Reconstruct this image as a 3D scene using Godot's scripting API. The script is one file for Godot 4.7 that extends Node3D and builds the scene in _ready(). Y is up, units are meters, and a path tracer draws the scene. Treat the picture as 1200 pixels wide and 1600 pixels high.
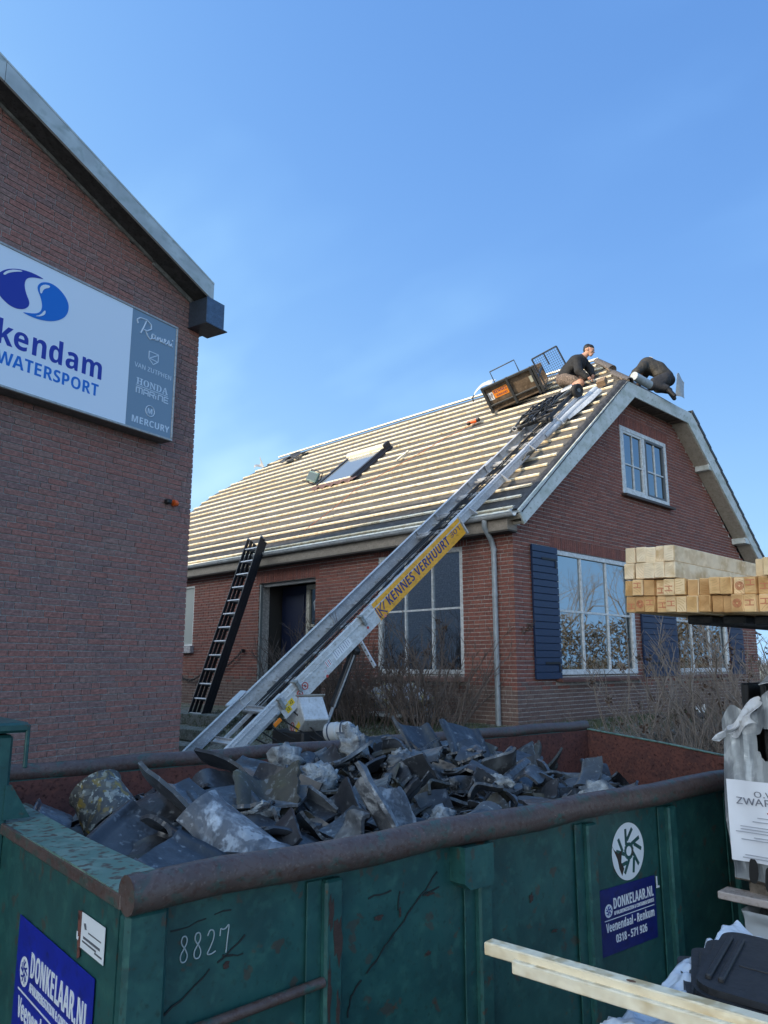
extends Node3D

# ---------------------------------------------------------------- mesh builder
class G:
	var v := PackedVector3Array()
	var n := PackedVector3Array()
	var u := PackedVector2Array()
	var hasuv := false
	func tri(a: Vector3, b: Vector3, c: Vector3) -> void:      # given counter-clockwise seen from outside
		var k := (b - a).cross(c - a)
		if k.length_squared() < 1e-18: return
		k = k.normalized()
		v.append(a); v.append(c); v.append(b)
		n.append(k); n.append(k); n.append(k)
		if hasuv: u.append(Vector2.ZERO); u.append(Vector2.ZERO); u.append(Vector2.ZERO)
	func quad(a: Vector3, b: Vector3, c: Vector3, d: Vector3) -> void:
		tri(a, b, c); tri(a, c, d)
	func tris(a: Vector3, b: Vector3, c: Vector3, na: Vector3, nb: Vector3, nc: Vector3) -> void:
		v.append(a); v.append(c); v.append(b)
		n.append(na); n.append(nc); n.append(nb)
		if hasuv: u.append(Vector2.ZERO); u.append(Vector2.ZERO); u.append(Vector2.ZERO)
	func box(o: Transform3D, s: Vector3, bev := 0.0) -> void:
		var h := s * 0.5
		if bev <= 0.0:
			var p := []
			for i in 8: p.append(o * Vector3(h.x if i & 1 else -h.x, h.y if i & 2 else -h.y, h.z if i & 4 else -h.z))
			quad(p[4], p[5], p[7], p[6]); quad(p[1], p[0], p[2], p[3])
			quad(p[5], p[1], p[3], p[7]); quad(p[0], p[4], p[6], p[2])
			quad(p[6], p[7], p[3], p[2]); quad(p[0], p[1], p[5], p[4])
			return
		var b := minf(bev, minf(h.x, minf(h.y, h.z)) * 0.49)
		var q := {}
		for i in 8:
			var sx := 1.0 if i & 1 else -1.0
			var sy := 1.0 if i & 2 else -1.0
			var sz := 1.0 if i & 4 else -1.0
			q[i * 3] = o * Vector3(sx * h.x, sy * (h.y - b), sz * (h.z - b))
			q[i * 3 + 1] = o * Vector3(sx * (h.x - b), sy * h.y, sz * (h.z - b))
			q[i * 3 + 2] = o * Vector3(sx * (h.x - b), sy * (h.y - b), sz * h.z)
		var faces := [[4, 5, 7, 6, 2], [1, 0, 2, 3, 2], [5, 1, 3, 7, 0], [0, 4, 6, 2, 0], [6, 7, 3, 2, 1], [0, 1, 5, 4, 1]]
		for f in faces:
			quad(q[f[0] * 3 + f[4]], q[f[1] * 3 + f[4]], q[f[2] * 3 + f[4]], q[f[3] * 3 + f[4]])
		var ctr := o.origin
		for ax in 3:
			var a1 := (ax + 1) % 3
			var a2 := (ax + 2) % 3
			for k in 4:
				var base := ((1 << a1) if k & 1 else 0) | ((1 << a2) if k & 2 else 0)
				var top := base | (1 << ax)
				outq(q[base * 3 + a1], q[top * 3 + a1], q[top * 3 + a2], q[base * 3 + a2], ctr)
		for i in 8:
			outt(q[i * 3], q[i * 3 + 1], q[i * 3 + 2], ctr)
	func outt(a: Vector3, b: Vector3, c: Vector3, ctr: Vector3) -> void:
		if (b - a).cross(c - a).dot((a + b + c) / 3.0 - ctr) < 0: tri(a, c, b)
		else: tri(a, b, c)
	func outq(a: Vector3, b: Vector3, c: Vector3, d: Vector3, ctr: Vector3) -> void:
		if (b - a).cross(c - a).dot((a + c) * 0.5 - ctr) < 0: quad(a, d, c, b)
		else: quad(a, b, c, d)
	func bar(a: Vector3, b: Vector3, w: float, h: float, up := Vector3.UP, bev := 0.0) -> void:   # rectangular bar from a to b; h along up
		var z := b - a
		var l := z.length()
		if l < 1e-5: return
		z /= l
		var x := up.cross(z)
		if x.length() < 1e-4: x = Vector3.RIGHT.cross(z)
		x = x.normalized()
		box(Transform3D(Basis(x, z.cross(x), z), (a + b) * 0.5), Vector3(w, h, l), bev)
	func prism(poly: PackedVector2Array, z0: float, z1: float, o := Transform3D.IDENTITY) -> void:  # outline in xy, pushed along z
		var p := poly
		if Geometry2D.is_polygon_clockwise(p):
			p = p.duplicate(); p.reverse()
		# Godot's 2D "clockwise" has y down, so after this p may run either way: measure it
		var area := 0.0
		for i in p.size(): area += p[i].cross(p[(i + 1) % p.size()])
		if area < 0: p.reverse()
		var t := Geometry2D.triangulate_polygon(p)
		for i in range(0, t.size(), 3):
			var a := p[t[i]]
			var b := p[t[i + 1]]
			var c := p[t[i + 2]]
			if (b - a).cross(c - a) < 0:
				var s := b; b = c; c = s
			tri(o * Vector3(a.x, a.y, z1), o * Vector3(b.x, b.y, z1), o * Vector3(c.x, c.y, z1))
			tri(o * Vector3(a.x, a.y, z0), o * Vector3(c.x, c.y, z0), o * Vector3(b.x, b.y, z0))
		for i in p.size():
			var a := p[i]
			var b := p[(i + 1) % p.size()]
			quad(o * Vector3(a.x, a.y, z0), o * Vector3(b.x, b.y, z0), o * Vector3(b.x, b.y, z1), o * Vector3(a.x, a.y, z1))
	func tube(pts: Array, rad, sides := 8, caps := true) -> void:
		var m := pts.size()
		var rings := []
		var nrm := []
		var x := Vector3.ZERO
		for i in m:
			var t: Vector3 = (pts[mini(i + 1, m - 1)] - pts[maxi(i - 1, 0)]).normalized()
			if x == Vector3.ZERO:
				x = t.cross(Vector3.UP)
				if x.length() < 0.05: x = t.cross(Vector3.RIGHT)
			x = (x - t * x.dot(t)).normalized()
			var y := t.cross(x)
			var r: float = rad[i] if rad is Array else rad
			var ring := []
			var nn := []
			for k in sides:
				var a := TAU * k / sides
				var d := x * cos(a) + y * sin(a)
				ring.append(pts[i] + d * r); nn.append(d)
			rings.append(ring); nrm.append(nn)
		for i in m - 1:
			for k in sides:
				var j := (k + 1) % sides
				tris(rings[i][k], rings[i][j], rings[i + 1][j], nrm[i][k], nrm[i][j], nrm[i + 1][j])
				tris(rings[i][k], rings[i + 1][j], rings[i + 1][k], nrm[i][k], nrm[i + 1][j], nrm[i + 1][k])
		if caps:
			for k in range(1, sides - 1):
				tri(rings[0][0], rings[0][k + 1], rings[0][k])
				tri(rings[m - 1][0], rings[m - 1][k], rings[m - 1][k + 1])
	func lathe(prof: Array, segs: int, o := Transform3D.IDENTITY) -> void:   # profile of (radius, height), flat per band across, smooth around
		for i in prof.size() - 1:
			var a: Vector2 = prof[i]
			var b: Vector2 = prof[i + 1]
			var d := (b - a).normalized()
			for k in segs:
				var t0 := TAU * k / segs
				var t1 := TAU * (k + 1) / segs
				var c0 := Vector3(cos(t0), 0, -sin(t0))
				var c1 := Vector3(cos(t1), 0, -sin(t1))
				var n0 := (o.basis * (c0 * d.y - Vector3.UP * d.x)).normalized()
				var n1 := (o.basis * (c1 * d.y - Vector3.UP * d.x)).normalized()
				var p00 := o * (c0 * a.x + Vector3.UP * a.y)
				var p10 := o * (c1 * a.x + Vector3.UP * a.y)
				var p01 := o * (c0 * b.x + Vector3.UP * b.y)
				var p11 := o * (c1 * b.x + Vector3.UP * b.y)
				tris(p00, p10, p11, n0, n1, n1)
				tris(p00, p11, p01, n0, n1, n0)
	func disc(o: Transform3D, r: float, segs := 20) -> void:     # a round flat face in xy facing z
		for k in segs:
			var t0 := TAU * k / segs
			var t1 := TAU * (k + 1) / segs
			tri(o.origin, o * Vector3(cos(t0) * r, sin(t0) * r, 0), o * Vector3(cos(t1) * r, sin(t1) * r, 0))
	func sheet(nx: int, ny: int, f: Callable, thick: float, uv := false) -> void:    # curved sheet: f(s, t) -> Vector3, with thickness
		if uv: hasuv = true
		var p := []
		for j in ny + 1:
			for i in nx + 1: p.append(f.call(float(i) / nx, float(j) / ny))
		var w := nx + 1
		var nn := []
		for j in ny + 1:
			for i in nx + 1:
				var dx: Vector3 = p[j * w + mini(i + 1, nx)] - p[j * w + maxi(i - 1, 0)]
				var dy: Vector3 = p[mini(j + 1, ny) * w + i] - p[maxi(j - 1, 0) * w + i]
				nn.append(dx.cross(dy).normalized())
		for j in ny:
			for i in nx:
				var a := j * w + i
				var ids := [a, a + 1, a + w + 1, a, a + w + 1, a + w]
				for t in 2:
					var x: int = ids[t * 3]
					var y: int = ids[t * 3 + 1]
					var z: int = ids[t * 3 + 2]
					tris(p[x], p[y], p[z], nn[x], nn[y], nn[z])
					if uv: _uv3(x, z, y, w, nx, ny)
					if thick > 0:
						tris(p[x] - nn[x] * thick, p[z] - nn[z] * thick, p[y] - nn[y] * thick, -nn[x], -nn[z], -nn[y])
						if uv: _uv3(x, y, z, w, nx, ny)
		if thick > 0:
			var rim := []
			for i in nx: rim.append([i, i + 1])
			for j in ny: rim.append([j * w + nx, (j + 1) * w + nx])
			for i in nx: rim.append([ny * w + nx - i, ny * w + nx - i - 1])
			for j in ny: rim.append([(ny - j) * w, (ny - j - 1) * w])
			for r in rim:
				var x: int = r[0]
				var y: int = r[1]
				quad(p[x] - nn[x] * thick, p[y] - nn[y] * thick, p[y], p[x])
	func _uv3(a: int, b: int, c: int, w: int, nx: int, ny: int) -> void:
		var s := u.size()
		for k in 3:
			var id: int = [a, b, c][k]
			u[s - 3 + k] = Vector2(float(id % w) / nx, 1.0 - float(id / w) / ny)
	func mesh() -> ArrayMesh:
		var arr := []
		arr.resize(Mesh.ARRAY_MAX)
		arr[Mesh.ARRAY_VERTEX] = v
		arr[Mesh.ARRAY_NORMAL] = n
		if hasuv: arr[Mesh.ARRAY_TEX_UV] = u
		var m := ArrayMesh.new()
		m.add_surface_from_arrays(Mesh.PRIMITIVE_TRIANGLES, arr)
		return m

# ---------------------------------------------------------------- naming and tagging
var taken := {}
var M := {}
var rng := RandomNumberGenerator.new()

func fresh(called: String, parent: Node) -> String:
	var key := str(parent.get_instance_id()) + "/" + called
	var k: int = taken.get(key, 0)
	taken[key] = k + 1
	return called if k == 0 else "%s_%03d" % [called, k]

func tag(o: Node, label: String, category: String, group := "", kind := "") -> Node:
	o.set_meta("label", label)
	if category: o.set_meta("category", category)
	if group: o.set_meta("group", group)
	o.set_meta("kind", kind if kind else "thing")
	return o

func thing(called: String, label: String, category: String, at := Transform3D.IDENTITY, group := "") -> Node3D:
	var o := Node3D.new()
	o.name = fresh(called, self)
	add_child(o, true)
	o.transform = at
	tag(o, label, category, group)
	return o

func part(called: String, g, m: Material, parent: Node = self, at := Transform3D.IDENTITY) -> MeshInstance3D:
	var o := MeshInstance3D.new()
	o.name = fresh(called, parent)
	o.mesh = g.mesh() if g is G else g
	o.material_override = m
	o.transform = at
	parent.add_child(o, true)
	return o

func structure(called: String, g: G, m: Material, label: String) -> MeshInstance3D:
	var o := part(called, g, m)
	o.set_meta("kind", "structure"); o.set_meta("label", label)
	return o

func bx(called: String, c: Vector3, s: Vector3, m: Material, parent: Node = self, bev := 0.0) -> MeshInstance3D:
	var g := G.new()
	g.box(Transform3D(Basis.IDENTITY, c), s, bev)
	return part(called, g, m, parent)

func copy_of(o: Node3D, called: String, at: Transform3D, label := "") -> Node3D:
	var c: Node3D = o.duplicate()
	c.name = fresh(called, self)
	add_child(c, true)
	c.transform = at
	if label: c.set_meta("label", label)
	return c

func text(s: String, parent: Node, at: Transform3D, height: float, m: Material, bold := true, squeeze := 1.0, align := 0, family := "Droid Sans", width := 0.0, called := "lettering") -> MeshInstance3D:
	var f := SystemFont.new()
	f.font_names = PackedStringArray([family])
	f.font_weight = 700 if bold else 400
	var t := TextMesh.new()
	t.font = f
	t.text = s
	t.font_size = 32
	t.pixel_size = height / 32.0 * 1.4      # height is the cap height
	t.depth = 0.002
	t.curve_step = 2.0
	t.horizontal_alignment = [HORIZONTAL_ALIGNMENT_LEFT, HORIZONTAL_ALIGNMENT_CENTER, HORIZONTAL_ALIGNMENT_RIGHT][align]
	t.vertical_alignment = VERTICAL_ALIGNMENT_CENTER
	if width > 0.0:
		var wd := t.get_aabb().size.x
		if wd > 0.001: squeeze = width / wd
	var o := MeshInstance3D.new()
	o.name = fresh(called, parent)
	o.mesh = t
	o.material_override = m
	o.transform = at * Transform3D(Basis.from_scale(Vector3(squeeze, 1, 1)), Vector3.ZERO)
	parent.add_child(o, true)
	return o

# ---------------------------------------------------------------- materials
func noise_img(seed_: int, freq: float, oct := 4, size := 256, kind := FastNoiseLite.TYPE_SIMPLEX_SMOOTH) -> Image:
	var f := FastNoiseLite.new()
	f.seed = seed_; f.frequency = freq; f.fractal_octaves = oct; f.noise_type = kind
	var im := f.get_seamless_image(size, size)
	im.convert(Image.FORMAT_L8)
	return im

# layers: [[Color, seed, freq, from, to], ...] laid over the base colour where the noise runs from..to
func layered(base: Color, layers: Array, size := 256) -> ImageTexture:
	var n := size * size
	var r := PackedFloat32Array(); r.resize(n); r.fill(base.r)
	var g := PackedFloat32Array(); g.resize(n); g.fill(base.g)
	var b := PackedFloat32Array(); b.resize(n); b.fill(base.b)
	for l in layers:
		var c: Color = l[0]
		var d := noise_img(l[1], l[2], 5, size).get_data()
		var lo: float = l[3]
		var inv: float = 1.0 / (l[4] - lo) / 255.0
		var off: float = lo / (l[4] - lo)
		for i in n:
			var t := d[i] * inv - off
			if t <= 0.0: continue
			t = minf(t, 1.0) * c.a
			r[i] += (c.r - r[i]) * t; g[i] += (c.g - g[i]) * t; b[i] += (c.b - b[i]) * t
	var by := PackedByteArray(); by.resize(n * 3)
	for i in n:
		by[i * 3] = int(clampf(r[i], 0, 1) * 255.0); by[i * 3 + 1] = int(clampf(g[i], 0, 1) * 255.0); by[i * 3 + 2] = int(clampf(b[i], 0, 1) * 255.0)
	var im := Image.create_from_data(size, size, false, Image.FORMAT_RGB8, by)
	return ImageTexture.create_from_image(im)

var bumps := {}
func bump(seed_: int, freq: float) -> ImageTexture:
	var key := "%d_%f" % [seed_, freq]
	if not bumps.has(key):
		var im := noise_img(seed_, freq, 5, 256)
		im.convert(Image.FORMAT_RGB8)
		im.bump_map_to_normal_map(3.0)
		bumps[key] = ImageTexture.create_from_image(im)
	return bumps[key]

func lin(r: float, g: float, b: float) -> Color:      # real-world (linear) base colour
	return Color(r, g, b).linear_to_srgb()

func mat(col: Color, rough := 0.7, tex: Texture2D = null, scale := Vector3.ONE, metal := 0.0, nrm: Texture2D = null, nscale := 0.5, world := true) -> StandardMaterial3D:
	var m := StandardMaterial3D.new()
	m.albedo_color = col
	m.roughness = rough
	m.metallic = metal
	m.cull_mode = BaseMaterial3D.CULL_DISABLED
	if tex: m.albedo_texture = tex
	if nrm:
		m.normal_enabled = true; m.normal_texture = nrm; m.normal_scale = nscale
	if tex or nrm:
		m.uv1_triplanar = true
		m.uv1_world_triplanar = world
		m.uv1_scale = scale
	return m

# ---------------------------------------------------------------- frames of reference
func turned(origin: Vector3, x: Vector3) -> Transform3D:     # level frame whose x axis is the given direction
	x = x.normalized()
	return Transform3D(Basis(x, Vector3.UP, x.cross(Vector3.UP)), origin)

func T(x: float, y: float, z: float) -> Transform3D:
	return Transform3D(Basis.IDENTITY, Vector3(x, y, z))

func R(o: Vector3, ex: Vector3) -> Transform3D:              # place and Euler degrees
	return Transform3D(Basis.from_euler(ex * PI / 180.0), o)

# ---------------------------------------------------------------- bricks
# Lays running courses of loose-bond brick over a wall in its own xy plane (front face z = 0, body behind it).
# inside(x, y) says where there is wall; holes are Rect2 openings. Returns [x0, x1, y0] for each brick.
func courses(x0: float, x1: float, y0: float, y1: float, inside: Callable, holes: Array, pitch: float, joint: float, ends: Array) -> Array:
	var out := []
	var row := 0
	var y := y0
	while y < y1:
		var odd := row % 2 == 1
		var x: float = x0 + (ends[0] if odd else 0.0)
		var stop: float = x1 - (ends[1] if not odd else 0.0)
		if odd: x += 0.0
		var spans := [[x, stop]]
		for h in holes:
			if y + pitch * 0.5 > h.position.y and y + pitch * 0.5 < h.end.y:
				var nx := []
				for s in spans:
					if h.end.x <= s[0] or h.position.x >= s[1]: nx.append(s); continue
					if h.position.x > s[0]: nx.append([s[0], h.position.x])
					if h.end.x < s[1]: nx.append([h.end.x, s[1]])
				spans = nx
		for s in spans:
			var p: float = s[0]
			var first := true
			while p < s[1] - 0.02:
				var l := 0.205 + rng.randf_range(-0.006, 0.006)
				if rng.randf() < 0.12: l = 0.098
				if first and odd: l = 0.098 if rng.randf() < 0.75 else 0.15
				first = false
				var e := minf(p + l, s[1])
				if s[1] - e < 0.06: e = s[1]
				var m := (p + e) * 0.5
				if inside.call(m, y + 0.03): out.append([p, e, y])
				p = e + joint
		y += pitch
		row += 1
	return out

var brick_mesh: ArrayMesh
func unit_brick() -> ArrayMesh:      # one metre long, to be scaled along x; front at z = 0
	if brick_mesh == null:
		var g := G.new()
		g.box(T(0, 0, -0.5), Vector3(1, 1, 1))
		brick_mesh = g.mesh()
	return brick_mesh

# singles: the bricks that show largest become parts of their own, the rest one part
func brickwork(parent: Node3D, wall: Transform3D, list: Array, tones: Array, pick: Callable, h: float, depth: float, cam: Vector3, singles: int, mm_name := "brick_courses") -> void:
	var xs := []
	for b in list:
		var up: bool = b.size() > 3 and b[3]
		var l: float = b[1] - b[0]
		var hh: float = 0.205 if up else h
		var jig := rng.randf_range(-0.003, 0.002)
		var dd := depth
		var xf := wall * Transform3D(Basis.from_euler(Vector3(0, rng.randf_range(-0.012, 0.012), rng.randf_range(-0.006, 0.006))) * Basis.from_scale(Vector3(l, hh, dd)), Vector3((b[0] + b[1]) * 0.5, b[2] + hh * 0.5, jig))
		var w := parent.global_transform * xf.origin
		xs.append([w.distance_to(cam), xf, pick.call(b)])
	xs.sort_custom(func(a, b): return a[0] < b[0])
	var seen := 0
	var rest := []
	for x in xs:
		var w: Vector3 = parent.global_transform * x[1].origin
		if seen < singles and in_frame(w):
			var o := part("brick", unit_brick(), tones[x[2]], parent, x[1])
			seen += 1
		else: rest.append(x)
	if rest.is_empty(): return
	var by := {}
	for x in rest:
		if not by.has(x[2]): by[x[2]] = []
		by[x[2]].append(x[1])
	for k in by:
		var mm := MultiMesh.new()
		mm.transform_format = MultiMesh.TRANSFORM_3D
		mm.mesh = unit_brick()
		mm.instance_count = by[k].size()
		for i in by[k].size(): mm.set_instance_transform(i, by[k][i])
		var o := MultiMeshInstance3D.new()
		o.name = fresh(mm_name, parent)
		o.multimesh = mm
		o.material_override = tones[k]
		o.set_meta("kind", "stuff")
		parent.add_child(o, true)

var cam_inv: Transform3D
func in_frame(w: Vector3) -> bool:
	var p := cam_inv * w
	if p.z > -0.3: return false
	return absf(p.x / -p.z) < 0.495 and absf(p.y / -p.z) < 0.66

# ---------------------------------------------------------------- bodies: smooth union of tapered limbs, meshed with surface nets
func limbs(g: G, caps: Array, cell: float, k: float) -> void:
	var lo := Vector3(1e9, 1e9, 1e9)
	var hi := -lo
	for c in caps:
		var r: float = maxf(c[2], c[3]) + cell * 3.0
		for e in 2:
			lo = lo.min(c[e] - Vector3.ONE * r); hi = hi.max(c[e] + Vector3.ONE * r)
	var nx := int(ceil((hi.x - lo.x) / cell)) + 1
	var ny := int(ceil((hi.y - lo.y) / cell)) + 1
	var nz := int(ceil((hi.z - lo.z) / cell)) + 1
	var f := PackedFloat32Array(); f.resize(nx * ny * nz); f.fill(9.0)
	for c in caps:
		var a: Vector3 = c[0]
		var b: Vector3 = c[1]
		var ra: float = c[2]
		var rb: float = c[3]
		var sq: Vector3 = c[4] if c.size() > 4 else Vector3.ONE      # squash, to flatten a limb
		var m := maxf(ra, rb) + k * 1.5 + cell * 2.0
		var p0 := ((a.min(b) - Vector3.ONE * m - lo) / cell).floor()
		var p1 := ((a.max(b) + Vector3.ONE * m - lo) / cell).ceil()
		var ab := b - a
		var ll := maxf(ab.length_squared(), 1e-9)
		for z in range(maxi(0, int(p0.z)), mini(nz, int(p1.z) + 1)):
			for y in range(maxi(0, int(p0.y)), mini(ny, int(p1.y) + 1)):
				var id := (z * ny + y) * nx
				for x in range(maxi(0, int(p0.x)), mini(nx, int(p1.x) + 1)):
					var p := lo + Vector3(x, y, z) * cell - a
					var t := clampf(p.dot(ab) / ll, 0.0, 1.0)
					var d := ((p - ab * t) * sq).length() - (ra + (rb - ra) * t)
					var o := f[id + x]
					if o > 8.0: f[id + x] = d
					else:
						var h := maxf(k - absf(o - d), 0.0) / k
						f[id + x] = minf(o, d) - h * h * k * 0.25
	var vid := {}
	var vs := []
	var sl := nx * ny
	for z in nz - 1:
		for y in ny - 1:
			for x in nx - 1:
				var i := z * sl + y * nx + x
				var cnt := 0
				var e := [f[i], f[i + 1], f[i + nx], f[i + nx + 1], f[i + sl], f[i + sl + 1], f[i + sl + nx], f[i + sl + nx + 1]]
				for q in 8:
					if e[q] < 0.0: cnt += 1
				if cnt == 0 or cnt == 8: continue
				var s := Vector3.ZERO
				var w := 0
				for q in [[0, 1], [2, 3], [4, 5], [6, 7], [0, 2], [1, 3], [4, 6], [5, 7], [0, 4], [1, 5], [2, 6], [3, 7]]:
					var d0: float = e[q[0]]
					var d1: float = e[q[1]]
					if (d0 < 0.0) == (d1 < 0.0): continue
					var t := d0 / (d0 - d1)
					var c0 := Vector3(q[0] & 1, (q[0] >> 1) & 1, q[0] >> 2)
					var c1 := Vector3(q[1] & 1, (q[1] >> 1) & 1, q[1] >> 2)
					s += c0.lerp(c1, t); w += 1
				vid[i] = vs.size()
				vs.append(lo + (Vector3(x, y, z) + s / w) * cell)
	var grad := func(p: Vector3) -> Vector3:
		var q := (p - lo) / cell
		var x := clampi(int(round(q.x)), 1, nx - 2)
		var y := clampi(int(round(q.y)), 1, ny - 2)
		var z := clampi(int(round(q.z)), 1, nz - 2)
		var i := z * sl + y * nx + x
		return Vector3(f[i + 1] - f[i - 1], f[i + nx] - f[i - nx], f[i + sl] - f[i - sl]).normalized()
	var ns := []
	for p in vs: ns.append(grad.call(p))
	var steps := [1, nx, sl]
	for i in vid:
		for ax in 3:
			var s0: int = steps[ax]
			var s1: int = steps[(ax + 1) % 3]
			var s2: int = steps[(ax + 2) % 3]
			if (f[i] < 0.0) == (f[i + s0] < 0.0): continue
			if not (vid.has(i - s1) and vid.has(i - s2) and vid.has(i - s1 - s2)): continue
			var a: int = vid[i]
			var b: int = vid[i - s1]
			var c: int = vid[i - s1 - s2]
			var d: int = vid[i - s2]
			if f[i] < 0.0:
				g.tris(vs[a], vs[b], vs[c], ns[a], ns[b], ns[c]); g.tris(vs[a], vs[c], vs[d], ns[a], ns[c], ns[d])
			else:
				g.tris(vs[a], vs[c], vs[b], ns[a], ns[c], ns[b]); g.tris(vs[a], vs[d], vs[c], ns[a], ns[d], ns[c])

# ---------------------------------------------------------------- the scene
const EYE := Vector3(0, 1.75, 0)
var HX := turned(Vector3(1.962, 0, -11.6), Vector3(0.7017, 0, 0.7124))     # the house: x along the front to the right, z outward
var LX := turned(Vector3(-2.319, 0, -9.05), Vector3(0.5251, 0, -0.8510))   # the hall: x along its gable to the right, z outward
var SX := turned(Vector3(-0.6, 0, -1.95), Vector3(0.770, 0, -0.638))       # the skip: x along its long side, z outward
var PITCH := deg_to_rad(40.0)
const EAVE_Y := 3.93
const EAVE_Z := 0.25

func _ready() -> void:
	var cam := Camera3D.new()
	cam.name = "camera"
	add_child(cam)
	cam.position = EYE
	cam.rotation_degrees = Vector3(11.1, 0, 0)
	cam.fov = 67.28
	cam.near = 0.05
	cam.far = 900.0
	cam_inv = cam.transform.affine_inverse()
	var env := Environment.new()
	env.background_mode = Environment.BG_SKY
	env.tonemap_mode = Environment.TONE_MAPPER_LINEAR
	env.tonemap_exposure = 1.12
	env.sdfgi_enabled = true; env.ssao_enabled = true; env.ssil_enabled = true
	var sky := Sky.new()
	sky.sky_material = winter_sky()
	env.sky = sky
	var we := WorldEnvironment.new()
	we.name = "world_environment"
	we.environment = env
	add_child(we)
	var sun := DirectionalLight3D.new()
	sun.name = "sun"
	add_child(sun)
	sun.light_energy = SUN_ENERGY
	sun.light_color = Color(1.0, 0.91, 0.77)
	sun.light_angular_distance = 0.53
	sun.shadow_enabled = true
	sun.look_at_from_position(sun_dir() * 50.0, Vector3.ZERO, Vector3.UP)
	rng.seed = 20240207

	make_materials()
	ground()
	hall()
	house()
	trees_behind()
	skip()
	rubble()
	lift()
	roof_things()
	workers()
	garden()
	yard_things()

const SKY_GAIN := 0.90
const SUN_ENERGY := 1.35
const SUN_AZ := 119.0      # degrees to the left of the view direction
const SUN_EL := 18.0
func sun_dir() -> Vector3:
	var a := deg_to_rad(SUN_AZ)
	var e := deg_to_rad(SUN_EL)
	return Vector3(-sin(a) * cos(e), sin(e), -cos(a) * cos(e))

func winter_sky() -> PanoramaSkyMaterial:
	var w := 1024
	var h := 512
	var im := Image.create(w, h, false, Image.FORMAT_RGBF)
	var wisps := FastNoiseLite.new()
	wisps.seed = 77; wisps.frequency = 1.0; wisps.fractal_octaves = 5; wisps.noise_type = FastNoiseLite.TYPE_SIMPLEX_SMOOTH
	var s := sun_dir()
	for j in h:
		var el := (0.5 - (j + 0.5) / h) * PI
		for i in w:
			var az := (i + 0.5) / w * TAU
			var d := Vector3(sin(az) * cos(el), sin(el), -cos(az) * cos(el))
			# clear winter sky: brighter towards the horizon and, more so, towards the sun
			var grad := 1.0 - exp(-0.32 / maxf(d.y, 0.045))
			var gam := acos(clampf(d.dot(s), -1.0, 1.0))
			var g := grad * (0.72 + 12.0 * exp(-2.2 * gam)) * SKY_GAIN
			# thin cirrus
			if d.y > 0.0:
				var p := Vector3(d.x, d.z, 0) / (d.y + 0.28)
				var n := wisps.get_noise_3d(p.x * 1.2 + p.y * 0.9, (p.y - p.x * 0.8) * 3.2, 3.0)
				var n2 := wisps.get_noise_3d(p.x * 0.9, p.y * 0.9, 11.0)
				var near := smoothstep(2.5, 1.2, gam)
				g *= 1.0 + 0.75 * clampf((n + 0.22) * 0.8, 0, 1) * clampf((n2 + 0.3) * 1.3, 0, 1) * (0.22 + near)
			var q := g / SKY_GAIN
			var r := g * clampf(lerpf(0.40, 0.54, (q - 0.29) / 0.36), 0.38, 0.92)
			var b := g * (lerpf(2.42, 1.56, clampf((q - 0.29) / 0.36, -0.2, 1.0)) if q < 0.65 else lerpf(1.56, 1.05, clampf((q - 0.65) / 1.2, 0, 1)))
			var c := Color(r, g, b)
			if d.y < 0.0: c = c.lerp(Color(0.22, 0.22, 0.20), clampf(-d.y * 8.0, 0, 1))
			im.set_pixel(i, j, c)
	var m := PanoramaSkyMaterial.new()
	m.panorama = ImageTexture.create_from_image(im)
	return m

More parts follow.
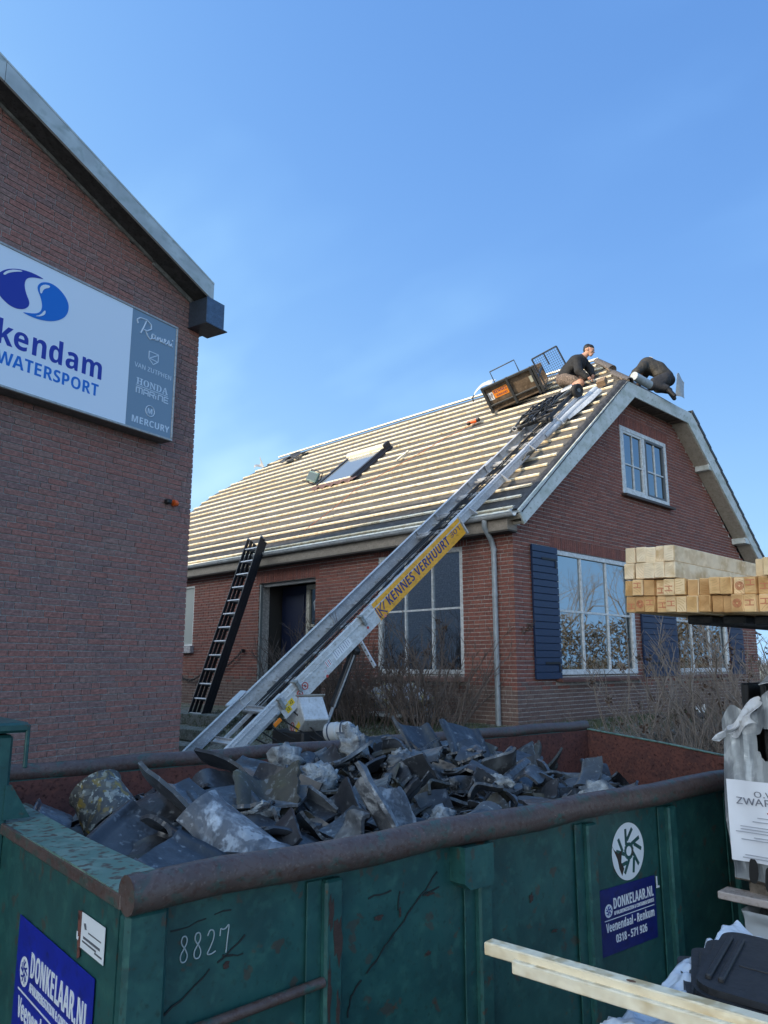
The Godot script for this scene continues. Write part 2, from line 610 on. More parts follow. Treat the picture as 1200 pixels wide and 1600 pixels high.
var BRICK_L := []
var BRICK_H := []
func make_materials() -> void:
	var grain := layered(Color(0.80, 0.80, 0.80), [[Color(1, 1, 1), 3, 0.03, 0.35, 0.75], [Color(0.55, 0.53, 0.52), 9, 0.09, 0.58, 0.80]])
	M.grain = grain
	var rough := bump(4, 0.05)
	M.bump = rough
	for c in [[0.43, 0.208, 0.171], [0.4, 0.214, 0.183], [0.454, 0.205, 0.165], [0.352, 0.205, 0.183], [0.406, 0.238, 0.201]]:
		BRICK_L.append(mat(lin(c[0], c[1], c[2]), 0.9, grain, Vector3.ONE * 3.0, 0, rough, 0.4))
	for c in [[0.339, 0.123, 0.09], [0.308, 0.116, 0.088], [0.374, 0.136, 0.097], [0.273, 0.111, 0.088], [0.28, 0.174, 0.14], [0.245, 0.148, 0.122]]:
		BRICK_H.append(mat(lin(c[0], c[1], c[2]), 0.9, grain, Vector3.ONE * 3.0, 0, rough, 0.8))
	M.mortar_l = mat(lin(0.47, 0.45, 0.42), 0.95, grain, Vector3.ONE * 2.0, 0, rough, 0.8)
	M.mortar_h = mat(lin(0.68, 0.63, 0.58), 0.95, grain, Vector3.ONE * 2.0, 0, rough, 0.8)
	M.white = mat(lin(0.78, 0.78, 0.76), 0.45, grain_soft(), Vector3.ONE * 1.2)
	M.white_clean = mat(lin(0.80, 0.81, 0.80), 0.4)
	M.cream = mat(lin(0.60, 0.56, 0.46), 0.6, grain_soft(), Vector3.ONE * 1.5)
	M.fascia = mat(lin(0.30, 0.25, 0.20), 0.6, grain_soft(), Vector3(1.5, 1.5, 1.5))
	M.barge = mat(lin(0.72, 0.74, 0.70), 0.6, layered(Color(0.94, 0.94, 0.94), [[Color(0.78, 0.79, 0.75), 21, 0.012, 0.45, 0.8], [Color(0.6, 0.56, 0.5), 22, 0.05, 0.70, 0.85]]), Vector3.ONE * 1.0)
	M.soffit = mat(lin(0.50, 0.44, 0.36), 0.7, grain_soft(), Vector3.ONE * 1.0)
	M.zinc = mat(lin(0.40, 0.43, 0.45), 0.5, grain_soft(), Vector3(3, 0.6, 3), 0.3)
	M.gutter = mat(lin(0.55, 0.57, 0.58), 0.5, grain_soft(), Vector3.ONE, 0.2)
	M.navy = mat(lin(0.014, 0.038, 0.100), 0.45, layered(Color(0.8, 0.8, 0.8), [[Color(1, 1, 1), 31, 0.04, 0.4, 0.7], [Color(1.0, 1.0, 1.0), 32, 0.12, 0.62, 0.8]]), Vector3(1.2, 8, 1.2))
	M.black = mat(lin(0.012, 0.012, 0.013), 0.5)
	M.rubber = mat(lin(0.018, 0.018, 0.019), 0.75)
	M.iron = mat(lin(0.03, 0.03, 0.032), 0.5, null, Vector3.ONE, 0.4)
	M.glass = StandardMaterial3D.new()
	M.glass.albedo_color = Color(0.60, 0.64, 0.67, 0.90)
	M.glass.metallic = 1.0
	M.glass.roughness = 0.015
	M.glass.transparency = BaseMaterial3D.TRANSPARENCY_ALPHA
	M.glass.cull_mode = BaseMaterial3D.CULL_DISABLED
	M.glass_dark = M.glass.duplicate()
	M.glass_dark.albedo_color = Color(0.50, 0.54, 0.57, 0.80)
	M.glass_thin = M.glass.duplicate()
	M.glass_thin.albedo_color = Color(0.72, 0.76, 0.80, 0.16)
	M.interior = mat(lin(0.10, 0.09, 0.08), 0.9)
	M.curtain = mat(lin(0.62, 0.60, 0.56), 0.9)
	M.sill = mat(lin(0.20, 0.085, 0.065), 0.6, grain, Vector3.ONE * 3.0)
	M.felt = mat(Color(1, 1, 1), 0.85, layered(Color(0.335, 0.325, 0.315), [[Color(0.385, 0.372, 0.355), 41, 0.014, 0.4, 0.7], [Color(0.26, 0.25, 0.245), 42, 0.05, 0.55, 0.8], [Color(0.43, 0.42, 0.40), 43, 0.12, 0.66, 0.8]], 512), Vector3(0.5, 0.5, 0.5), 0, bump(5, 0.03), 0.7)
	M.felt_black = mat(Color(1, 1, 1), 0.75, layered(Color(0.17, 0.17, 0.18), [[Color(0.27, 0.27, 0.28), 44, 0.03, 0.45, 0.75]]), Vector3.ONE, 0, bump(5, 0.03), 0.8)
	for i in 3:
		M["batten%d" % i] = wood([0.90, 0.93, 0.85][i], [0.82, 0.87, 0.75][i], [0.64, 0.72, 0.55][i], 50 + i * 3)
	M.tile_dark = mat(Color(1, 1, 1), 0.6, layered(Color(0.19, 0.19, 0.20), [[Color(0.27, 0.27, 0.28), 61, 0.03, 0.4, 0.7], [Color(0.42, 0.43, 0.42), 62, 0.06, 0.62, 0.75]]), Vector3.ONE * 2.0, 0, rough, 0.6)
	M.alu = mat(lin(0.74, 0.75, 0.76), 0.42, layered(Color(0.85, 0.86, 0.88), [[Color(0.74, 0.75, 0.77), 63, 0.008, 0.45, 0.75], [Color(1, 1, 1), 64, 0.07, 0.6, 0.8]]), Vector3.ONE * 1.5, 0.3, rough, 0.15)
	M.concrete = mat(lin(0.30, 0.29, 0.26), 0.95, layered(Color(0.8, 0.8, 0.8), [[Color(0.45, 0.50, 0.38), 65, 0.02, 0.45, 0.7], [Color(1, 1, 1), 66, 0.09, 0.55, 0.8]]), Vector3.ONE * 1.0, 0, rough, 1.0)

func grain_soft() -> ImageTexture:
	if not M.has("grain_soft_t"):
		M.grain_soft_t = layered(Color(0.90, 0.90, 0.90), [[Color(1, 1, 1), 13, 0.02, 0.4, 0.7], [Color(0.74, 0.72, 0.68), 19, 0.06, 0.60, 0.85]])
	return M.grain_soft_t

func wood(r: float, g: float, b: float, sd: int) -> StandardMaterial3D:
	var c := lin(r, g, b)
	return mat(c, 0.75, layered(Color(0.95, 0.95, 0.95), [[Color(0.80, 0.74, 0.64), sd, 0.03, 0.45, 0.75], [Color(1, 1, 1), sd + 1, 0.08, 0.5, 0.8]], 128), Vector3.ONE * 2.0)

# ---------------------------------------------------------------- ground
func hp(x: float, y: float, z: float) -> Vector3: return HX * Vector3(x, y, z)

func ground_y(p: Vector3) -> float:
	var q := HX.affine_inverse() * p
	# how far outside the raised plot round the house
	var dx := maxf(q.x - 0.9, maxf(-q.x - 30.0, 0.0))
	var dz := maxf(q.z - 1.2, 0.0)
	var d := sqrt(dx * dx + dz * dz)
	return 0.86 * (1.0 - smoothstep(0.0, 1.9, d))

func ground() -> void:
	var g := G.new()
	var xs := []
	var zs := []
	for i in range(-7, 0): xs.append(-pow(1.75, -i) * 12.0)
	var x := -12.0
	while x < 14.0: xs.append(x); x += 0.35
	for i in range(1, 8): xs.append(pow(1.75, i) * 14.0 )
	for i in range(-7, 0): zs.append(-pow(1.75, -i) * 16.0 - 4.0)
	x = -20.0
	while x < 8.0: zs.append(x); x += 0.35
	for i in range(1, 8): zs.append(pow(1.75, i) * 8.0)
	xs.sort(); zs.sort()
	var nz := FastNoiseLite.new()
	nz.seed = 5; nz.frequency = 0.6
	var pt := func(i: int, j: int) -> Vector3:
		var p := Vector3(xs[i], 0, zs[j])
		p.y = ground_y(p) + nz.get_noise_2d(p.x, p.z) * 0.02 - 0.02
		return p
	for j in zs.size() - 1:
		for i in xs.size() - 1:
			var a: Vector3 = pt.call(i, j)
			var b: Vector3 = pt.call(i + 1, j)
			var c: Vector3 = pt.call(i + 1, j + 1)
			var d: Vector3 = pt.call(i, j + 1)
			g.quad(a, d, c, b)
	var m := mat(Color(1, 1, 1), 0.95, layered(Color(0.52, 0.50, 0.46), [[Color(0.36, 0.39, 0.25), 71, 0.012, 0.45, 0.6], [Color(0.32, 0.28, 0.23), 72, 0.05, 0.5, 0.7], [Color(0.62, 0.60, 0.56), 73, 0.12, 0.6, 0.75]], 512), Vector3.ONE * 0.4, 0, bump(6, 0.08), 1.5)
	structure("ground", g, m, "bare trodden yard rising to a mossy garden round the house")

# ---------------------------------------------------------------- walls with openings
func core(g: G, poly: PackedVector2Array, holes: Array, z0: float, z1: float) -> void:
	var cuts := []
	var lo := 1e9
	var hi := -1e9
	var ylo := 1e9
	var yhi := -1e9
	for p in poly:
		lo = minf(lo, p.x); hi = maxf(hi, p.x); ylo = minf(ylo, p.y); yhi = maxf(yhi, p.y)
	cuts = [lo, hi]
	for h in holes: cuts.append(h.position.x); cuts.append(h.end.x)
	cuts.sort()
	for i in cuts.size() - 1:
		if cuts[i + 1] - cuts[i] < 1e-4: continue
		var l: float = cuts[i]
		var r: float = cuts[i + 1]
		var ys := [[ylo, yhi]]
		for h in holes:
			if h.position.x < (l + r) * 0.5 and h.end.x > (l + r) * 0.5:
				var ny := []
				for s in ys:
					if h.end.y <= s[0] or h.position.y >= s[1]: ny.append(s); continue
					if h.position.y > s[0]: ny.append([s[0], h.position.y])
					if h.end.y < s[1]: ny.append([h.end.y, s[1]])
				ys = ny
		for s in ys:
			var cell := PackedVector2Array([Vector2(l, s[0]), Vector2(r, s[0]), Vector2(r, s[1]), Vector2(l, s[1])])
			for q in Geometry2D.intersect_polygons(poly, cell):
				if q.size() >= 3: g.prism(q, z0, z1)

func fit(s: String, parent: Node, at: Transform3D, r: Rect2, m: Material, bold := true, family := "Droid Sans", called := "lettering") -> MeshInstance3D:
	var f := SystemFont.new()
	f.font_names = PackedStringArray([family])
	f.font_weight = 700 if bold else 400
	var t := TextMesh.new()
	t.font = f
	t.text = s
	t.font_size = 48
	t.pixel_size = 0.01
	t.depth = 0.05
	t.curve_step = 1.0
	t.horizontal_alignment = HORIZONTAL_ALIGNMENT_LEFT
	var b := t.get_aabb()
	var sx := r.size.x / b.size.x
	var sy := r.size.y / b.size.y
	var o := MeshInstance3D.new()
	o.name = fresh(called, parent)
	o.mesh = t
	o.material_override = m
	o.transform = at * Transform3D(Basis.from_scale(Vector3(sx, sy, 0.03)), Vector3(r.position.x - b.position.x * sx, r.position.y - b.position.y * sy, 0.0))
	parent.add_child(o, true)
	return o

func outline(nums: Array) -> PackedVector2Array:
	var p := PackedVector2Array()
	for i in range(0, nums.size(), 2): p.append(Vector2(nums[i], nums[i + 1]))
	return p

func smooth(p: PackedVector2Array, times := 1) -> PackedVector2Array:
	for t in times:
		var q := PackedVector2Array()
		for i in p.size():
			var a := p[i]
			var b := p[(i + 1) % p.size()]
			q.append(a.lerp(b, 0.25)); q.append(a.lerp(b, 0.75))
		p = q
	return p

# ---------------------------------------------------------------- the hall on the left
func hall() -> void:
	var t := thing("brick_hall", "purple-brown brick hall with sloping grey roof edge filling the left side", "hall", LX)
	var top := func(x: float) -> float: return 6.10 + 0.362 * minf(-x, 24.0 + x)
	var core_poly := PackedVector2Array([Vector2(-0.008, -0.3), Vector2(-0.008, 6.10), Vector2(-12, 10.44), Vector2(-23.99, 6.10), Vector2(-23.99, -0.3)])
	var g := G.new()
	g.prism(core_poly, -24.0, -0.009)
	var wall := part("wall", g, M.mortar_l, t)
	var tone := FastNoiseLite.new()
	tone.seed = 15; tone.frequency = 0.55
	var pick := func(b: Array) -> int:
		var r := rng.randf() + tone.get_noise_2d(b[0], b[2] * 1.6) * 0.75
		return 2 if r < 0.18 else (0 if r < 0.48 else (1 if r < 0.72 else (4 if r < 0.84 else 3)))
	var inside := func(x: float, y: float) -> bool: return y < top.call(x) + 0.05
	var list := courses(-7.4, 0.0, 0.0, 8.9, inside, [], 0.0625, 0.011, [0.0, 0.0])
	# the returns at the corner, seen as toothing against the sky
	brickwork(wall, T(0, 0, 0.0), list, BRICK_L, pick, 0.0515, 0.10, EYE, 300)
	# roof slab with metal verge and soffit
	var rg := G.new()
	var yo := func(x: float) -> float: return 6.30 + 0.365 * minf(-x, 24.0 + x)
	rg.prism(PackedVector2Array([Vector2(-0.05, yo.call(-0.05)), Vector2(-12, yo.call(-12.0)), Vector2(-23.9, yo.call(-23.9)), Vector2(-23.9, yo.call(-23.9) - 0.10), Vector2(-12, yo.call(-12.0) - 0.10), Vector2(-0.05, yo.call(-0.05) - 0.10)]), -24.2, 0.27)
	part("roof", rg, mat(lin(0.10, 0.10, 0.105), 0.8, M.grain, Vector3.ONE), t)
	var sg := G.new()
	sg.prism(PackedVector2Array([Vector2(-0.06, yo.call(-0.06) - 0.105), Vector2(-12, yo.call(-12.0) - 0.105), Vector2(-12, yo.call(-12.0) - 0.165), Vector2(-0.06, yo.call(-0.06) - 0.165)]), 0.0, 0.268)
	part("soffit", sg, mat(lin(0.085, 0.082, 0.080), 0.8, M.grain, Vector3.ONE), t)
	var verge := mat(lin(0.56, 0.60, 0.58), 0.5, layered(Color(0.9, 0.9, 0.9), [[Color(1, 1, 1), 81, 0.01, 0.4, 0.7], [Color(0.82, 0.84, 0.82), 82, 0.03, 0.6, 0.85]]), Vector3(0.8, 0.8, 0.8), 0.15)
	var x := -0.08
	for l in [2.86, 3.0, 3.0, 3.0]:      # lengths of folded metal
		var vg := G.new()
		var e: float = maxf(x - l, -12.0)
		vg.prism(PackedVector2Array([Vector2(x, yo.call(x) + 0.02), Vector2(e + 0.006, yo.call(e + 0.006) + 0.02), Vector2(e + 0.006, yo.call(e + 0.006) - 0.19), Vector2(x, yo.call(x) - 0.19)]), 0.272, 0.30)
		vg.prism(PackedVector2Array([Vector2(x, yo.call(x) + 0.045), Vector2(e + 0.006, yo.call(e + 0.006) + 0.045), Vector2(e + 0.006, yo.call(e + 0.006) + 0.022), Vector2(x, yo.call(x) + 0.022)]), 0.0, 0.303)
		part("verge_trim", vg, verge, t)
		x = e
	# pale strip where the soffit meets the brick, in lengths that do not quite line up
	x = -0.12
	var k := 0
	for l in [0.70, 2.2, 2.6, 2.6]:
		var e: float = x - l
		var dy: float = -0.005 if k % 2 == 0 else 0.022
		var cg := G.new()
		cg.prism(PackedVector2Array([Vector2(x, yo.call(x) - 0.168 + dy), Vector2(e + 0.01, yo.call(e + 0.01) - 0.168 + dy), Vector2(e + 0.01, yo.call(e + 0.01) - 0.225 + dy), Vector2(x, yo.call(x) - 0.225 + dy)]), 0.002, 0.028)
		part("edge_strip", cg, mat(lin(0.30, 0.30, 0.28), 0.6, M.grain, Vector3.ONE), t)
		x = e; k += 1
	# boxed gutter at the corner
	var steel := mat(lin(0.055, 0.075, 0.105), 0.38, grain_soft(), Vector3.ONE * 2.0, 0.2)
	var bg := G.new()
	bg.box(T(-0.045, 5.985, -11.84), Vector3(0.29, 0.33, 24.28), 0.006)
	var box := part("box_gutter", bg, steel, t)
	bx("end_cap", Vector3(-0.045, 5.985, 0.306), Vector3(0.30, 0.335, 0.008), mat(lin(0.10, 0.15, 0.22), 0.35, grain_soft(), Vector3.ONE * 2.0, 0.3), box)
	bx("bottom_flange", Vector3(-0.02, 5.812, 0.15), Vector3(0.36, 0.012, 0.34), steel, box)
	# the lamp on the wall
	var lamp := thing("wall_beacon", "small orange beacon lamp on the brick wall below the shop sign", "lamp", LX * T(-0.36, 3.58, 0))
	bx("bracket", Vector3(-0.03, 0, 0.035), Vector3(0.07, 0.05, 0.07), M.black, lamp, 0.01)
	var lg := G.new()
	lg.lathe([Vector2(0.0, 0.0), Vector2(0.036, 0.0), Vector2(0.038, 0.03), Vector2(0.034, 0.055), Vector2(0.02, 0.072), Vector2(0.0, 0.077)], 16, R(Vector3(0.045, -0.002, 0.04), Vector3(0, 0, -90)))
	part("lens", lg, mat(lin(0.75, 0.11, 0.015), 0.3), lamp)
	hall_sign()

func hall_sign() -> void:
	var t := thing("shop_sign", "long pale blue light box sign with dark and light blue lettering", "sign", LX)
	var lo := Vector2(-5.2, 4.24)
	var hi := Vector2(-0.53, 5.635)
	var c := (lo + hi) * 0.5
	var s := hi - lo
	var casing := mat(lin(0.50, 0.50, 0.48), 0.4, grain_soft(), Vector3.ONE * 2.0, 0.3)
	bx("casing", Vector3(c.x, c.y, 0.095), Vector3(s.x, s.y, 0.17), mat(lin(0.16, 0.15, 0.14), 0.6, grain_soft(), Vector3.ONE * 2.0), t)
	var f := G.new()
	f.box(T(c.x, hi.y - 0.0125, 0.19), Vector3(s.x, 0.025, 0.03), 0.004)
	f.box(T(c.x, lo.y + 0.0125, 0.19), Vector3(s.x, 0.025, 0.03), 0.004)
	f.box(T(hi.x - 0.0125, c.y, 0.19), Vector3(0.025, s.y - 0.05, 0.03), 0.004)
	f.box(T(lo.x + 0.0125, c.y, 0.19), Vector3(0.025, s.y - 0.05, 0.03), 0.004)
	part("frame", f, casing, t)
	var split := -1.17
	bx("face", Vector3((lo.x + split) * 0.5, c.y, 0.187), Vector3(split - lo.x - 0.05, s.y - 0.05, 0.016), mat(lin(0.80, 0.88, 0.97), 0.25), t)
	bx("grey_panel", Vector3((split - 0.024 + hi.x - 0.026) * 0.5, c.y, 0.188), Vector3(hi.x - split - 0.003, s.y - 0.05, 0.016), mat(lin(0.20, 0.29, 0.38), 0.3), t)
	var dark := mat(lin(0.010, 0.030, 0.36), 0.35)
	var light := mat(lin(0.0, 0.16, 0.62), 0.35)
	var pale := mat(lin(0.80, 0.84, 0.88), 0.3)
	var z := T(0, 0, 0.196)
	var right := outline([-2.282, 5.435, -2.204, 5.457, -2.107, 5.435, -2.018, 5.369, -1.983, 5.292, -2.002, 5.193, -2.077, 5.111, -2.180, 5.058, -2.296, 5.030, -2.399, 5.027, -2.481, 5.036, -2.426, 5.049, -2.339, 5.076, -2.291, 5.114, -2.277, 5.170, -2.289, 5.228, -2.314, 5.281, -2.340, 5.321, -2.347, 5.361, -2.325, 5.403])
	var left := outline([-2.477, 5.064, -2.555, 5.042, -2.653, 5.063, -2.742, 5.129, -2.777, 5.206, -2.758, 5.305, -2.683, 5.387, -2.579, 5.441, -2.464, 5.468, -2.361, 5.472, -2.278, 5.462, -2.334, 5.450, -2.420, 5.423, -2.469, 5.385, -2.483, 5.328, -2.471, 5.270, -2.446, 5.217, -2.420, 5.178, -2.412, 5.137, -2.434, 5.096])
	for e in [[right, light], [left, dark]]:
		var g := G.new()
		g.prism(smooth(e[0], 2), 0, 0.002, z)
		part("logo_shape", g, e[1], t)
	for h in [[-2.706, 5.330, -2.669, 5.378, -2.600, 5.422, -2.515, 5.445, -2.521, 5.434, -2.586, 5.404, -2.655, 5.360, -2.687, 5.321], [-2.316, 5.306, -2.322, 5.366, -2.280, 5.410, -2.215, 5.424, -2.219, 5.399, -2.263, 5.373, -2.287, 5.344, -2.296, 5.302], [-2.349, 5.046, -2.288, 5.084, -2.249, 5.150, -2.237, 5.136, -2.244, 5.102, -2.287, 5.068]]:
		var g := G.new()
		g.prism(smooth(outline(h), 1), 0.003, 0.004, z)
		part("logo_highlight", g, pale, t)
	fit("kendam", t, z, Rect2(-2.70, 4.655, 1.16, 0.245), dark)
	fit("WATERSPORT", t, z, Rect2(-2.685, 4.465, 1.12, 0.128), light)
	var ink := mat(lin(0.62, 0.72, 0.82), 0.4)
	var zp := T(0, 0, 0.197)
	# a flowing script name: drawn as strokes
	var strokes := [[-1.115, 5.46, -1.13, 5.50, -1.09, 5.535, -1.00, 5.545, -0.93, 5.51, -0.925, 5.46, -0.98, 5.42, -1.03, 5.415], [-1.00, 5.53, -1.03, 5.45, -1.07, 5.36], [-1.01, 5.42, -0.97, 5.36, -0.935, 5.335, -0.915, 5.35, -0.90, 5.39],
		[-0.865, 5.40, -0.90, 5.41, -0.915, 5.38, -0.90, 5.35, -0.87, 5.37, -0.86, 5.41, -0.865, 5.355, -0.84, 5.36, -0.825, 5.405, -0.83, 5.355, -0.80, 5.40, -0.785, 5.405, -0.785, 5.36, -0.77, 5.365, -0.755, 5.405, -0.76, 5.365, -0.74, 5.36, -0.715, 5.385, -0.705, 5.41, -0.725, 5.415, -0.73, 5.375, -0.71, 5.355, -0.68, 5.38, -0.665, 5.42, -0.655, 5.405, -0.66, 5.365, -0.64, 5.36, -0.615, 5.40, -0.62, 5.365, -0.60, 5.362], [-0.61, 5.43, -0.605, 5.445]]
	for s2 in strokes:
		var pts := outline(s2)
		var g := G.new()
		var path := []
		for i in pts.size() - 1:
			for q in 3: path.append(Vector3(pts[i].lerp(pts[i + 1], q / 3.0).x, pts[i].lerp(pts[i + 1], q / 3.0).y, 0.198))
		path.append(Vector3(pts[-1].x, pts[-1].y, 0.198))
		g.tube(path, 0.0085, 5)
		part("script_stroke", g, ink, t)
	var shield := G.new()
	for e in [[-0.935, 5.195, -0.80, 5.195], [-0.80, 5.195, -0.80, 5.11], [-0.80, 5.11, -0.868, 5.055], [-0.868, 5.055, -0.935, 5.11], [-0.935, 5.11, -0.935, 5.195], [-0.81, 5.185, -0.925, 5.115], [-0.925, 5.115, -0.81, 5.105]]:
		shield.bar(Vector3(e[0], e[1], 0.198), Vector3(e[2], e[3], 0.198), 0.010, 0.004, Vector3.BACK)
	part("shield_emblem", shield, ink, t)
	fit("VAN ZUTPHEN", t, zp, Rect2(-1.125, 4.955, 0.53, 0.052), ink, false)
	fit("HONDA", t, zp, Rect2(-1.085, 4.765, 0.455, 0.075), ink, true, "Droid Serif")
	bx("rule", Vector3(-0.86, 4.748, 0.198), Vector3(0.455, 0.008, 0.003), ink, t)
	# squared letters built from bars
	var sq := G.new()
	var glyphs := {"M": [0, 0, 0, 1, 0, 1, 1, 1, 1, 1, 1, 0, 0.5, 1, 0.5, 0], "A": [0, 0, 0, 1, 0, 1, 1, 1, 1, 1, 1, 0, 0, 0.45, 1, 0.45], "R": [0, 0, 0, 1, 0, 1, 1, 1, 1, 1, 1, 0.5, 0, 0.5, 1, 0.5, 0.6, 0.5, 1, 0], "i": [0, 0, 0, 0.68, 0, 0.9, 0, 1.0], "N": [0, 0, 0, 1, 0, 1, 1, 1, 1, 1, 1, 0], "E": [0, 0, 0, 1, 0, 1, 1, 1, 0, 0.5, 0.9, 0.5, 0, 0, 1, 0]}
	var px := -1.08
	for ch in ["M", "A", "R", "i", "N", "E"]:
		var wd: float = 0.012 if ch == "i" else (0.08 if ch == "M" else 0.062)
		var a: Array = glyphs[ch]
		for i in range(0, a.size(), 4):
			sq.bar(Vector3(px + a[i] * wd, 4.665 + a[i + 1] * 0.062, 0.198), Vector3(px + a[i + 2] * wd, 4.665 + a[i + 3] * 0.062, 0.198), 0.013, 0.003, Vector3.BACK)
		px += wd + 0.024
	part("lettering", sq, ink, t)
	var ring := G.new()
	var pts := []
	for i in 25: pts.append(Vector3(-0.872 + cos(TAU * i / 24.0) * 0.062, 4.505 + sin(TAU * i / 24.0) * 0.062, 0.198))
	ring.tube(pts, 0.0055, 5, false)
	part("round_emblem", ring, ink, t)
	fit("M", t, zp, Rect2(-0.905, 4.475, 0.066, 0.06), ink)
	fit("MERCURY", t, zp, Rect2(-1.115, 4.325, 0.535, 0.075), ink)
# ---------------------------------------------------------------- the house under repair
func win(parent: Node3D, at: Transform3D, w: float, h: float, cols: Array, rows: Array, fr: float, glass: Material, frame_m: Material, called := "window", bar_w := 0.03) -> MeshInstance3D:
	# at: lower left outer corner in the wall plane, z outward. cols / rows: positions of glazing bars
	var g := G.new()
	var d := 0.07
	g.box(T(w * 0.5, fr * 0.5, 0), Vector3(w, fr, d), 0.006)
	g.box(T(w * 0.5, h - fr * 0.5, 0), Vector3(w, fr, d), 0.006)
	g.box(T(fr * 0.5, h * 0.5, 0), Vector3(fr, h - 2 * fr, d), 0.006)
	g.box(T(w - fr * 0.5, h * 0.5, 0), Vector3(fr, h - 2 * fr, d), 0.006)
	var o := part(called, g, frame_m, parent, at)
	var xs := [fr] + cols + [w - fr]
	var ys := [fr] + rows + [h - fr]
	for c in cols: bx("glazing_bar", Vector3(c, h * 0.5, -0.002), Vector3(bar_w, h - 2 * fr, 0.045), frame_m, o)
	for r in rows: bx("glazing_bar", Vector3(w * 0.5, r, -0.004), Vector3(w - 2 * fr, bar_w, 0.041), frame_m, o)
	for i in xs.size() - 1:
		for j in ys.size() - 1:
			var a := Vector2(xs[i], ys[j])
			var b := Vector2(xs[i + 1], ys[j + 1])
			var q := G.new()
			q.box(Transform3D(Basis.from_euler(Vector3(rng.randf_range(-0.006, 0.006), rng.randf_range(-0.006, 0.006), 0)), Vector3((a.x + b.x) * 0.5, (a.y + b.y) * 0.5, -0.012)), Vector3(b.x - a.x, b.y - a.y, 0.006))
			part("pane", q, glass, o)
	return o

func shutter(parent: Node3D, at: Transform3D, w: float, h: float) -> void:
	var g := G.new()
	g.box(T(w * 0.5, h * 0.5, 0.012), Vector3(w - 0.02, h - 0.02, 0.02))
	var o := part("shutter", g, M.navy, parent, at)
	var n := 19
	for i in n:
		var y := h * (i + 0.5) / n
		bx("slat", Vector3(w * 0.5, y, 0.034 + rng.randf_range(-0.002, 0.002)), Vector3(w, h / n - 0.009, 0.024), M.navy, o, 0.004)
	for y in [h * 0.12, h * 0.90]:
		var hg := G.new()
		hg.box(T(w * 0.62, y, 0.052), Vector3(w * 0.55, 0.035, 0.010), 0.003)
		hg.box(T(w * 0.90, y - 0.06, 0.052), Vector3(0.03, 0.15, 0.009), 0.003)
		part("hinge", hg, M.iron, o)

func slope_pt(x: float, s: float, up := 0.0) -> Vector3:      # a point on the front roof slope: s metres up from the eave edge
	return Vector3(x, EAVE_Y + s * sin(PITCH) + up * cos(PITCH), EAVE_Z - s * cos(PITCH) + up * sin(PITCH))

const HIP_S := 4.70
const TOP_S := 6.53
const X_R := 0.30
const X_L := -13.95
func verge_r(s: float) -> float: return X_R if s < HIP_S else X_R - 1.33 * (s - HIP_S) / (TOP_S - HIP_S)
func verge_l(s: float) -> float: return X_L if s < HIP_S else X_L + 1.55 * (s - HIP_S) / (TOP_S - HIP_S)

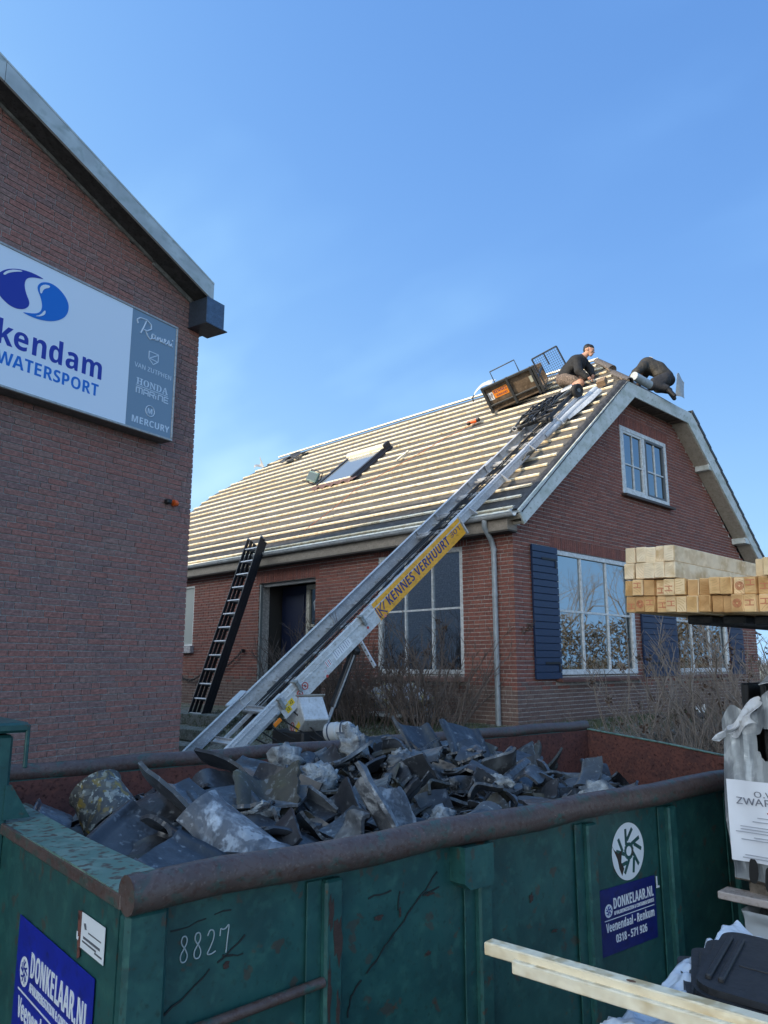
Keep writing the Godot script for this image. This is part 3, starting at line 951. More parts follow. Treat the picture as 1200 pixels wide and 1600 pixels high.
func house() -> void:
	var t := thing("brick_house", "red brick house with half-hipped roof stripped to felt and battens", "house", HX)
	var D := 9.5
	# ---- walls
	var g_holes := [Rect2(1.14, 1.55, 2.52, 2.02), Rect2(5.28, 1.55, 2.52, 2.02), Rect2(3.53, 4.88, 1.90, 1.33)]      # on the gable, u = distance from the front corner
	var f_holes := [Rect2(-2.95, 1.56, 1.95, 2.04), Rect2(-6.56, 0.80, 1.87, 2.59), Rect2(-10.4, 2.12, 1.26, 1.42)]
	var gtop := func(u: float) -> float: return minf(3.72 + minf(u, D - u) * tan(PITCH), 6.82)
	var gp := PackedVector2Array([Vector2(0, 0.2), Vector2(D, 0.2), Vector2(D, 3.74), Vector2(D - 3.72, 6.85), Vector2(3.72, 6.85), Vector2(0, 3.74)])
	# gable frame: local x = u (away along the gable), z = outward. It is the house frame turned.
	var GX := Transform3D(Basis(Vector3(0, 0, -1), Vector3.UP, Vector3(1, 0, 0)), Vector3.ZERO)
	var core_poly := PackedVector2Array()
	for p in gp: core_poly.append(Vector2(clampf(p.x, 0.009, D - 0.009), p.y))
	var cg := G.new()
	core(cg, core_poly, g_holes, -0.28, -0.009)
	var gable := part("gable_wall", cg, M.mortar_h, t, GX)
	var pick := func(b: Array) -> int:
		if b[2] < 1.40 + rng.randf_range(-0.12, 0.12): return 4 if rng.randf() < 0.55 else 5
		var r := rng.randf()
		return 0 if r < 0.38 else (1 if r < 0.62 else (2 if r < 0.82 else 3))
	var lint_g := [Rect2(1.02, 3.57, 2.76, 0.215), Rect2(5.16, 3.57, 2.76, 0.215), Rect2(3.42, 6.21, 2.12, 0.215)]
	var sill_g := [Rect2(1.02, 1.43, 2.76, 0.12), Rect2(5.16, 1.43, 2.76, 0.12)]
	var inside_g := func(x: float, y: float) -> bool: return y < gtop.call(x)
	var list := courses(0.0, D, 0.35, 6.85, inside_g, g_holes + lint_g + sill_g, 0.0625, 0.012, [0.112, 0.0])
	for l in lint_g:
		var x: float = l.position.x
		while x < l.end.x - 0.03:
			list.append([x, x + 0.049, l.position.y + 0.004, true]); x += 0.0612
	brickwork(gable, Transform3D.IDENTITY, list, BRICK_H, pick, 0.0505, 0.10, EYE, 150)
	var fp := PackedVector2Array([Vector2(-13.7, 0.2), Vector2(-0.28, 0.2), Vector2(-0.28, 3.80), Vector2(-13.7, 3.80)])
	var fg := G.new()
	core(fg, fp, f_holes, -0.28, -0.009)
	var front := part("front_wall", fg, M.mortar_h, t)
	var lint_f := [Rect2(-3.05, 3.60, 2.15, 0.2), Rect2(-6.66, 3.39, 2.07, 0.215)]
	var inside_f := func(x: float, y: float) -> bool: return true
	list = courses(-12.6, 0.0, 0.35, 3.80, inside_f, f_holes + lint_f + [Rect2(-3.05, 1.44, 2.15, 0.12)], 0.0625, 0.012, [0.0, 0.112])
	for l in lint_f:
		var x: float = l.position.x
		while x < l.end.x - 0.03:
			list.append([x, x + 0.049, l.position.y + 0.004, true]); x += 0.0612
	brickwork(front, Transform3D.IDENTITY, list, BRICK_H, pick, 0.0505, 0.10, EYE, 150)
	var bg := G.new()
	bg.box(T(-6.85, 2.0, -9.37), Vector3(13.4, 3.6, 0.25))
	bg.box(T(-13.6, 2.0, -4.75), Vector3(0.2, 3.6, 9.0))
	bg.prism(PackedVector2Array([Vector2(0.3, 3.75), Vector2(9.2, 3.75), Vector2(5.9, 6.5), Vector2(3.6, 6.5)]), -13.7, -13.55, GX)
	part("rear_walls", bg, M.mortar_h, t)
	var ig := G.new()
	ig.box(T(-6.9, 1.10, -4.75), Vector3(13.2, 0.1, 8.9))
	ig.box(T(-6.9, 3.86, -4.75), Vector3(13.2, 0.1, 8.9))
	ig.box(T(-3.6, 2.5, -4.8), Vector3(0.12, 2.6, 8.6))
	ig.box(T(-2.0, 5.0, -4.75), Vector3(0.1, 2.2, 3.6))
	part("inner_floors", ig, M.interior, t)
	# ---- gable windows and shutters (u along the gable)
	var cols := [0.80, 1.63]
	for u in [1.14, 5.28]:
		var o := win(t, GX * T(u, 1.56, -0.035), 2.52, 2.0, cols, [1.02], 0.075, M.glass, M.white, "window", 0.035)
		# deeper white sub-frame at the right and foot
		bx("foot_rail", Vector3(1.26, 0.045, 0.045), Vector3(2.50, 0.085, 0.03), M.white, o, 0.006)
		bx("side_rail", Vector3(2.46, 1.0, 0.040), Vector3(0.11, 1.96, 0.03), M.white, o, 0.006)
		bx("curtain", Vector3(2.28, 1.0, -0.16), Vector3(0.24, 1.85, 0.03), M.curtain, o)
		var sg := G.new()
		sg.box(R(Vector3(u + 1.26, 1.49, 0.03), Vector3(8, 0, 0)), Vector3(2.74, 0.055, 0.19), 0.006)
		part("window_sill", sg, M.sill, t, GX)
	for u in [0.43, 3.86, 4.57, 7.86]:
		shutter(t, GX * T(u, 1.50, 0.012), 0.70, 2.08)
	var up := win(t, GX * T(3.53, 4.88, -0.02), 1.90, 1.33, [0.95], [], 0.085, M.glass_dark, M.white, "window", 0.085)
	for i in 2:      # the two casements, dark with a white cross of thin bars
		var cx := 0.085 + 0.41 + i * 0.91
		var sf := G.new()
		for e in [[-0.37, 0.0, 0.045, 1.16], [0.37, 0.0, 0.045, 1.16], [0.0, 0.56, 0.70, 0.045], [0.0, -0.56, 0.70, 0.045]]:
			sf.box(T(cx + e[0], 0.665 + e[1], 0.004), Vector3(e[2], e[3], 0.04), 0.005)
		part("casement", sf, M.white if i == 0 else mat(lin(0.10, 0.11, 0.12), 0.5), up)
		bx("glazing_bar", Vector3(cx, 0.665, 0.0), Vector3(0.026, 1.08, 0.026), M.white, up)
		bx("glazing_bar", Vector3(cx, 0.60, 0.001), Vector3(0.70, 0.026, 0.022), M.white, up)
		if i == 1:
			var cg2 := G.new()
			cg2.sheet(10, 2, func(s: float, v: float) -> Vector3: return Vector3(cx + 0.05 + s * 0.28, 0.15 + v * 1.05, -0.09 + sin(s * 30.0) * 0.015), 0.004)
			part("curtain", cg2, M.curtain, up)
	var us := G.new()
	us.box(R(Vector3(4.48, 4.84, 0.035), Vector3(8, 0, 0)), Vector3(2.02, 0.05, 0.16), 0.006)
	part("window_sill", us, mat(lin(0.05, 0.035, 0.03), 0.5), t, GX)
	# ---- front windows
	var fw := win(t, T(-2.95, 1.57, -0.045), 1.95, 2.03, [0.65, 1.27], [1.05], 0.075, M.glass_thin, M.white, "window", 0.03)
	for i in 7: bx("blind_slat", Vector3(0.975, 0.20 + i * 0.27, -0.14), Vector3(1.75, 0.24, 0.012), mat(lin(0.66, 0.70, 0.71), 0.7), fw)
	var s2 := G.new()
	s2.box(R(Vector3(-1.975, 1.50, 0.03), Vector3(8, 0, 0)), Vector3(2.13, 0.07, 0.18), 0.006)
	part("window_sill", s2, mat(lin(0.34, 0.20, 0.16), 0.7, M.grain, Vector3.ONE * 3.0), t)
	var lw := win(t, T(-10.4, 2.13, -0.05), 1.26, 1.41, [], [], 0.05, mat(lin(0.22, 0.25, 0.24), 0.35), M.white, "window")
	bx("window_sill", Vector3(0.63, -0.07, 0.07), Vector3(1.4, 0.16, 0.14), mat(lin(0.60, 0.55, 0.55), 0.6, M.grain, Vector3.ONE * 2.0), lw)
	# ---- porch: recessed, dark blue door on the left, glazed cream screen on the right
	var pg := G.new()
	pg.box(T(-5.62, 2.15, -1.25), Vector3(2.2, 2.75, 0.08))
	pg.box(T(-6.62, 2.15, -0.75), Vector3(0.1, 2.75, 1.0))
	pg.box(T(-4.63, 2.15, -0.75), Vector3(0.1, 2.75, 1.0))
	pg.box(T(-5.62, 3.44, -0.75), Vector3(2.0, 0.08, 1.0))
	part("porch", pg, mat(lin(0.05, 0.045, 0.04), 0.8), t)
	bx("porch_floor", Vector3(-5.62, 0.80, -0.6), Vector3(1.86, 0.1, 1.25), M.concrete, t)
	var dr := G.new()
	dr.box(T(-5.98, 2.10, -0.55), Vector3(0.92, 2.48, 0.05), 0.008)
	dr.box(T(-5.98, 2.75, -0.515), Vector3(0.62, 0.8, 0.02), 0.008)
	dr.box(T(-5.98, 1.50, -0.515), Vector3(0.62, 0.9, 0.02), 0.008)
	var door := part("door", dr, mat(lin(0.008, 0.014, 0.045), 0.5), t)
	bx("handle", Vector3(-5.60, 1.95, -0.50), Vector3(0.03, 0.16, 0.05), M.zinc, door, 0.006)
	bx("door_jamb", Vector3(-6.51, 2.09, -0.03), Vector3(0.045, 2.55, 0.06), mat(lin(0.22, 0.23, 0.22), 0.6), t, 0.006)
	bx("door_head", Vector3(-5.62, 3.35, -0.10), Vector3(1.84, 0.07, 0.06), mat(lin(0.20, 0.20, 0.20), 0.6), t, 0.006)
	var gs := win(t, T(-5.50, 0.87, -0.46), 0.72, 2.46, [], [0.85, 1.62], 0.10, M.glass_dark, M.cream, "side_light", 0.05)
	var lp := G.new()
	lp.lathe([Vector2(0, 0), Vector2(0.05, 0.0), Vector2(0.07, 0.16), Vector2(0.02, 0.24), Vector2(0, 0.25)], 8, T(-4.76, 2.75, -0.10))
	part("porch_lantern", lp, M.zinc, t)
	# ---- eaves of the front: boxed fascia, gutter, downpipe
	var fa := G.new()
	fa.box(T(-6.85, 3.80, 0.135), Vector3(13.9, 0.17, 0.25), 0.006)
	part("fascia", fa, M.fascia, t)
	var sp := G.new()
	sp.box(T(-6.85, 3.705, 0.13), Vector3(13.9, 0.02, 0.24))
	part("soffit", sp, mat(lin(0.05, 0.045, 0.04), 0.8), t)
	var gu := G.new()
	var seg := 9
	var pr := PackedVector2Array()
	for i in seg + 1: pr.append(Vector2(0.315 + cos(PI + PI * i / seg) * 0.058, 3.945 + sin(PI + PI * i / seg) * 0.058))
	for i in seg + 1: pr.append(Vector2(0.315 + cos(TAU - PI * i / seg) * 0.051, 3.945 + sin(TAU - PI * i / seg) * 0.051))
	gu.prism(pr, -13.95, 0.27, Transform3D(Basis(Vector3(0, 0, 1), Vector3.UP, Vector3(1, 0, 0)), Vector3.ZERO))
	gu.tube([Vector3(-13.95, 3.95, 0.373), Vector3(0.27, 3.95, 0.373)], 0.010, 6)
	part("gutter", gu, M.gutter, t)
	var dp := G.new()
	dp.tube([Vector3(-0.30, 3.90, 0.30), Vector3(-0.30, 3.78, 0.30), Vector3(-0.31, 3.62, 0.14), Vector3(-0.31, 3.50, 0.075), Vector3(-0.31, 3.3, 0.07), Vector3(-0.31, 0.7, 0.07)], 0.042, 12)
	for y in [3.44, 2.75, 1.75]: dp.tube([Vector3(-0.31, y, 0.07), Vector3(-0.31, y + 0.045, 0.07)], 0.050, 12)
	part("downpipe", dp, M.zinc, t)
	# ---- roof
	var rf := G.new()
	var e := -0.012
	var rp := PackedVector2Array([Vector2(X_L, 0), Vector2(X_R, 0), Vector2(X_R, HIP_S), Vector2(verge_r(TOP_S), TOP_S), Vector2(verge_l(TOP_S), TOP_S), Vector2(X_L, HIP_S)])
	var RX := Transform3D(Basis(Vector3.RIGHT, Vector3(0, sin(PITCH), -cos(PITCH)), Vector3(0, cos(PITCH), sin(PITCH))), Vector3(0, EAVE_Y, EAVE_Z))   # x along, y up the slope, z out of the roof
	var BX := Transform3D(Basis(Vector3.LEFT, Vector3(0, sin(PITCH), cos(PITCH)), Vector3(0, cos(PITCH), -sin(PITCH))), Vector3(0, EAVE_Y, -D - EAVE_Z))
	rf.prism(rp, -0.09, -0.02, RX)
	part("roof_boarding", rf, M.soffit, t)
	# felt laid in strips, each lapping the one below and sagging a little between battens
	var nz := FastNoiseLite.new()
	nz.seed = 8; nz.frequency = 0.8
	var lap := 0.0
	var strip := 0
	while lap < TOP_S - 0.02:
		var s0 := lap
		var s1 := minf(lap + 1.12, TOP_S)
		var fg2 := G.new()
		fg2.sheet(150, 14, func(s: float, v: float) -> Vector3:
			var sl := lerpf(s0, s1, v)
			var x := lerpf(verge_l(sl), verge_r(sl), s)
			var ripple := nz.get_noise_2d(x * 1.6, sl * 1.0 + strip * 9.0) * 0.012 + nz.get_noise_2d(x * 5.0 + sl * 3.0, sl * 2.0) * 0.008
			return RX * Vector3(x, sl, 0.006 + 0.005 * (1.0 - v) + ripple * (0.0 if v < 0.02 else 1.0)), 0.003)
		part("roof_felt", fg2, M.felt_black if strip == 0 else M.felt, t)
		lap += 1.04; strip += 1
	# battens
	var s := 0.06
	var row := 0
	while s < TOP_S + 0.02:
		var right := verge_r(s) - (0.05 + rng.randf_range(0.0, 0.14) if s > HIP_S else 0.17 + rng.randf_range(0.0, 0.06))
		var left := verge_l(s) + 0.02
		var x0 := left
		var k := 0
		while x0 < right - 0.05:
			var l := rng.randf_range(3.6, 5.4)
			if k == 0: l = rng.randf_range(1.5, 4.8)
			var x1 := minf(x0 + l, right)
			if right - x1 < 0.7: x1 = right
			# leave the roof window free
			var spans := [[x0, x1]]
			if s > 2.93 and s < 4.68:
				spans = []
				if x0 < -7.30: spans.append([x0, minf(x1, -7.30)])
				if x1 > -5.72: spans.append([maxf(x0, -5.72), x1])
			for q in spans:
				if q[1] - q[0] < 0.1: continue
				var bg3 := G.new()
				bg3.box(RX * Transform3D(Basis.from_euler(Vector3(0, 0, rng.randf_range(-0.0012, 0.0012))), Vector3((q[0] + q[1]) * 0.5, s + rng.randf_range(-0.006, 0.006), 0.016 + 0.016)), Vector3(q[1] - q[0] - 0.004, 0.046, 0.033), 0.003)
				part("batten", bg3, M["batten%d" % rng.randi_range(0, 2)], t)
			x0 = x1; k += 1
		s += 0.125 if row == 0 else 0.335
		row += 1
	# hips at both ends and the tiled rear slope
	var hg := G.new()
	for side in 2:
		var a := slope_pt(X_R if side == 0 else X_L, HIP_S, 0.0)
		var b := Vector3(a.x, a.y, -D - a.z)
		var pk := slope_pt(verge_r(TOP_S) if side == 0 else verge_l(TOP_S), TOP_S, 0.0)
		var nn := (b - a).cross(pk - a).normalized() * (1.0 if side == 0 else -1.0) * 0.07
		if side == 0: hg.tri(a, b, pk); hg.tri(a - nn, pk - nn, b - nn); hg.quad(a - nn, b - nn, b, a)
		else: hg.tri(a, pk, b)
	part("hip_end", hg, M.felt, t)
	var back := G.new()
	var bp := PackedVector2Array([Vector2(-X_R, 0), Vector2(-X_L, 0), Vector2(-X_L, HIP_S), Vector2(-verge_l(TOP_S), TOP_S), Vector2(-verge_r(TOP_S), TOP_S), Vector2(-X_R, HIP_S)])
	back.prism(bp, -0.09, 0.01, BX)
	part("rear_slope", back, M.tile_dark, t)
	var vt := 0.02
	while vt < HIP_S - 0.1:      # the old tiles still hanging on the rear verge
		var tg := G.new()
		tg.box(BX * R(Vector3(-X_R + 0.10, vt + 0.19, 0.055), Vector3(-4.5, 0, rng.randf_range(-2, 2))), Vector3(0.26, 0.41, 0.022), 0.008)
		tg.box(BX * R(Vector3(-X_R - 0.035, vt + 0.19, 0.035), Vector3(-4.5, 0, 0)), Vector3(0.022, 0.40, 0.08), 0.006)
		part("verge_tile", tg, M.tile_dark, t)
		vt += 0.335
	var rt := 0
	# bargeboards on the gable
	var by := [[slope_pt(X_R, -0.04, 0.02), slope_pt(X_R, HIP_S + 0.06, 0.02)]]
	for bb in 3:
		var gb := G.new()
		var w := 0.205
		if bb == 0: gb.prism(PackedVector2Array([Vector2(-0.28, EAVE_Y + 0.05), Vector2(-0.14, EAVE_Y - 0.15), Vector2(3.60, 6.70), Vector2(3.35, 6.955)]), 0.30, 0.328, GX)
		elif bb == 1: gb.prism(PackedVector2Array([Vector2(3.352, 6.955), Vector2(3.602, 6.70), Vector2(D - 3.602, 6.70), Vector2(D - 3.352, 6.955)]), 0.30, 0.328, GX)
		else: gb.prism(PackedVector2Array([Vector2(D - 3.35, 6.955), Vector2(D - 3.60, 6.70), Vector2(D + 0.14, EAVE_Y - 0.15), Vector2(D + 0.28, EAVE_Y + 0.05)]), 0.30, 0.328, GX)
		part("bargeboard", gb, M.barge, t)
	# lid boards: lead at the lower corner
	var ld := G.new()
	ld.box(GX * R(Vector3(-0.17, 4.02, 0.20), Vector3(0, 0, 40)), Vector3(0.24, 0.012, 0.30), 0.003)
	part("corner_flashing", ld, M.zinc, t)
	# soffits under the overhang: level under the hip, raking at the right with purlin ends
	var so := G.new()
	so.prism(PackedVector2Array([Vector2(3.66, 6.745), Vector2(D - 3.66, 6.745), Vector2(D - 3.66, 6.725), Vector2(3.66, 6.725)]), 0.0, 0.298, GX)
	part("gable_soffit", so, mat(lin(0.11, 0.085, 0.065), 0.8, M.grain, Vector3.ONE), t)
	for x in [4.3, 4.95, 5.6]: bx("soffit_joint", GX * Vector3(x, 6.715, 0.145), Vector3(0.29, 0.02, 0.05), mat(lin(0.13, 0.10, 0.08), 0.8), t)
	var so2 := G.new()
	so2.prism(PackedVector2Array([Vector2(D - 3.66, 6.745), Vector2(D - 3.66, 6.715), Vector2(D + 0.10, 3.80), Vector2(D + 0.13, 3.83)]), 0.0, 0.298, GX)
	part("raking_soffit", so2, M.soffit, t)
	so2 = G.new()
	so2.prism(PackedVector2Array([Vector2(3.66, 6.745), Vector2(3.66, 6.715), Vector2(-0.10, 3.80), Vector2(-0.13, 3.83)]), 0.0, 0.298, GX)
	part("raking_soffit", so2, M.soffit, t)
	for u in [D - 2.55, D - 0.85]:
		var yb: float = 3.80 + (D + 0.05 - u) * tan(PITCH)
		var pgn := G.new()
		pgn.box(GX * R(Vector3(u, yb - 0.06, 0.16), Vector3(0, 0, 0)), Vector3(0.30, 0.13, 0.31), 0.01)
		part("purlin_end", pgn, M.barge, t)
	# torn black felt turned down over the bargeboard
	var tf := G.new()
	var fn := FastNoiseLite.new()
	fn.seed = 17; fn.frequency = 1.4
	tf.sheet(70, 8, func(s: float, v: float) -> Vector3:
		var sl := lerpf(0.05, HIP_S + 0.05, s)
		var w := 0.19 + 0.035 * fn.get_noise_1d(sl * 1.7) + 0.02 * fn.get_noise_1d(sl * 6.0)
		var p := RX * Vector3(X_R + 0.030 - w * (1.0 - v), sl, 0.030 + 0.030 * sin(v * PI) + 0.012 * fn.get_noise_2d(sl * 5.0, v * 3.0))
		if v > 0.85: p = RX * Vector3(X_R + 0.036, sl, -0.012 - 0.02 * absf(fn.get_noise_1d(sl * 2.6)))
		return p, 0.003)
	part("felt_flap", tf, M.felt_black, t)
	# boards along the bare hip
	var hr := G.new()
	var a := slope_pt(X_R, HIP_S, 0.03)
	var pk := slope_pt(verge_r(TOP_S), TOP_S, 0.03)
	hr.bar(a, pk, 0.16, 0.03, Vector3(0.6, 0.8, 0.3).normalized(), 0.006)
	part("hip_board", hr, mat(lin(0.26, 0.19, 0.13), 0.8, M.grain, Vector3.ONE * 2.0), t)
	var rr := G.new()
	rr.bar(slope_pt(verge_l(TOP_S), TOP_S + 0.05, 0.05), slope_pt(verge_r(TOP_S), TOP_S + 0.05, 0.05), 0.06, 0.04, Vector3.UP, 0.004)
	part("ridge_batten", rr, M.batten1, t)
	roof_window(RX)

func roof_window(RX: Transform3D) -> void:
	var t := thing("roof_window", "pivot roof window with cream top hood and black frame side", "roof window", HX * RX)
	var sky_pane := mat(lin(0.20, 0.235, 0.27), 0.08, null, Vector3.ONE, 0.25)
	var x0 := -7.20
	var x1 := -5.88
	var y0 := 3.05
	var y1 := 4.50
	var g := G.new()
	for e in [[x0 + 0.04, (y0 + y1) * 0.5, 0.08, y1 - y0], [x1 - 0.04, (y0 + y1) * 0.5, 0.08, y1 - y0]]: g.box(T(e[0], e[1], 0.055), Vector3(e[2], e[3], 0.13), 0.006)
	part("frame_side", g, mat(lin(0.035, 0.035, 0.04), 0.45), t)
	for i in 3: bx("cover_profile", Vector3(x1 + 0.02 + i * 0.045, (y0 + y1) * 0.5, 0.075 - i * 0.012), Vector3(0.028, y1 - y0 + 0.1, 0.03), mat(lin(0.02, 0.02, 0.024), 0.4), t, 0.005)
	bx("sash_bottom", Vector3((x0 + x1) * 0.5, y0 + 0.03, 0.05), Vector3(x1 - x0 - 0.16, 0.06, 0.10), M.batten0, t, 0.006)
	bx("sash_top", Vector3((x0 + x1) * 0.5, y1 - 0.16, 0.075), Vector3(x1 - x0 - 0.16, 0.05, 0.08), M.batten0, t, 0.006)
	bx("pane", Vector3((x0 + x1) * 0.5, (y0 + y1) * 0.5 - 0.06, 0.085), Vector3(x1 - x0 - 0.165, y1 - y0 - 0.24, 0.008), sky_pane, t)
	var h := G.new()
	h.tube([Vector3(x0 - 0.02, y1 - 0.02, 0.10), Vector3(x1 + 0.0, y1 - 0.02, 0.10)], 0.105, 14)
	part("hood", h, mat(lin(0.72, 0.66, 0.52), 0.5, grain_soft(), Vector3.ONE * 2.0), t)
	bx("hood_cap", Vector3(x1 + 0.035, y1 - 0.02, 0.10), Vector3(0.07, 0.23, 0.22), mat(lin(0.02, 0.02, 0.024), 0.5), t, 0.02)
	var ap := G.new()
	var fn := FastNoiseLite.new()
	fn.seed = 91; fn.frequency = 3.0
	ap.sheet(36, 4, func(s: float, v: float) -> Vector3: return Vector3(lerpf(x0 - 0.12, x1 + 0.16, s), y0 - 0.02 - v * (0.17 + 0.05 * fn.get_noise_1d(s * 4.0)), 0.085 + 0.030 * sin(s * 34.0) * v + 0.02 * fn.get_noise_2d(s * 9.0, v) - v * 0.01), 0.004)
	part("apron_flashing", ap, mat(lin(0.20, 0.115, 0.095), 0.7, M.grain, Vector3.ONE * 3.0), t)
# ---------------------------------------------------------------- the green skip
func skip() -> void:
	var t := thing("waste_skip", "long dark green steel skip with rusty rim, heaped with broken tiles", "skip", SX)
	var green := mat(Color(1, 1, 1), 0.42, layered(Color(0.140, 0.320, 0.310), [[Color(0.110, 0.27, 0.27), 101, 0.010, 0.42, 0.68], [Color(0.19, 0.37, 0.345), 102, 0.03, 0.60, 0.85], [Color(0.12, 0.24, 0.22), 104, 0.07, 0.72, 0.84], [Color(0.30, 0.22, 0.18), 103, 0.02, 0.78, 0.80]], 512), Vector3(1.1, 0.8, 1.1), 0, bump(12, 0.02), 0.25)
	var green_top := mat(Color(1, 1, 1), 0.5, layered(Color(0.34, 0.48, 0.44), [[Color(0.43, 0.54, 0.50), 105, 0.02, 0.42, 0.7], [Color(0.30, 0.26, 0.22), 106, 0.06, 0.62, 0.74]], 256), Vector3(1.5, 1.5, 1.5), 0, bump(12, 0.02), 0.3)
	var rim := mat(Color(1, 1, 1), 0.48, layered(Color(0.30, 0.255, 0.245), [[Color(0.355, 0.305, 0.29), 107, 0.012, 0.40, 0.7], [Color(0.18, 0.31, 0.29), 108, 0.014, 0.66, 0.72], [Color(0.27, 0.17, 0.14), 109, 0.07, 0.60, 0.74], [Color(0.46, 0.40, 0.38), 110, 0.09, 0.74, 0.84]], 512), Vector3(1.3, 1.3, 1.3), 0, bump(13, 0.04), 0.4)
	var rust := mat(Color(1, 1, 1), 0.85, layered(Color(0.42, 0.285, 0.265), [[Color(0.345, 0.25, 0.245), 111, 0.012, 0.42, 0.66], [Color(0.47, 0.31, 0.275), 112, 0.05, 0.58, 0.78], [Color(0.22, 0.15, 0.14), 113, 0.09, 0.66, 0.8]], 512), Vector3(0.9, 0.7, 0.9), 0, bump(13, 0.04), 0.35)
	rust.metallic_specular = 0.2
	var oxide := mat(lin(0.060, 0.034, 0.028), 0.8, M.grain, Vector3.ONE * 8.0)
	var L := 5.05
	var W := 2.4
	# floor and four sides, each a steel sheet with a rusty inside
	bx("floor_plate", Vector3(L * 0.5, 0.20, -W * 0.5), Vector3(L, 0.04, W), rust, t)
	for z in [0.35, 1.95]: bx("skid_rail", Vector3(L * 0.5, 0.09, -z - 0.05), Vector3(L, 0.18, 0.12), green, t)
	var dent := FastNoiseLite.new()
	dent.seed = 61; dent.frequency = 1.3; dent.fractal_octaves = 2
	var pn := G.new()
	pn.sheet(160, 24, func(s: float, v: float) -> Vector3: return Vector3(s * L, 0.20 + v * 0.98, -0.0505 - 0.007 * (0.5 + 0.5 * dent.get_noise_2d(s * L * 1.6, v * 1.6)) * sin(v * PI)), 0.004)
	part("side_panel", pn, green, t)
	bx("side_panel", Vector3(L * 0.5, 0.69, -W + 0.053), Vector3(L, 0.98, 0.006), green, t)
	bx("side_lining", Vector3(L * 0.5, 0.69, -0.0595), Vector3(L - 0.02, 0.97, 0.005), rust, t)
	bx("side_lining", Vector3(L * 0.5, 0.69, -W + 0.0595), Vector3(L - 0.02, 0.97, 0.005), rust, t)
	for z in [-0.02, -W + 0.02]:
		var g := G.new()
		var pts := []
		for i in 21: pts.append(Vector3(lerpf(0.0, L, i / 20.0), 1.209 + 0.005 * sin(i * 1.9), z + 0.005 * cos(i * 2.3)))
		g.tube(pts, 0.046, 16)
		part("rim_tube", g, rim, t)
	# stiffening ribs along the near and far sides
	for k in 8:
		var x: float = [0.614, 1.237, 1.835, 2.41, 2.98, 3.56, 4.14, 4.72][k]
		for s in 2:
			var g := G.new()
			var z := -0.025 if s == 0 else -W + 0.025
			g.box(T(x, 0.67, z - 0.008 if s == 0 else z), Vector3(0.062, 0.95, 0.030), 0.008)
			g.box(T(x - 0.055, 0.67, z - 0.019 if s == 0 else z + 0.019), Vector3(0.05, 0.95, 0.006), 0.002)
			var wb := part("rib", g, green, t)
			if s == 0:
				var bead := G.new()
				for sx in [-0.033, 0.033]:
					var bp := []
					for q in 24: bp.append(Vector3(x + sx + 0.0012 * sin(q * 2.1), 0.22 + q * 0.040, -0.046 + 0.001 * cos(q * 2.7)))
					bead.tube(bp, 0.0045, 5)
				part("weld_bead", bead, green, wb)
	# the first rib is scraped to the primer
	for e in [[0.60, 1.055, 0.022, 0.10], [0.625, 0.985, 0.03, 0.15], [0.598, 0.86, 0.014, 0.18], [0.628, 0.80, 0.018, 0.10]]:
		var g := G.new()
		g.prism(blot(e[2], e[3]), 0, 0.0012, T(e[0], e[1], -0.0179))
		part("scraped_primer", g, oxide, t)
	var br := G.new()
	br.prism(PackedVector2Array([Vector2(1.10, 1.165), Vector2(1.10, 1.055), Vector2(1.125, 1.035), Vector2(1.235, 1.035), Vector2(1.235, 1.165)]), -0.05, 0.02)
	part("rope_cleat", br, green, t)
	for e in [[0.02, 0.585, 0.877]]:
		var g := G.new()
		g.tube([Vector3(e[0], e[2] - 0.02, -0.03), Vector3(e[1], e[2] + 0.004, -0.03)], 0.014, 10)
		part("side_rail", g, rim, t)
	var scr := mat(lin(0.012, 0.016, 0.016), 0.6)
	for e in [[1.043, 1.09, 0.70, 0.815], [0.70, 0.815, 0.685, 0.76], [0.05, 0.86, 0.345, 1.045], [0.11, 1.09, 0.30, 1.118], [0.28, 1.01, 0.34, 1.0], [0.76, 1.06, 0.85, 1.068], [0.87, 0.99, 0.885, 1.06], [0.98, 1.03, 1.05, 1.045]]:
		var g := G.new()
		var a := Vector3(e[0], e[1], -0.0500)
		var b := Vector3(e[2], e[3], -0.0500)
		var side := (b - a).cross(Vector3.BACK).normalized()
		var n := maxi(4, int((b - a).length() / 0.022))
		var line := []
		for i in n + 1: line.append(a.lerp(b, float(i) / n) + side * (0.004 * sin(i * 1.7) * sin(i * 0.6 + e[0] * 30.0)))
		for i in n:
			if rng.randf() < 0.10: continue
			g.bar(line[i], line[i + 1], 0.0022 + 0.0030 * rng.randf(), 0.0022, Vector3.BACK)
		part("scrape", g, scr, t)
	for e in [[0.80, 1.0, 0.055, 0.018], [0.885, 1.0, 0.012, 0.04], [1.01, 1.03, 0.05, 0.014], [0.29, 0.985, 0.035, 0.022], [1.0, 0.86, 0.03, 0.016], [1.5, 0.93, 0.03, 0.05], [1.62, 0.8, 0.05, 0.015]]:
		var g := G.new()
		g.prism(blot(e[2] * 0.8, e[3] * 0.8), 0, 0.0012, T(e[0], e[1], -0.0499))
		part("rust_spot", g, oxide, t)
	# corner posts
	for z in [-0.03, -W + 0.03]:
		var g := G.new()
		g.box(T(0.055, 0.66, z), Vector3(0.11, 1.02, 0.05), 0.012)
		part("corner_post", g, green, t)
	# left end: panel, wide flat top plate, hook frame
	bx("end_panel", Vector3(0.012, 0.68, -W * 0.5), Vector3(0.008, 1.0, W - 0.1), green, t)
	bx("end_lining", Vector3(0.135, 0.68, -W * 0.5), Vector3(0.006, 1.0, W - 0.13), rust, t)
	var tp := G.new()
	tp.sheet(6, 24, func(s: float, v: float) -> Vector3: return Vector3(lerpf(0.0, 0.155, s), 1.206 + 0.004 * sin(v * 9.0 + s * 2.0), lerpf(-0.04, -W + 0.04, v)), 0.012)
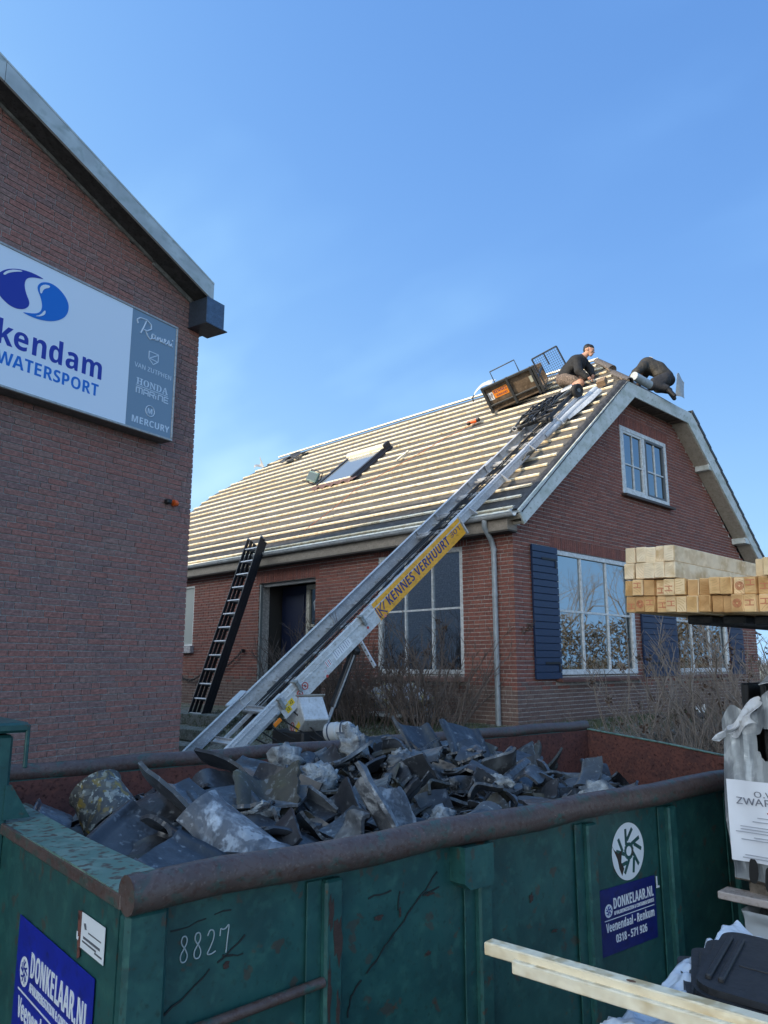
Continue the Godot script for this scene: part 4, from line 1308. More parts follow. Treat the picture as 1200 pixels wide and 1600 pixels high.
	part("top_plate", tp, green_top, t)
	bx("plate_edge", Vector3(0.004, 1.187, -W * 0.5), Vector3(0.014, 0.036, W - 0.09), rim, t, 0.004)
	var hk := G.new()
	hk.box(T(-0.03, 0.86, -1.20), Vector3(0.09, 1.28, 0.13), 0.010)
	hk.box(T(-0.03, 0.86, -1.52), Vector3(0.09, 1.28, 0.13), 0.010)
	part("hook_frame", hk, green, t)
	var hc := G.new()
	hc.box(T(-0.02, 1.525, -1.36), Vector3(0.16, 0.035, 0.50), 0.012)
	hc.box(T(0.055, 1.46, -1.118), Vector3(0.014, 0.15, 0.014), 0.004)
	hc.box(T(-0.03, 1.43, -1.36), Vector3(0.07, 0.07, 0.22), 0.02)
	part("frame_cap", hc, green, t)
	var gus := G.new()
	gus.prism(PackedVector2Array([Vector2(0.0, 1.215), Vector2(0.09, 1.215), Vector2(0.02, 1.33), Vector2(0.0, 1.33)]), -1.142, -1.13)
	part("gusset", gus, green, t)
	# right end: top edge bent down
	var rp := PackedVector2Array([Vector2(-0.05, 0.2), Vector2(-0.05, 1.05), Vector2(-1.15, 1.07), Vector2(-1.6, 1.12), Vector2(-W + 0.06, 1.185), Vector2(-W + 0.06, 0.2)])
	var EX := Transform3D(Basis(Vector3(0, 0, 1), Vector3.UP, Vector3(-1, 0, 0)), Vector3(L - 0.02, 0, 0))
	var eg := G.new()
	eg.prism(rp, -0.006, 0.006, EX)
	part("end_door", eg, rust, t)
	for i in 3:
		var a: Vector2 = rp[i + 1]
		var b: Vector2 = rp[i + 2]
		var dg := G.new()
		dg.bar(EX * Vector3(a.x, a.y, 0), EX * Vector3(b.x, b.y, 0), 0.03, 0.012, Vector3.UP, 0.003)
		part("door_edge", dg, M.cream if i == 9 else green_top, t)
	var lg := G.new()
	lg.bar(EX * Vector3(-0.10, 1.0, 0.02), EX * Vector3(-1.15, 1.035, 0.02), 0.05, 0.05, Vector3.UP, 0.004)
	part("door_ledge", lg, rust, t)
	# ---- stickers and marks
	var blue := mat(lin(0.004, 0.016, 0.36), 0.4, grain_soft(), Vector3.ONE * 1.5)
	var ink := mat(lin(0.72, 0.76, 0.80), 0.45)
	var FX := T(0, 0, -0.0495)
	var sf := G.new()
	sf.box(R(Vector3(2.094, 0.764, -0.0494), Vector3(0, 0, -0.6)), Vector3(0.385, 0.238, 0.0012))
	var plate := part("blue_sticker", sf, mat(lin(0.006, 0.016, 0.16), 0.4, grain_soft(), Vector3.ONE * 1.5), t)
	sticker_print(plate, T(1.902, 0.645, -0.0487), 0.385, 0.238, ink)
	var ci := G.new()
	ci.prism(disc_outline(0.112, 0.109, 40), 0, 0.0012, T(2.108, 1.0, -0.0498))
	var disc := part("round_sticker", ci, ink, t)
	rays(disc, T(2.112, 1.0, -0.0483), 0.085, green)
	var tear := G.new()
	tear.prism(PackedVector2Array([Vector2(-0.105, 0.02), Vector2(-0.075, 0.0), Vector2(-0.05, 0.01), Vector2(-0.058, -0.035), Vector2(-0.04, -0.06), Vector2(-0.056, -0.085), Vector2(-0.07, -0.06), Vector2(-0.082, -0.02), Vector2(-0.118, 0.04)]), 0, 0.001, T(2.112, 1.0, -0.0484))
	part("torn_patch", tear, mat(lin(0.035, 0.025, 0.02), 0.8), disc)
	fit("L", t, T(0, 0, -0.0495), Rect2(2.298, 0.828, 0.022, 0.045), ink)
	fit("D", t, T(0, 0, -0.0495), Rect2(1.878, 0.772, 0.022, 0.045), ink)
	var NX := Transform3D(Basis(Vector3(0, 0, 1), Vector3.UP, Vector3(-1, 0, 0)), Vector3(0.006, 0, 0))      # the end face, read from outside
	var es := G.new()
	es.box(NX * T(-0.515, 0.775, 0.003), Vector3(0.655, 0.41, 0.0012))
	var ep := part("blue_sticker", es, blue, t)
	sticker_print(ep, NX * T(-0.842, 0.572, 0.0042), 0.655, 0.405, ink)
	var wl := G.new()
	wl.box(NX * T(-0.222, 1.066, 0.003), Vector3(0.165, 0.085, 0.0012))
	var wp := part("white_label", wl, ink, t)
	var grey := mat(lin(0.10, 0.11, 0.13), 0.6)
	var mk := G.new()
	mk.prism(PackedVector2Array([Vector2(-0.285, 1.085), Vector2(-0.272, 1.088), Vector2(-0.264, 1.074), Vector2(-0.276, 1.072)]), 0.0038, 0.0046, NX)
	part("label_mark", mk, grey, wp)
	for e in [[-0.25, 1.070, 0.09, 0.003], [-0.285, 1.052, 0.12, 0.006], [-0.29, 1.042, 0.10, 0.004], [-0.20, 1.036, 0.05, 0.004]]:
		bx("label_line", NX * Vector3(e[0] + e[2] * 0.5, e[1], 0.0042), Vector3(0.0006, e[3], e[2]), grey, wp)
	var rs := G.new()
	rs.prism(PackedVector2Array([Vector2(-0.335, 1.105), Vector2(-0.305, 1.11), Vector2(-0.305, 1.0), Vector2(-0.325, 0.99)]), 0.0028, 0.0033, NX)
	rs.prism(smooth(PackedVector2Array([Vector2(-0.18, 0.86), Vector2(-0.15, 0.88), Vector2(-0.13, 0.83), Vector2(-0.14, 0.76), Vector2(-0.17, 0.73), Vector2(-0.19, 0.80)]), 1), 0.0028, 0.0033, NX)
	part("rust_patch", rs, rust, t)
	var pf := G.new()
	pf.prism(PackedVector2Array([Vector2(-0.335, 1.055), Vector2(-0.327, 1.056), Vector2(-0.326, 1.043), Vector2(-0.318, 1.046), Vector2(-0.322, 1.036), Vector2(-0.334, 1.037)]), 0.0036, 0.0042, NX)
	part("paint_fleck", pf, ink, t)
	# the chalked number
	var chalk := mat(lin(0.33, 0.40, 0.42), 0.95)
	var d8 := [0.5, 0.52, 0.15, 0.72, 0.22, 0.97, 0.6, 0.98, 0.72, 0.75, 0.45, 0.52, 0.10, 0.28, 0.2, 0.02, 0.62, 0.0, 0.8, 0.25, 0.5, 0.52]
	var d2 := [0.1, 0.75, 0.3, 0.98, 0.7, 0.9, 0.72, 0.62, 0.35, 0.25, 0.05, 0.05, 0.5, 0.02, 0.9, 0.10]
	var d7 := [0.0, 0.85, 0.30, 0.95, 0.80, 0.98, 0.66, 0.5, 0.55, -0.1]
	var d4 := [0.04, 0.62, 0.08, 0.92, 0.30, 0.84, 0.60, 0.86, 0.92, 1.04, 0.80, 0.60, 0.66, -0.08]
	var k := 0
	for d in [d8, d8, d2, d4]:
		var x0: float = 0.158 + k * 0.037
		var raw := []
		for i in range(0, d.size(), 2): raw.append(Vector3(x0 + d[i] * 0.030, 1.017 + k * 0.001 + d[i + 1] * 0.062, -0.0495))
		for q in 2:
			var fine := [raw[0]]
			for i in raw.size() - 1: fine.append(raw[i].lerp(raw[i + 1], 0.25)); fine.append(raw[i].lerp(raw[i + 1], 0.75))
			fine.append(raw[-1])
			raw = fine
		var path: Array = raw
		var g := G.new()
		g.tube(path, 0.0019, 5)
		part("chalk_digit", g, chalk, t)
		k += 1

func blot(w: float, h: float) -> PackedVector2Array:
	var p := PackedVector2Array()
	for i in 15:
		var a := TAU * i / 15.0
		var r := rng.randf_range(0.45, 1.15)
		p.append(Vector2(cos(a) * w * 0.5 * r, sin(a) * h * 0.5 * r))
	return p

func disc_outline(rx: float, ry: float, n: int) -> PackedVector2Array:
	var p := PackedVector2Array()
	for i in n: p.append(Vector2(cos(TAU * i / n) * rx, sin(TAU * i / n) * ry))
	return p

# the wheel of six forked arms used as an emblem on the stickers
func rays(parent: Node3D, at: Transform3D, r: float, m: Material) -> void:
	var g := G.new()
	var ring := []
	for i in 17: ring.append(at * (Vector3(cos(TAU * i / 16.0), sin(TAU * i / 16.0), 0) * r * 0.31))
	for i in 16: g.bar(ring[i], ring[i + 1], r * 0.17, 0.0008, at.basis.z)
	for k in 5:
		var a := TAU * k / 5.0 + 0.32
		var d := Vector3(cos(a), sin(a), 0)
		var s := Vector3(-sin(a), cos(a), 0)
		g.bar(at * (d * r * 0.30 + s * r * 0.20), at * (d * r * 1.02 + s * r * 0.20), r * 0.17, 0.0009, at.basis.z)
		g.bar(at * (d * r * 0.50 + s * r * 0.12), at * (d * r * 0.98 - s * r * 0.36), r * 0.17, 0.0010, at.basis.z)
	part("wheel_emblem", g, m, parent)

func sticker_print(parent: Node3D, at: Transform3D, w: float, h: float, ink: Material) -> void:
	var g := G.new()
	g.prism(disc_outline(w * 0.065, w * 0.062, 28), 0, 0.0006, at * T(w * 0.135, h * 0.665, 0))
	var d := part("round_emblem", g, ink, parent)
	rays(parent, at * T(w * 0.135, h * 0.665, 0.001), w * 0.047, mat(lin(0.006, 0.02, 0.25), 0.4))
	fit("DONKELAAR.NL", parent, at, Rect2(w * 0.225, h * 0.665, w * 0.735, h * 0.17), ink)
	fit("AFVALBRENGSTATION & CONTAINER SERVICE", parent, at, Rect2(w * 0.225, h * 0.575, w * 0.735, h * 0.058), ink)
	var l := G.new()
	l.bar(at * Vector3(w * 0.06, h * 0.525, 0.0004), at * Vector3(w * 0.96, h * 0.525, 0.0004), h * 0.012, 0.0006, at.basis.z)
	part("rule", l, ink, parent)
	fit("Veenendaal - Renkum", parent, at, Rect2(w * 0.08, h * 0.345, w * 0.87, h * 0.145), ink)
	fit("0318 - 571 926", parent, at, Rect2(w * 0.24, h * 0.15, w * 0.56, h * 0.125), ink)

# ---------------------------------------------------------------- broken tiles in the skip
func heap(x: float, z: float) -> float:
	var m := 0.975 + 0.27 * exp(-pow((x - 2.15) / 1.15, 2.0) - pow((z + 1.55) / 0.85, 2.0)) + 0.13 * exp(-pow((x - 0.75) / 0.6, 2.0) - pow((z + 0.9) / 0.7, 2.0)) + 0.10 * exp(-pow((x - 2.1) / 0.8, 2.0) - pow((z + 0.5) / 0.5, 2.0))
	m -= 0.55 * smoothstep(2.9, 4.3, x)
	m -= 0.10 * smoothstep(0.35, 0.1, x)
	m -= 0.10 * exp(-pow((x - 1.35) / 0.5, 2.0) - pow((z + 1.9) / 0.5, 2.0))
	return m

func tile_profile(u: float, kind: int) -> float:      # u across the tile, 0..1
	if kind == 0: return 0.042 * cos(u * TAU) + 0.010 * sin(u * TAU * 2.0)                       # wavy pantile
	if kind == 1: return 0.055 * pow(maxf(0.0, 1.0 - u * 2.6), 1.6) + (0.034 * exp(-pow((u - 0.90) / 0.09, 2.0))) - 0.014 * sin(u * PI)   # flat pan with raised edges
	return 0.022 * exp(-pow((u - 0.07) / 0.05, 2.0)) + 0.020 * exp(-pow((u - 0.15) / 0.035, 2.0)) + 0.026 * exp(-pow((u - 0.93) / 0.05, 2.0)) + 0.010 * sin(u * PI)

func shard(kind: int, w: float, l: float, jag: float, seed_: int, u0 := 0.0, frac := 1.0) -> ArrayMesh:
	var fn := FastNoiseLite.new()
	fn.seed = seed_; fn.frequency = 2.2
	var g := G.new()
	var rr := RandomNumberGenerator.new()
	rr.seed = seed_ * 77
	var cut := [rr.randf_range(-1, 1), rr.randf_range(-1, 1), rr.randf_range(-1, 1), rr.randf_range(-1, 1)]
	g.sheet(18, 8, func(s: float, v: float) -> Vector3:
		var e0: float = jag * (0.25 * cut[0] + 0.55 * cut[1] * (v - 0.5)) + 0.10 * jag * fn.get_noise_1d(v * 2.6 + 3.0) + jag * 0.15
		var e1: float = 1.0 - jag * (0.25 * cut[1] + 0.6 * cut[0] * (v - 0.5)) + 0.12 * jag * fn.get_noise_1d(v * 2.6 + 40.0) - jag * 0.15
		var b0: float = jag * (0.2 * cut[2] + 0.6 * cut[3] * (s - 0.5)) + 0.12 * jag * fn.get_noise_1d(s * 3.0 + 80.0) + jag * 0.12
		var b1: float = 1.0 - jag * (0.2 * cut[3] + 0.7 * cut[2] * (s - 0.5)) + 0.14 * jag * fn.get_noise_1d(s * 3.0 + 120.0) - jag * 0.12
		var u := lerpf(e0, e1, s)
		var q := lerpf(b0, b1, v)
		var y := tile_profile(clampf(u0 + u * frac, 0.0, 1.0), kind)
		if frac > 0.9 and q > 0.90: y += 0.010 * (q - 0.90) / 0.10
		if frac > 0.9 and q < 0.06: y -= 0.008
		return Vector3((u - 0.5) * w, y - 0.022 * frac * pow((q - 0.5) * 2.0, 2.0) + 0.002 * fn.get_noise_2d(u * 8.0, q * 8.0), -(q - 0.5) * l), 0.016)
	return g.mesh()

func lump(r: Vector3, seed_: int, rough := 0.35) -> ArrayMesh:
	var fn := FastNoiseLite.new()
	fn.seed = seed_; fn.frequency = 1.1; fn.fractal_octaves = 3
	var g := G.new()
	g.sheet(16, 10, func(s: float, v: float) -> Vector3:
		var a := -s * TAU
		var b := (v - 0.5) * PI
		var d := Vector3(cos(a) * cos(b), sin(b), sin(a) * cos(b))
		return d * r * (1.0 + rough * fn.get_noise_3dv(d * 1.6) + rough * 0.35 * fn.get_noise_3dv(d * 5.0)), 0.0)
	return g.mesh()

func half_round(r0: float, r1: float, l: float, arc: float, lip: float) -> ArrayMesh:      # ridge tile lying along z, arch up
	var g := G.new()
	g.sheet(18, 10, func(s: float, v: float) -> Vector3:
		var a := PI * 0.5 + arc * (0.5 - s)
		var r := lerpf(r0, r1, v)
		if v < 0.15: r += lip * (1.0 - absf(v - 0.06) / 0.09) if absf(v - 0.06) < 0.09 else 0.0
		if v > 0.93: r += lip * 0.7
		return Vector3(cos(a) * r, sin(a) * r, (0.5 - v) * l), 0.018)
	return g.mesh()

func settle(x: float, z: float, up: float, tilt: Vector3) -> Transform3D:
	return SX * Transform3D(Basis.from_euler(tilt * PI / 180.0), Vector3(x, heap(x, z) + up, z))

func rubble() -> void:
	var g := G.new()
	var nx := 70
	var nz := 34
	var fn := FastNoiseLite.new()
	fn.seed = 6; fn.frequency = 3.5; fn.fractal_octaves = 3
	g.sheet(nx, nz, func(s: float, v: float) -> Vector3:
		var x := lerpf(0.15, 5.0, s)
		var z := lerpf(-0.075, -2.33, v)
		return Vector3(x, heap(x, z) - 0.07 + 0.05 * fn.get_noise_2d(x, z), z), 0.0)
	var tex := func(a: Color, b: Color, c: Color, sd: int) -> ImageTexture: return layered(a, [[b, sd, 0.008, 0.42, 0.70], [Color(c.r, c.g, c.b, 0.6), sd + 1, 0.010, 0.58, 0.80], [Color(0.60, 0.63, 0.65, 0.8), sd + 3, 0.03, 0.74, 0.84]], 512)
	var base := Color(0.205, 0.22, 0.245)
	var mats := [
		mat(Color(1, 1, 1), 0.32, tex.call(base, Color(0.25, 0.265, 0.29), Color(0.31, 0.325, 0.345), 121), Vector3.ONE * 1.3, 0, M.bump, 0.5),
		mat(Color(1, 1, 1), 0.34, tex.call(Color(0.165, 0.175, 0.195), Color(0.21, 0.22, 0.24), Color(0.27, 0.28, 0.30), 131), Vector3.ONE * 1.2, 0, M.bump, 0.5),
		mat(Color(1, 1, 1), 0.62, tex.call(Color(0.26, 0.275, 0.30), Color(0.33, 0.35, 0.37), Color(0.60, 0.63, 0.65), 141), Vector3.ONE * 1.4, 0, M.bump, 0.7),
		mat(Color(1, 1, 1), 0.60, tex.call(Color(0.22, 0.22, 0.215), Color(0.26, 0.26, 0.23), Color(0.30, 0.31, 0.22), 151), Vector3.ONE * 1.5, 0, M.bump, 0.7)]
	var lime := mat(Color(1, 1, 1), 0.9, layered(Color(0.50, 0.525, 0.545), [[Color(0.66, 0.68, 0.69), 161, 0.02, 0.42, 0.66], [Color(0.36, 0.37, 0.39), 162, 0.016, 0.58, 0.70], [Color(0.46, 0.48, 0.49), 163, 0.09, 0.6, 0.8]], 256), Vector3.ONE * 2.6, 0, M.bump, 1.6)
	var r := part("tile_rubble", g, mat(lin(0.035, 0.035, 0.037), 0.95, M.grain, Vector3.ONE * 3.0, 0, bump(6, 0.08), 2.0))
	r.transform = SX
	tag(r, "crushed grey rubble under the broken tiles in the skip", "rubble", "", "stuff")
	var shards := []
	for i in 26:
		var kind := i % 3
		var whole := i < 5
		var fr := 1.0 if whole else rng.randf_range(0.40, 0.85)
		shards.append(shard(kind, (0.28 if whole else 0.31) * fr, rng.randf_range(0.34, 0.40) if whole else rng.randf_range(0.14, 0.30), 0.05 if whole else rng.randf_range(0.14, 0.42), 300 + i, 0.0 if whole else rng.randf_range(0.0, 1.0 - fr), fr))
	var lumps := []
	for i in 5: lumps.append(lump(Vector3(rng.randf_range(0.05, 0.09), rng.randf_range(0.03, 0.05), rng.randf_range(0.04, 0.08)), 400 + i, 0.6))
	var n := 0
	var tries := 0
	while n < 290 and tries < 1200:
		tries += 1
		var x := rng.randf_range(0.24, 3.15)
		var z := rng.randf_range(-0.15, -2.22)
		if x > 2.8 and rng.randf() < 0.4: continue
		var big := rng.randf() < 0.13
		var steep := 58.0 if rng.randf() < 0.30 else 26.0
		var tilt := Vector3(rng.randf_range(-steep, steep), rng.randf_range(0, 360), rng.randf_range(-steep, steep))
		if rng.randf() < 0.35: tilt.z += 180.0
		var up := rng.randf_range(-0.035, 0.06)
		var sc := rng.randf_range(0.82, 0.98) if big else rng.randf_range(0.66, 0.98)
		z = clampf(z, -2.33 + 0.20 * sc, -0.075 - (0.235 if big else 0.175) * sc)
		x = maxf(x, 0.16 + 0.22 * sc)
		var tone: int = [0, 0, 0, 1, 1, 2, 3][rng.randi_range(0, 6)]
		var m := part("broken_tile", shards[rng.randi_range(0, 4)] if big and rng.randf() < 0.4 else shards[rng.randi_range(5, 25)], mats[tone])
		m.transform = settle(x, z, up, tilt) * Transform3D(Basis.from_scale(Vector3.ONE * sc), Vector3.ZERO)
		var place: String = ("at the left end" if x < 0.95 else ("left of the peak" if x < 1.7 else ("on the peak" if x < 2.5 else "at the right end"))) + (" near the front skip rim" if z > -0.8 else (" in mid heap" if z > -1.55 else " near the rear skip rim"))
		tag(m, "%s %s broken tile %s" % ["large" if sc > 0.85 else "small", ["slate grey", "near-black", "pale lime-flecked", "olive-grey"][tone], place], "roof tile", "broken roof tiles heaped in the skip")
		n += 1
	# smaller crumbs that fill the gaps
	var crumbs := [shards[6], shards[9], shards[13], lumps[0]]
	for c in 4:
		var mm := MultiMesh.new()
		mm.transform_format = MultiMesh.TRANSFORM_3D
		mm.mesh = crumbs[c]
		mm.instance_count = 260
		for i in 260:
			var x := rng.randf_range(0.24, 3.5)
			var z := rng.randf_range(-0.165, -2.24)
			mm.set_instance_transform(i, settle(x, z, rng.randf_range(-0.06, 0.012), Vector3(rng.randf_range(-50, 50), rng.randf_range(0, 360), rng.randf_range(-50, 50))) * Transform3D(Basis.from_scale(Vector3.ONE * rng.randf_range(0.25, 0.55)), Vector3.ZERO))
		var o := MultiMeshInstance3D.new()
		o.name = fresh("tile_crumbs", self)
		o.multimesh = mm
		o.material_override = [mats[0], mats[1], mats[3], mats[2]][c]
		add_child(o, true)
		tag(o, ["slate grey", "near-black", "olive-grey", "pale lime-flecked"][c] + " tile crumbs between the broken tiles in the skip", "rubble", "", "stuff")
	for i in 14:
		var x := rng.randf_range(0.5, 3.0)
		var z := rng.randf_range(-0.3, -2.1)
		var m := part("mortar_lump", lumps[i % 5], lime if i % 3 else mats[2])
		m.transform = settle(x, z, 0.02, Vector3(rng.randf_range(-60, 60), rng.randf_range(0, 360), rng.randf_range(-60, 60)))
		tag(m, "small %s mortar lump %s of the tile heap" % ["pale" if i % 3 else "grey", "at the left end" if x < 1.2 else ("in the middle" if x < 2.2 else "at the right end")] + (" near the front rim" if z > -1.1 else " near the rear rim"), "mortar lump", "mortar lumps among the broken tiles")
	# the pieces that stand out
	var special := func(called: String, label: String, cat: String, mesh: ArrayMesh, m: Material, at: Transform3D) -> Node3D:
		var o := part(called, mesh, m)
		o.transform = at
		tag(o, label, cat)
		return o
	var lichen := mat(Color(1, 1, 1), 0.6, layered(Color(0.25, 0.26, 0.27), [[Color(0.33, 0.34, 0.34), 171, 0.02, 0.4, 0.7], [Color(0.72, 0.74, 0.70), 172, 0.030, 0.68, 0.73], [Color(0.60, 0.50, 0.16), 173, 0.018, 0.69, 0.75]], 512), Vector3.ONE * 1.6, 0, M.bump, 0.5)
	var white_streak := mat(Color(1, 1, 1), 0.6, layered(Color(0.27, 0.285, 0.31), [[Color(0.40, 0.42, 0.45), 175, 0.010, 0.42, 0.62], [Color(0.72, 0.75, 0.78), 176, 0.012, 0.60, 0.70], [Color(0.5, 0.52, 0.54), 177, 0.05, 0.66, 0.8]], 512), Vector3.ONE * 1.4, 0, M.bump, 0.7)
	special.call("ridge_tile", "rounded ridge tile with yellow and white lichen at the left end of the skip", "ridge tile", half_round(0.120, 0.100, 0.22, 4.4, 0.016), lichen, SX * Transform3D(Basis.from_euler(Vector3(38, 12, 6) * PI / 180.0), Vector3(0.47, 1.16, -1.42)))
	special.call("ridge_tile", "curved tile with white lime streaks and thick collar near the front rim", "ridge tile", half_round(0.15, 0.12, 0.36, 2.3, 0.022), white_streak, SX * Transform3D(Basis.from_euler(Vector3(34, 30, 8) * PI / 180.0), Vector3(0.60, 1.10, -0.62)))
	special.call("roof_tile", "whole smooth dark tile leaning against the front rim near the skip corner", "roof tile", shard(2, 0.30, 0.42, 0.03, 501), mats[1], SX * Transform3D(Basis.from_euler(Vector3(26, 38, 10) * PI / 180.0), Vector3(0.40, 1.10, -0.37)))
	special.call("roof_tile", "slate grey tile tilted on the heap beside the lichen ridge tile", "roof tile", shard(1, 0.34, 0.42, 0.12, 502), mats[0], SX * Transform3D(Basis.from_euler(Vector3(30, 20, -14) * PI / 180.0), Vector3(0.66, 1.20, -0.98)))
	special.call("roof_tile", "long ribbed tile with a white scratch lying towards the left corner", "roof tile", shard(2, 0.24, 0.42, 0.08, 503), mats[0], SX * Transform3D(Basis.from_euler(Vector3(22, -58, -26) * PI / 180.0), Vector3(0.33, 1.13, -0.88)))
	special.call("roof_tile", "wide dark tile lying flat across the top left of the heap", "roof tile", shard(1, 0.40, 0.34, 0.10, 504), mats[1], SX * Transform3D(Basis.from_euler(Vector3(12, 18, -8) * PI / 180.0), Vector3(1.12, 1.27, -1.42)))
	special.call("mortar_chunk", "pale grey mortar chunk lying on the tiles below the lift rails", "mortar chunk", lump(Vector3(0.11, 0.075, 0.09), 511, 0.75), lime, settle(1.62, -1.86, 0.13, Vector3(10, 30, -20)))
	special.call("mortar_chunk", "folded pale grey mortar chunk on top of the heap right of the lift box", "mortar chunk", lump(Vector3(0.14, 0.075, 0.07), 512, 0.8), lime, settle(1.98, -1.72, 0.09, Vector3(10, 80, 25)))
	special.call("mortar_chunk", "rounded grey mortar chunk at the right edge of the tile heap", "mortar chunk", lump(Vector3(0.11, 0.08, 0.09), 513, 0.4), lime, SX * Transform3D(Basis.from_euler(Vector3(10, 20, 10) * PI / 180.0), Vector3(2.56, 1.10, -0.50)))
	special.call("mortar_chunk", "speckled pale mortar chunk in the middle of the tile heap", "mortar chunk", lump(Vector3(0.085, 0.05, 0.08), 514, 0.7), lime, settle(1.42, -1.25, 0.07, Vector3(30, 20, 10)))
	special.call("roof_tile", "tall green-black tile standing up at the peak of the heap", "roof tile", shard(1, 0.30, 0.40, 0.14, 521), mats[1], SX * Transform3D(Basis.from_euler(Vector3(46, -8, -8) * PI / 180.0), Vector3(2.28, 1.27, -1.46)))
	special.call("roof_tile", "ribbed dark tile leaning beside the standing tile at the peak", "roof tile", shard(2, 0.30, 0.42, 0.05, 522), mats[1], SX * Transform3D(Basis.from_euler(Vector3(40, -26, -20) * PI / 180.0), Vector3(2.50, 1.26, -1.32)))
	special.call("roof_tile", "long dark tile with pale edge sliding down the right of the heap", "roof tile", shard(2, 0.24, 0.42, 0.06, 523), mats[0], SX * Transform3D(Basis.from_euler(Vector3(12, -72, -24) * PI / 180.0), Vector3(2.40, 1.16, -0.80)))
	special.call("roof_tile", "second long dark tile lying above the pale edged tile", "roof tile", shard(2, 0.22, 0.42, 0.10, 524), mats[1], SX * Transform3D(Basis.from_euler(Vector3(20, -70, -20) * PI / 180.0), Vector3(2.66, 1.17, -1.12)))
	special.call("roof_tile", "lime splashed triangular tile shard near the middle of the front rim", "roof tile", shard(0, 0.26, 0.34, 0.6, 525), white_streak, settle(1.18, -0.42, 0.10, Vector3(58, 20, -12)))
	special.call("roof_tile", "olive tinged broken tile below the pale slab on the left half", "roof tile", shard(0, 0.28, 0.30, 0.4, 526), mats[3], settle(0.98, -0.98, 0.08, Vector3(40, -20, 10)))
	special.call("moss_clump", "pale yellow moss clump at the right end of the tile heap", "moss", lump(Vector3(0.09, 0.045, 0.07), 531, 1.1), mat(lin(0.22, 0.22, 0.12), 0.95, M.grain, Vector3.ONE * 5.0, 0, bump(6, 0.08), 2.0), SX * T(2.72, 1.02, -0.46))
# ---------------------------------------------------------------- the inclined lift
var LFX := HX * Transform3D(Basis(Vector3(0.9952, 0, 0.0977), Vector3(0.0750, 0.6415, -0.7640).normalized(), Vector3(-0.0627, 0.7675, 0.6380)).orthonormalized(), Vector3(-1.315, 0.70, 4.47))   # x right, y up the slope, z out

func half_w(u: float) -> float:
	return 0.455 - 0.0105 * u

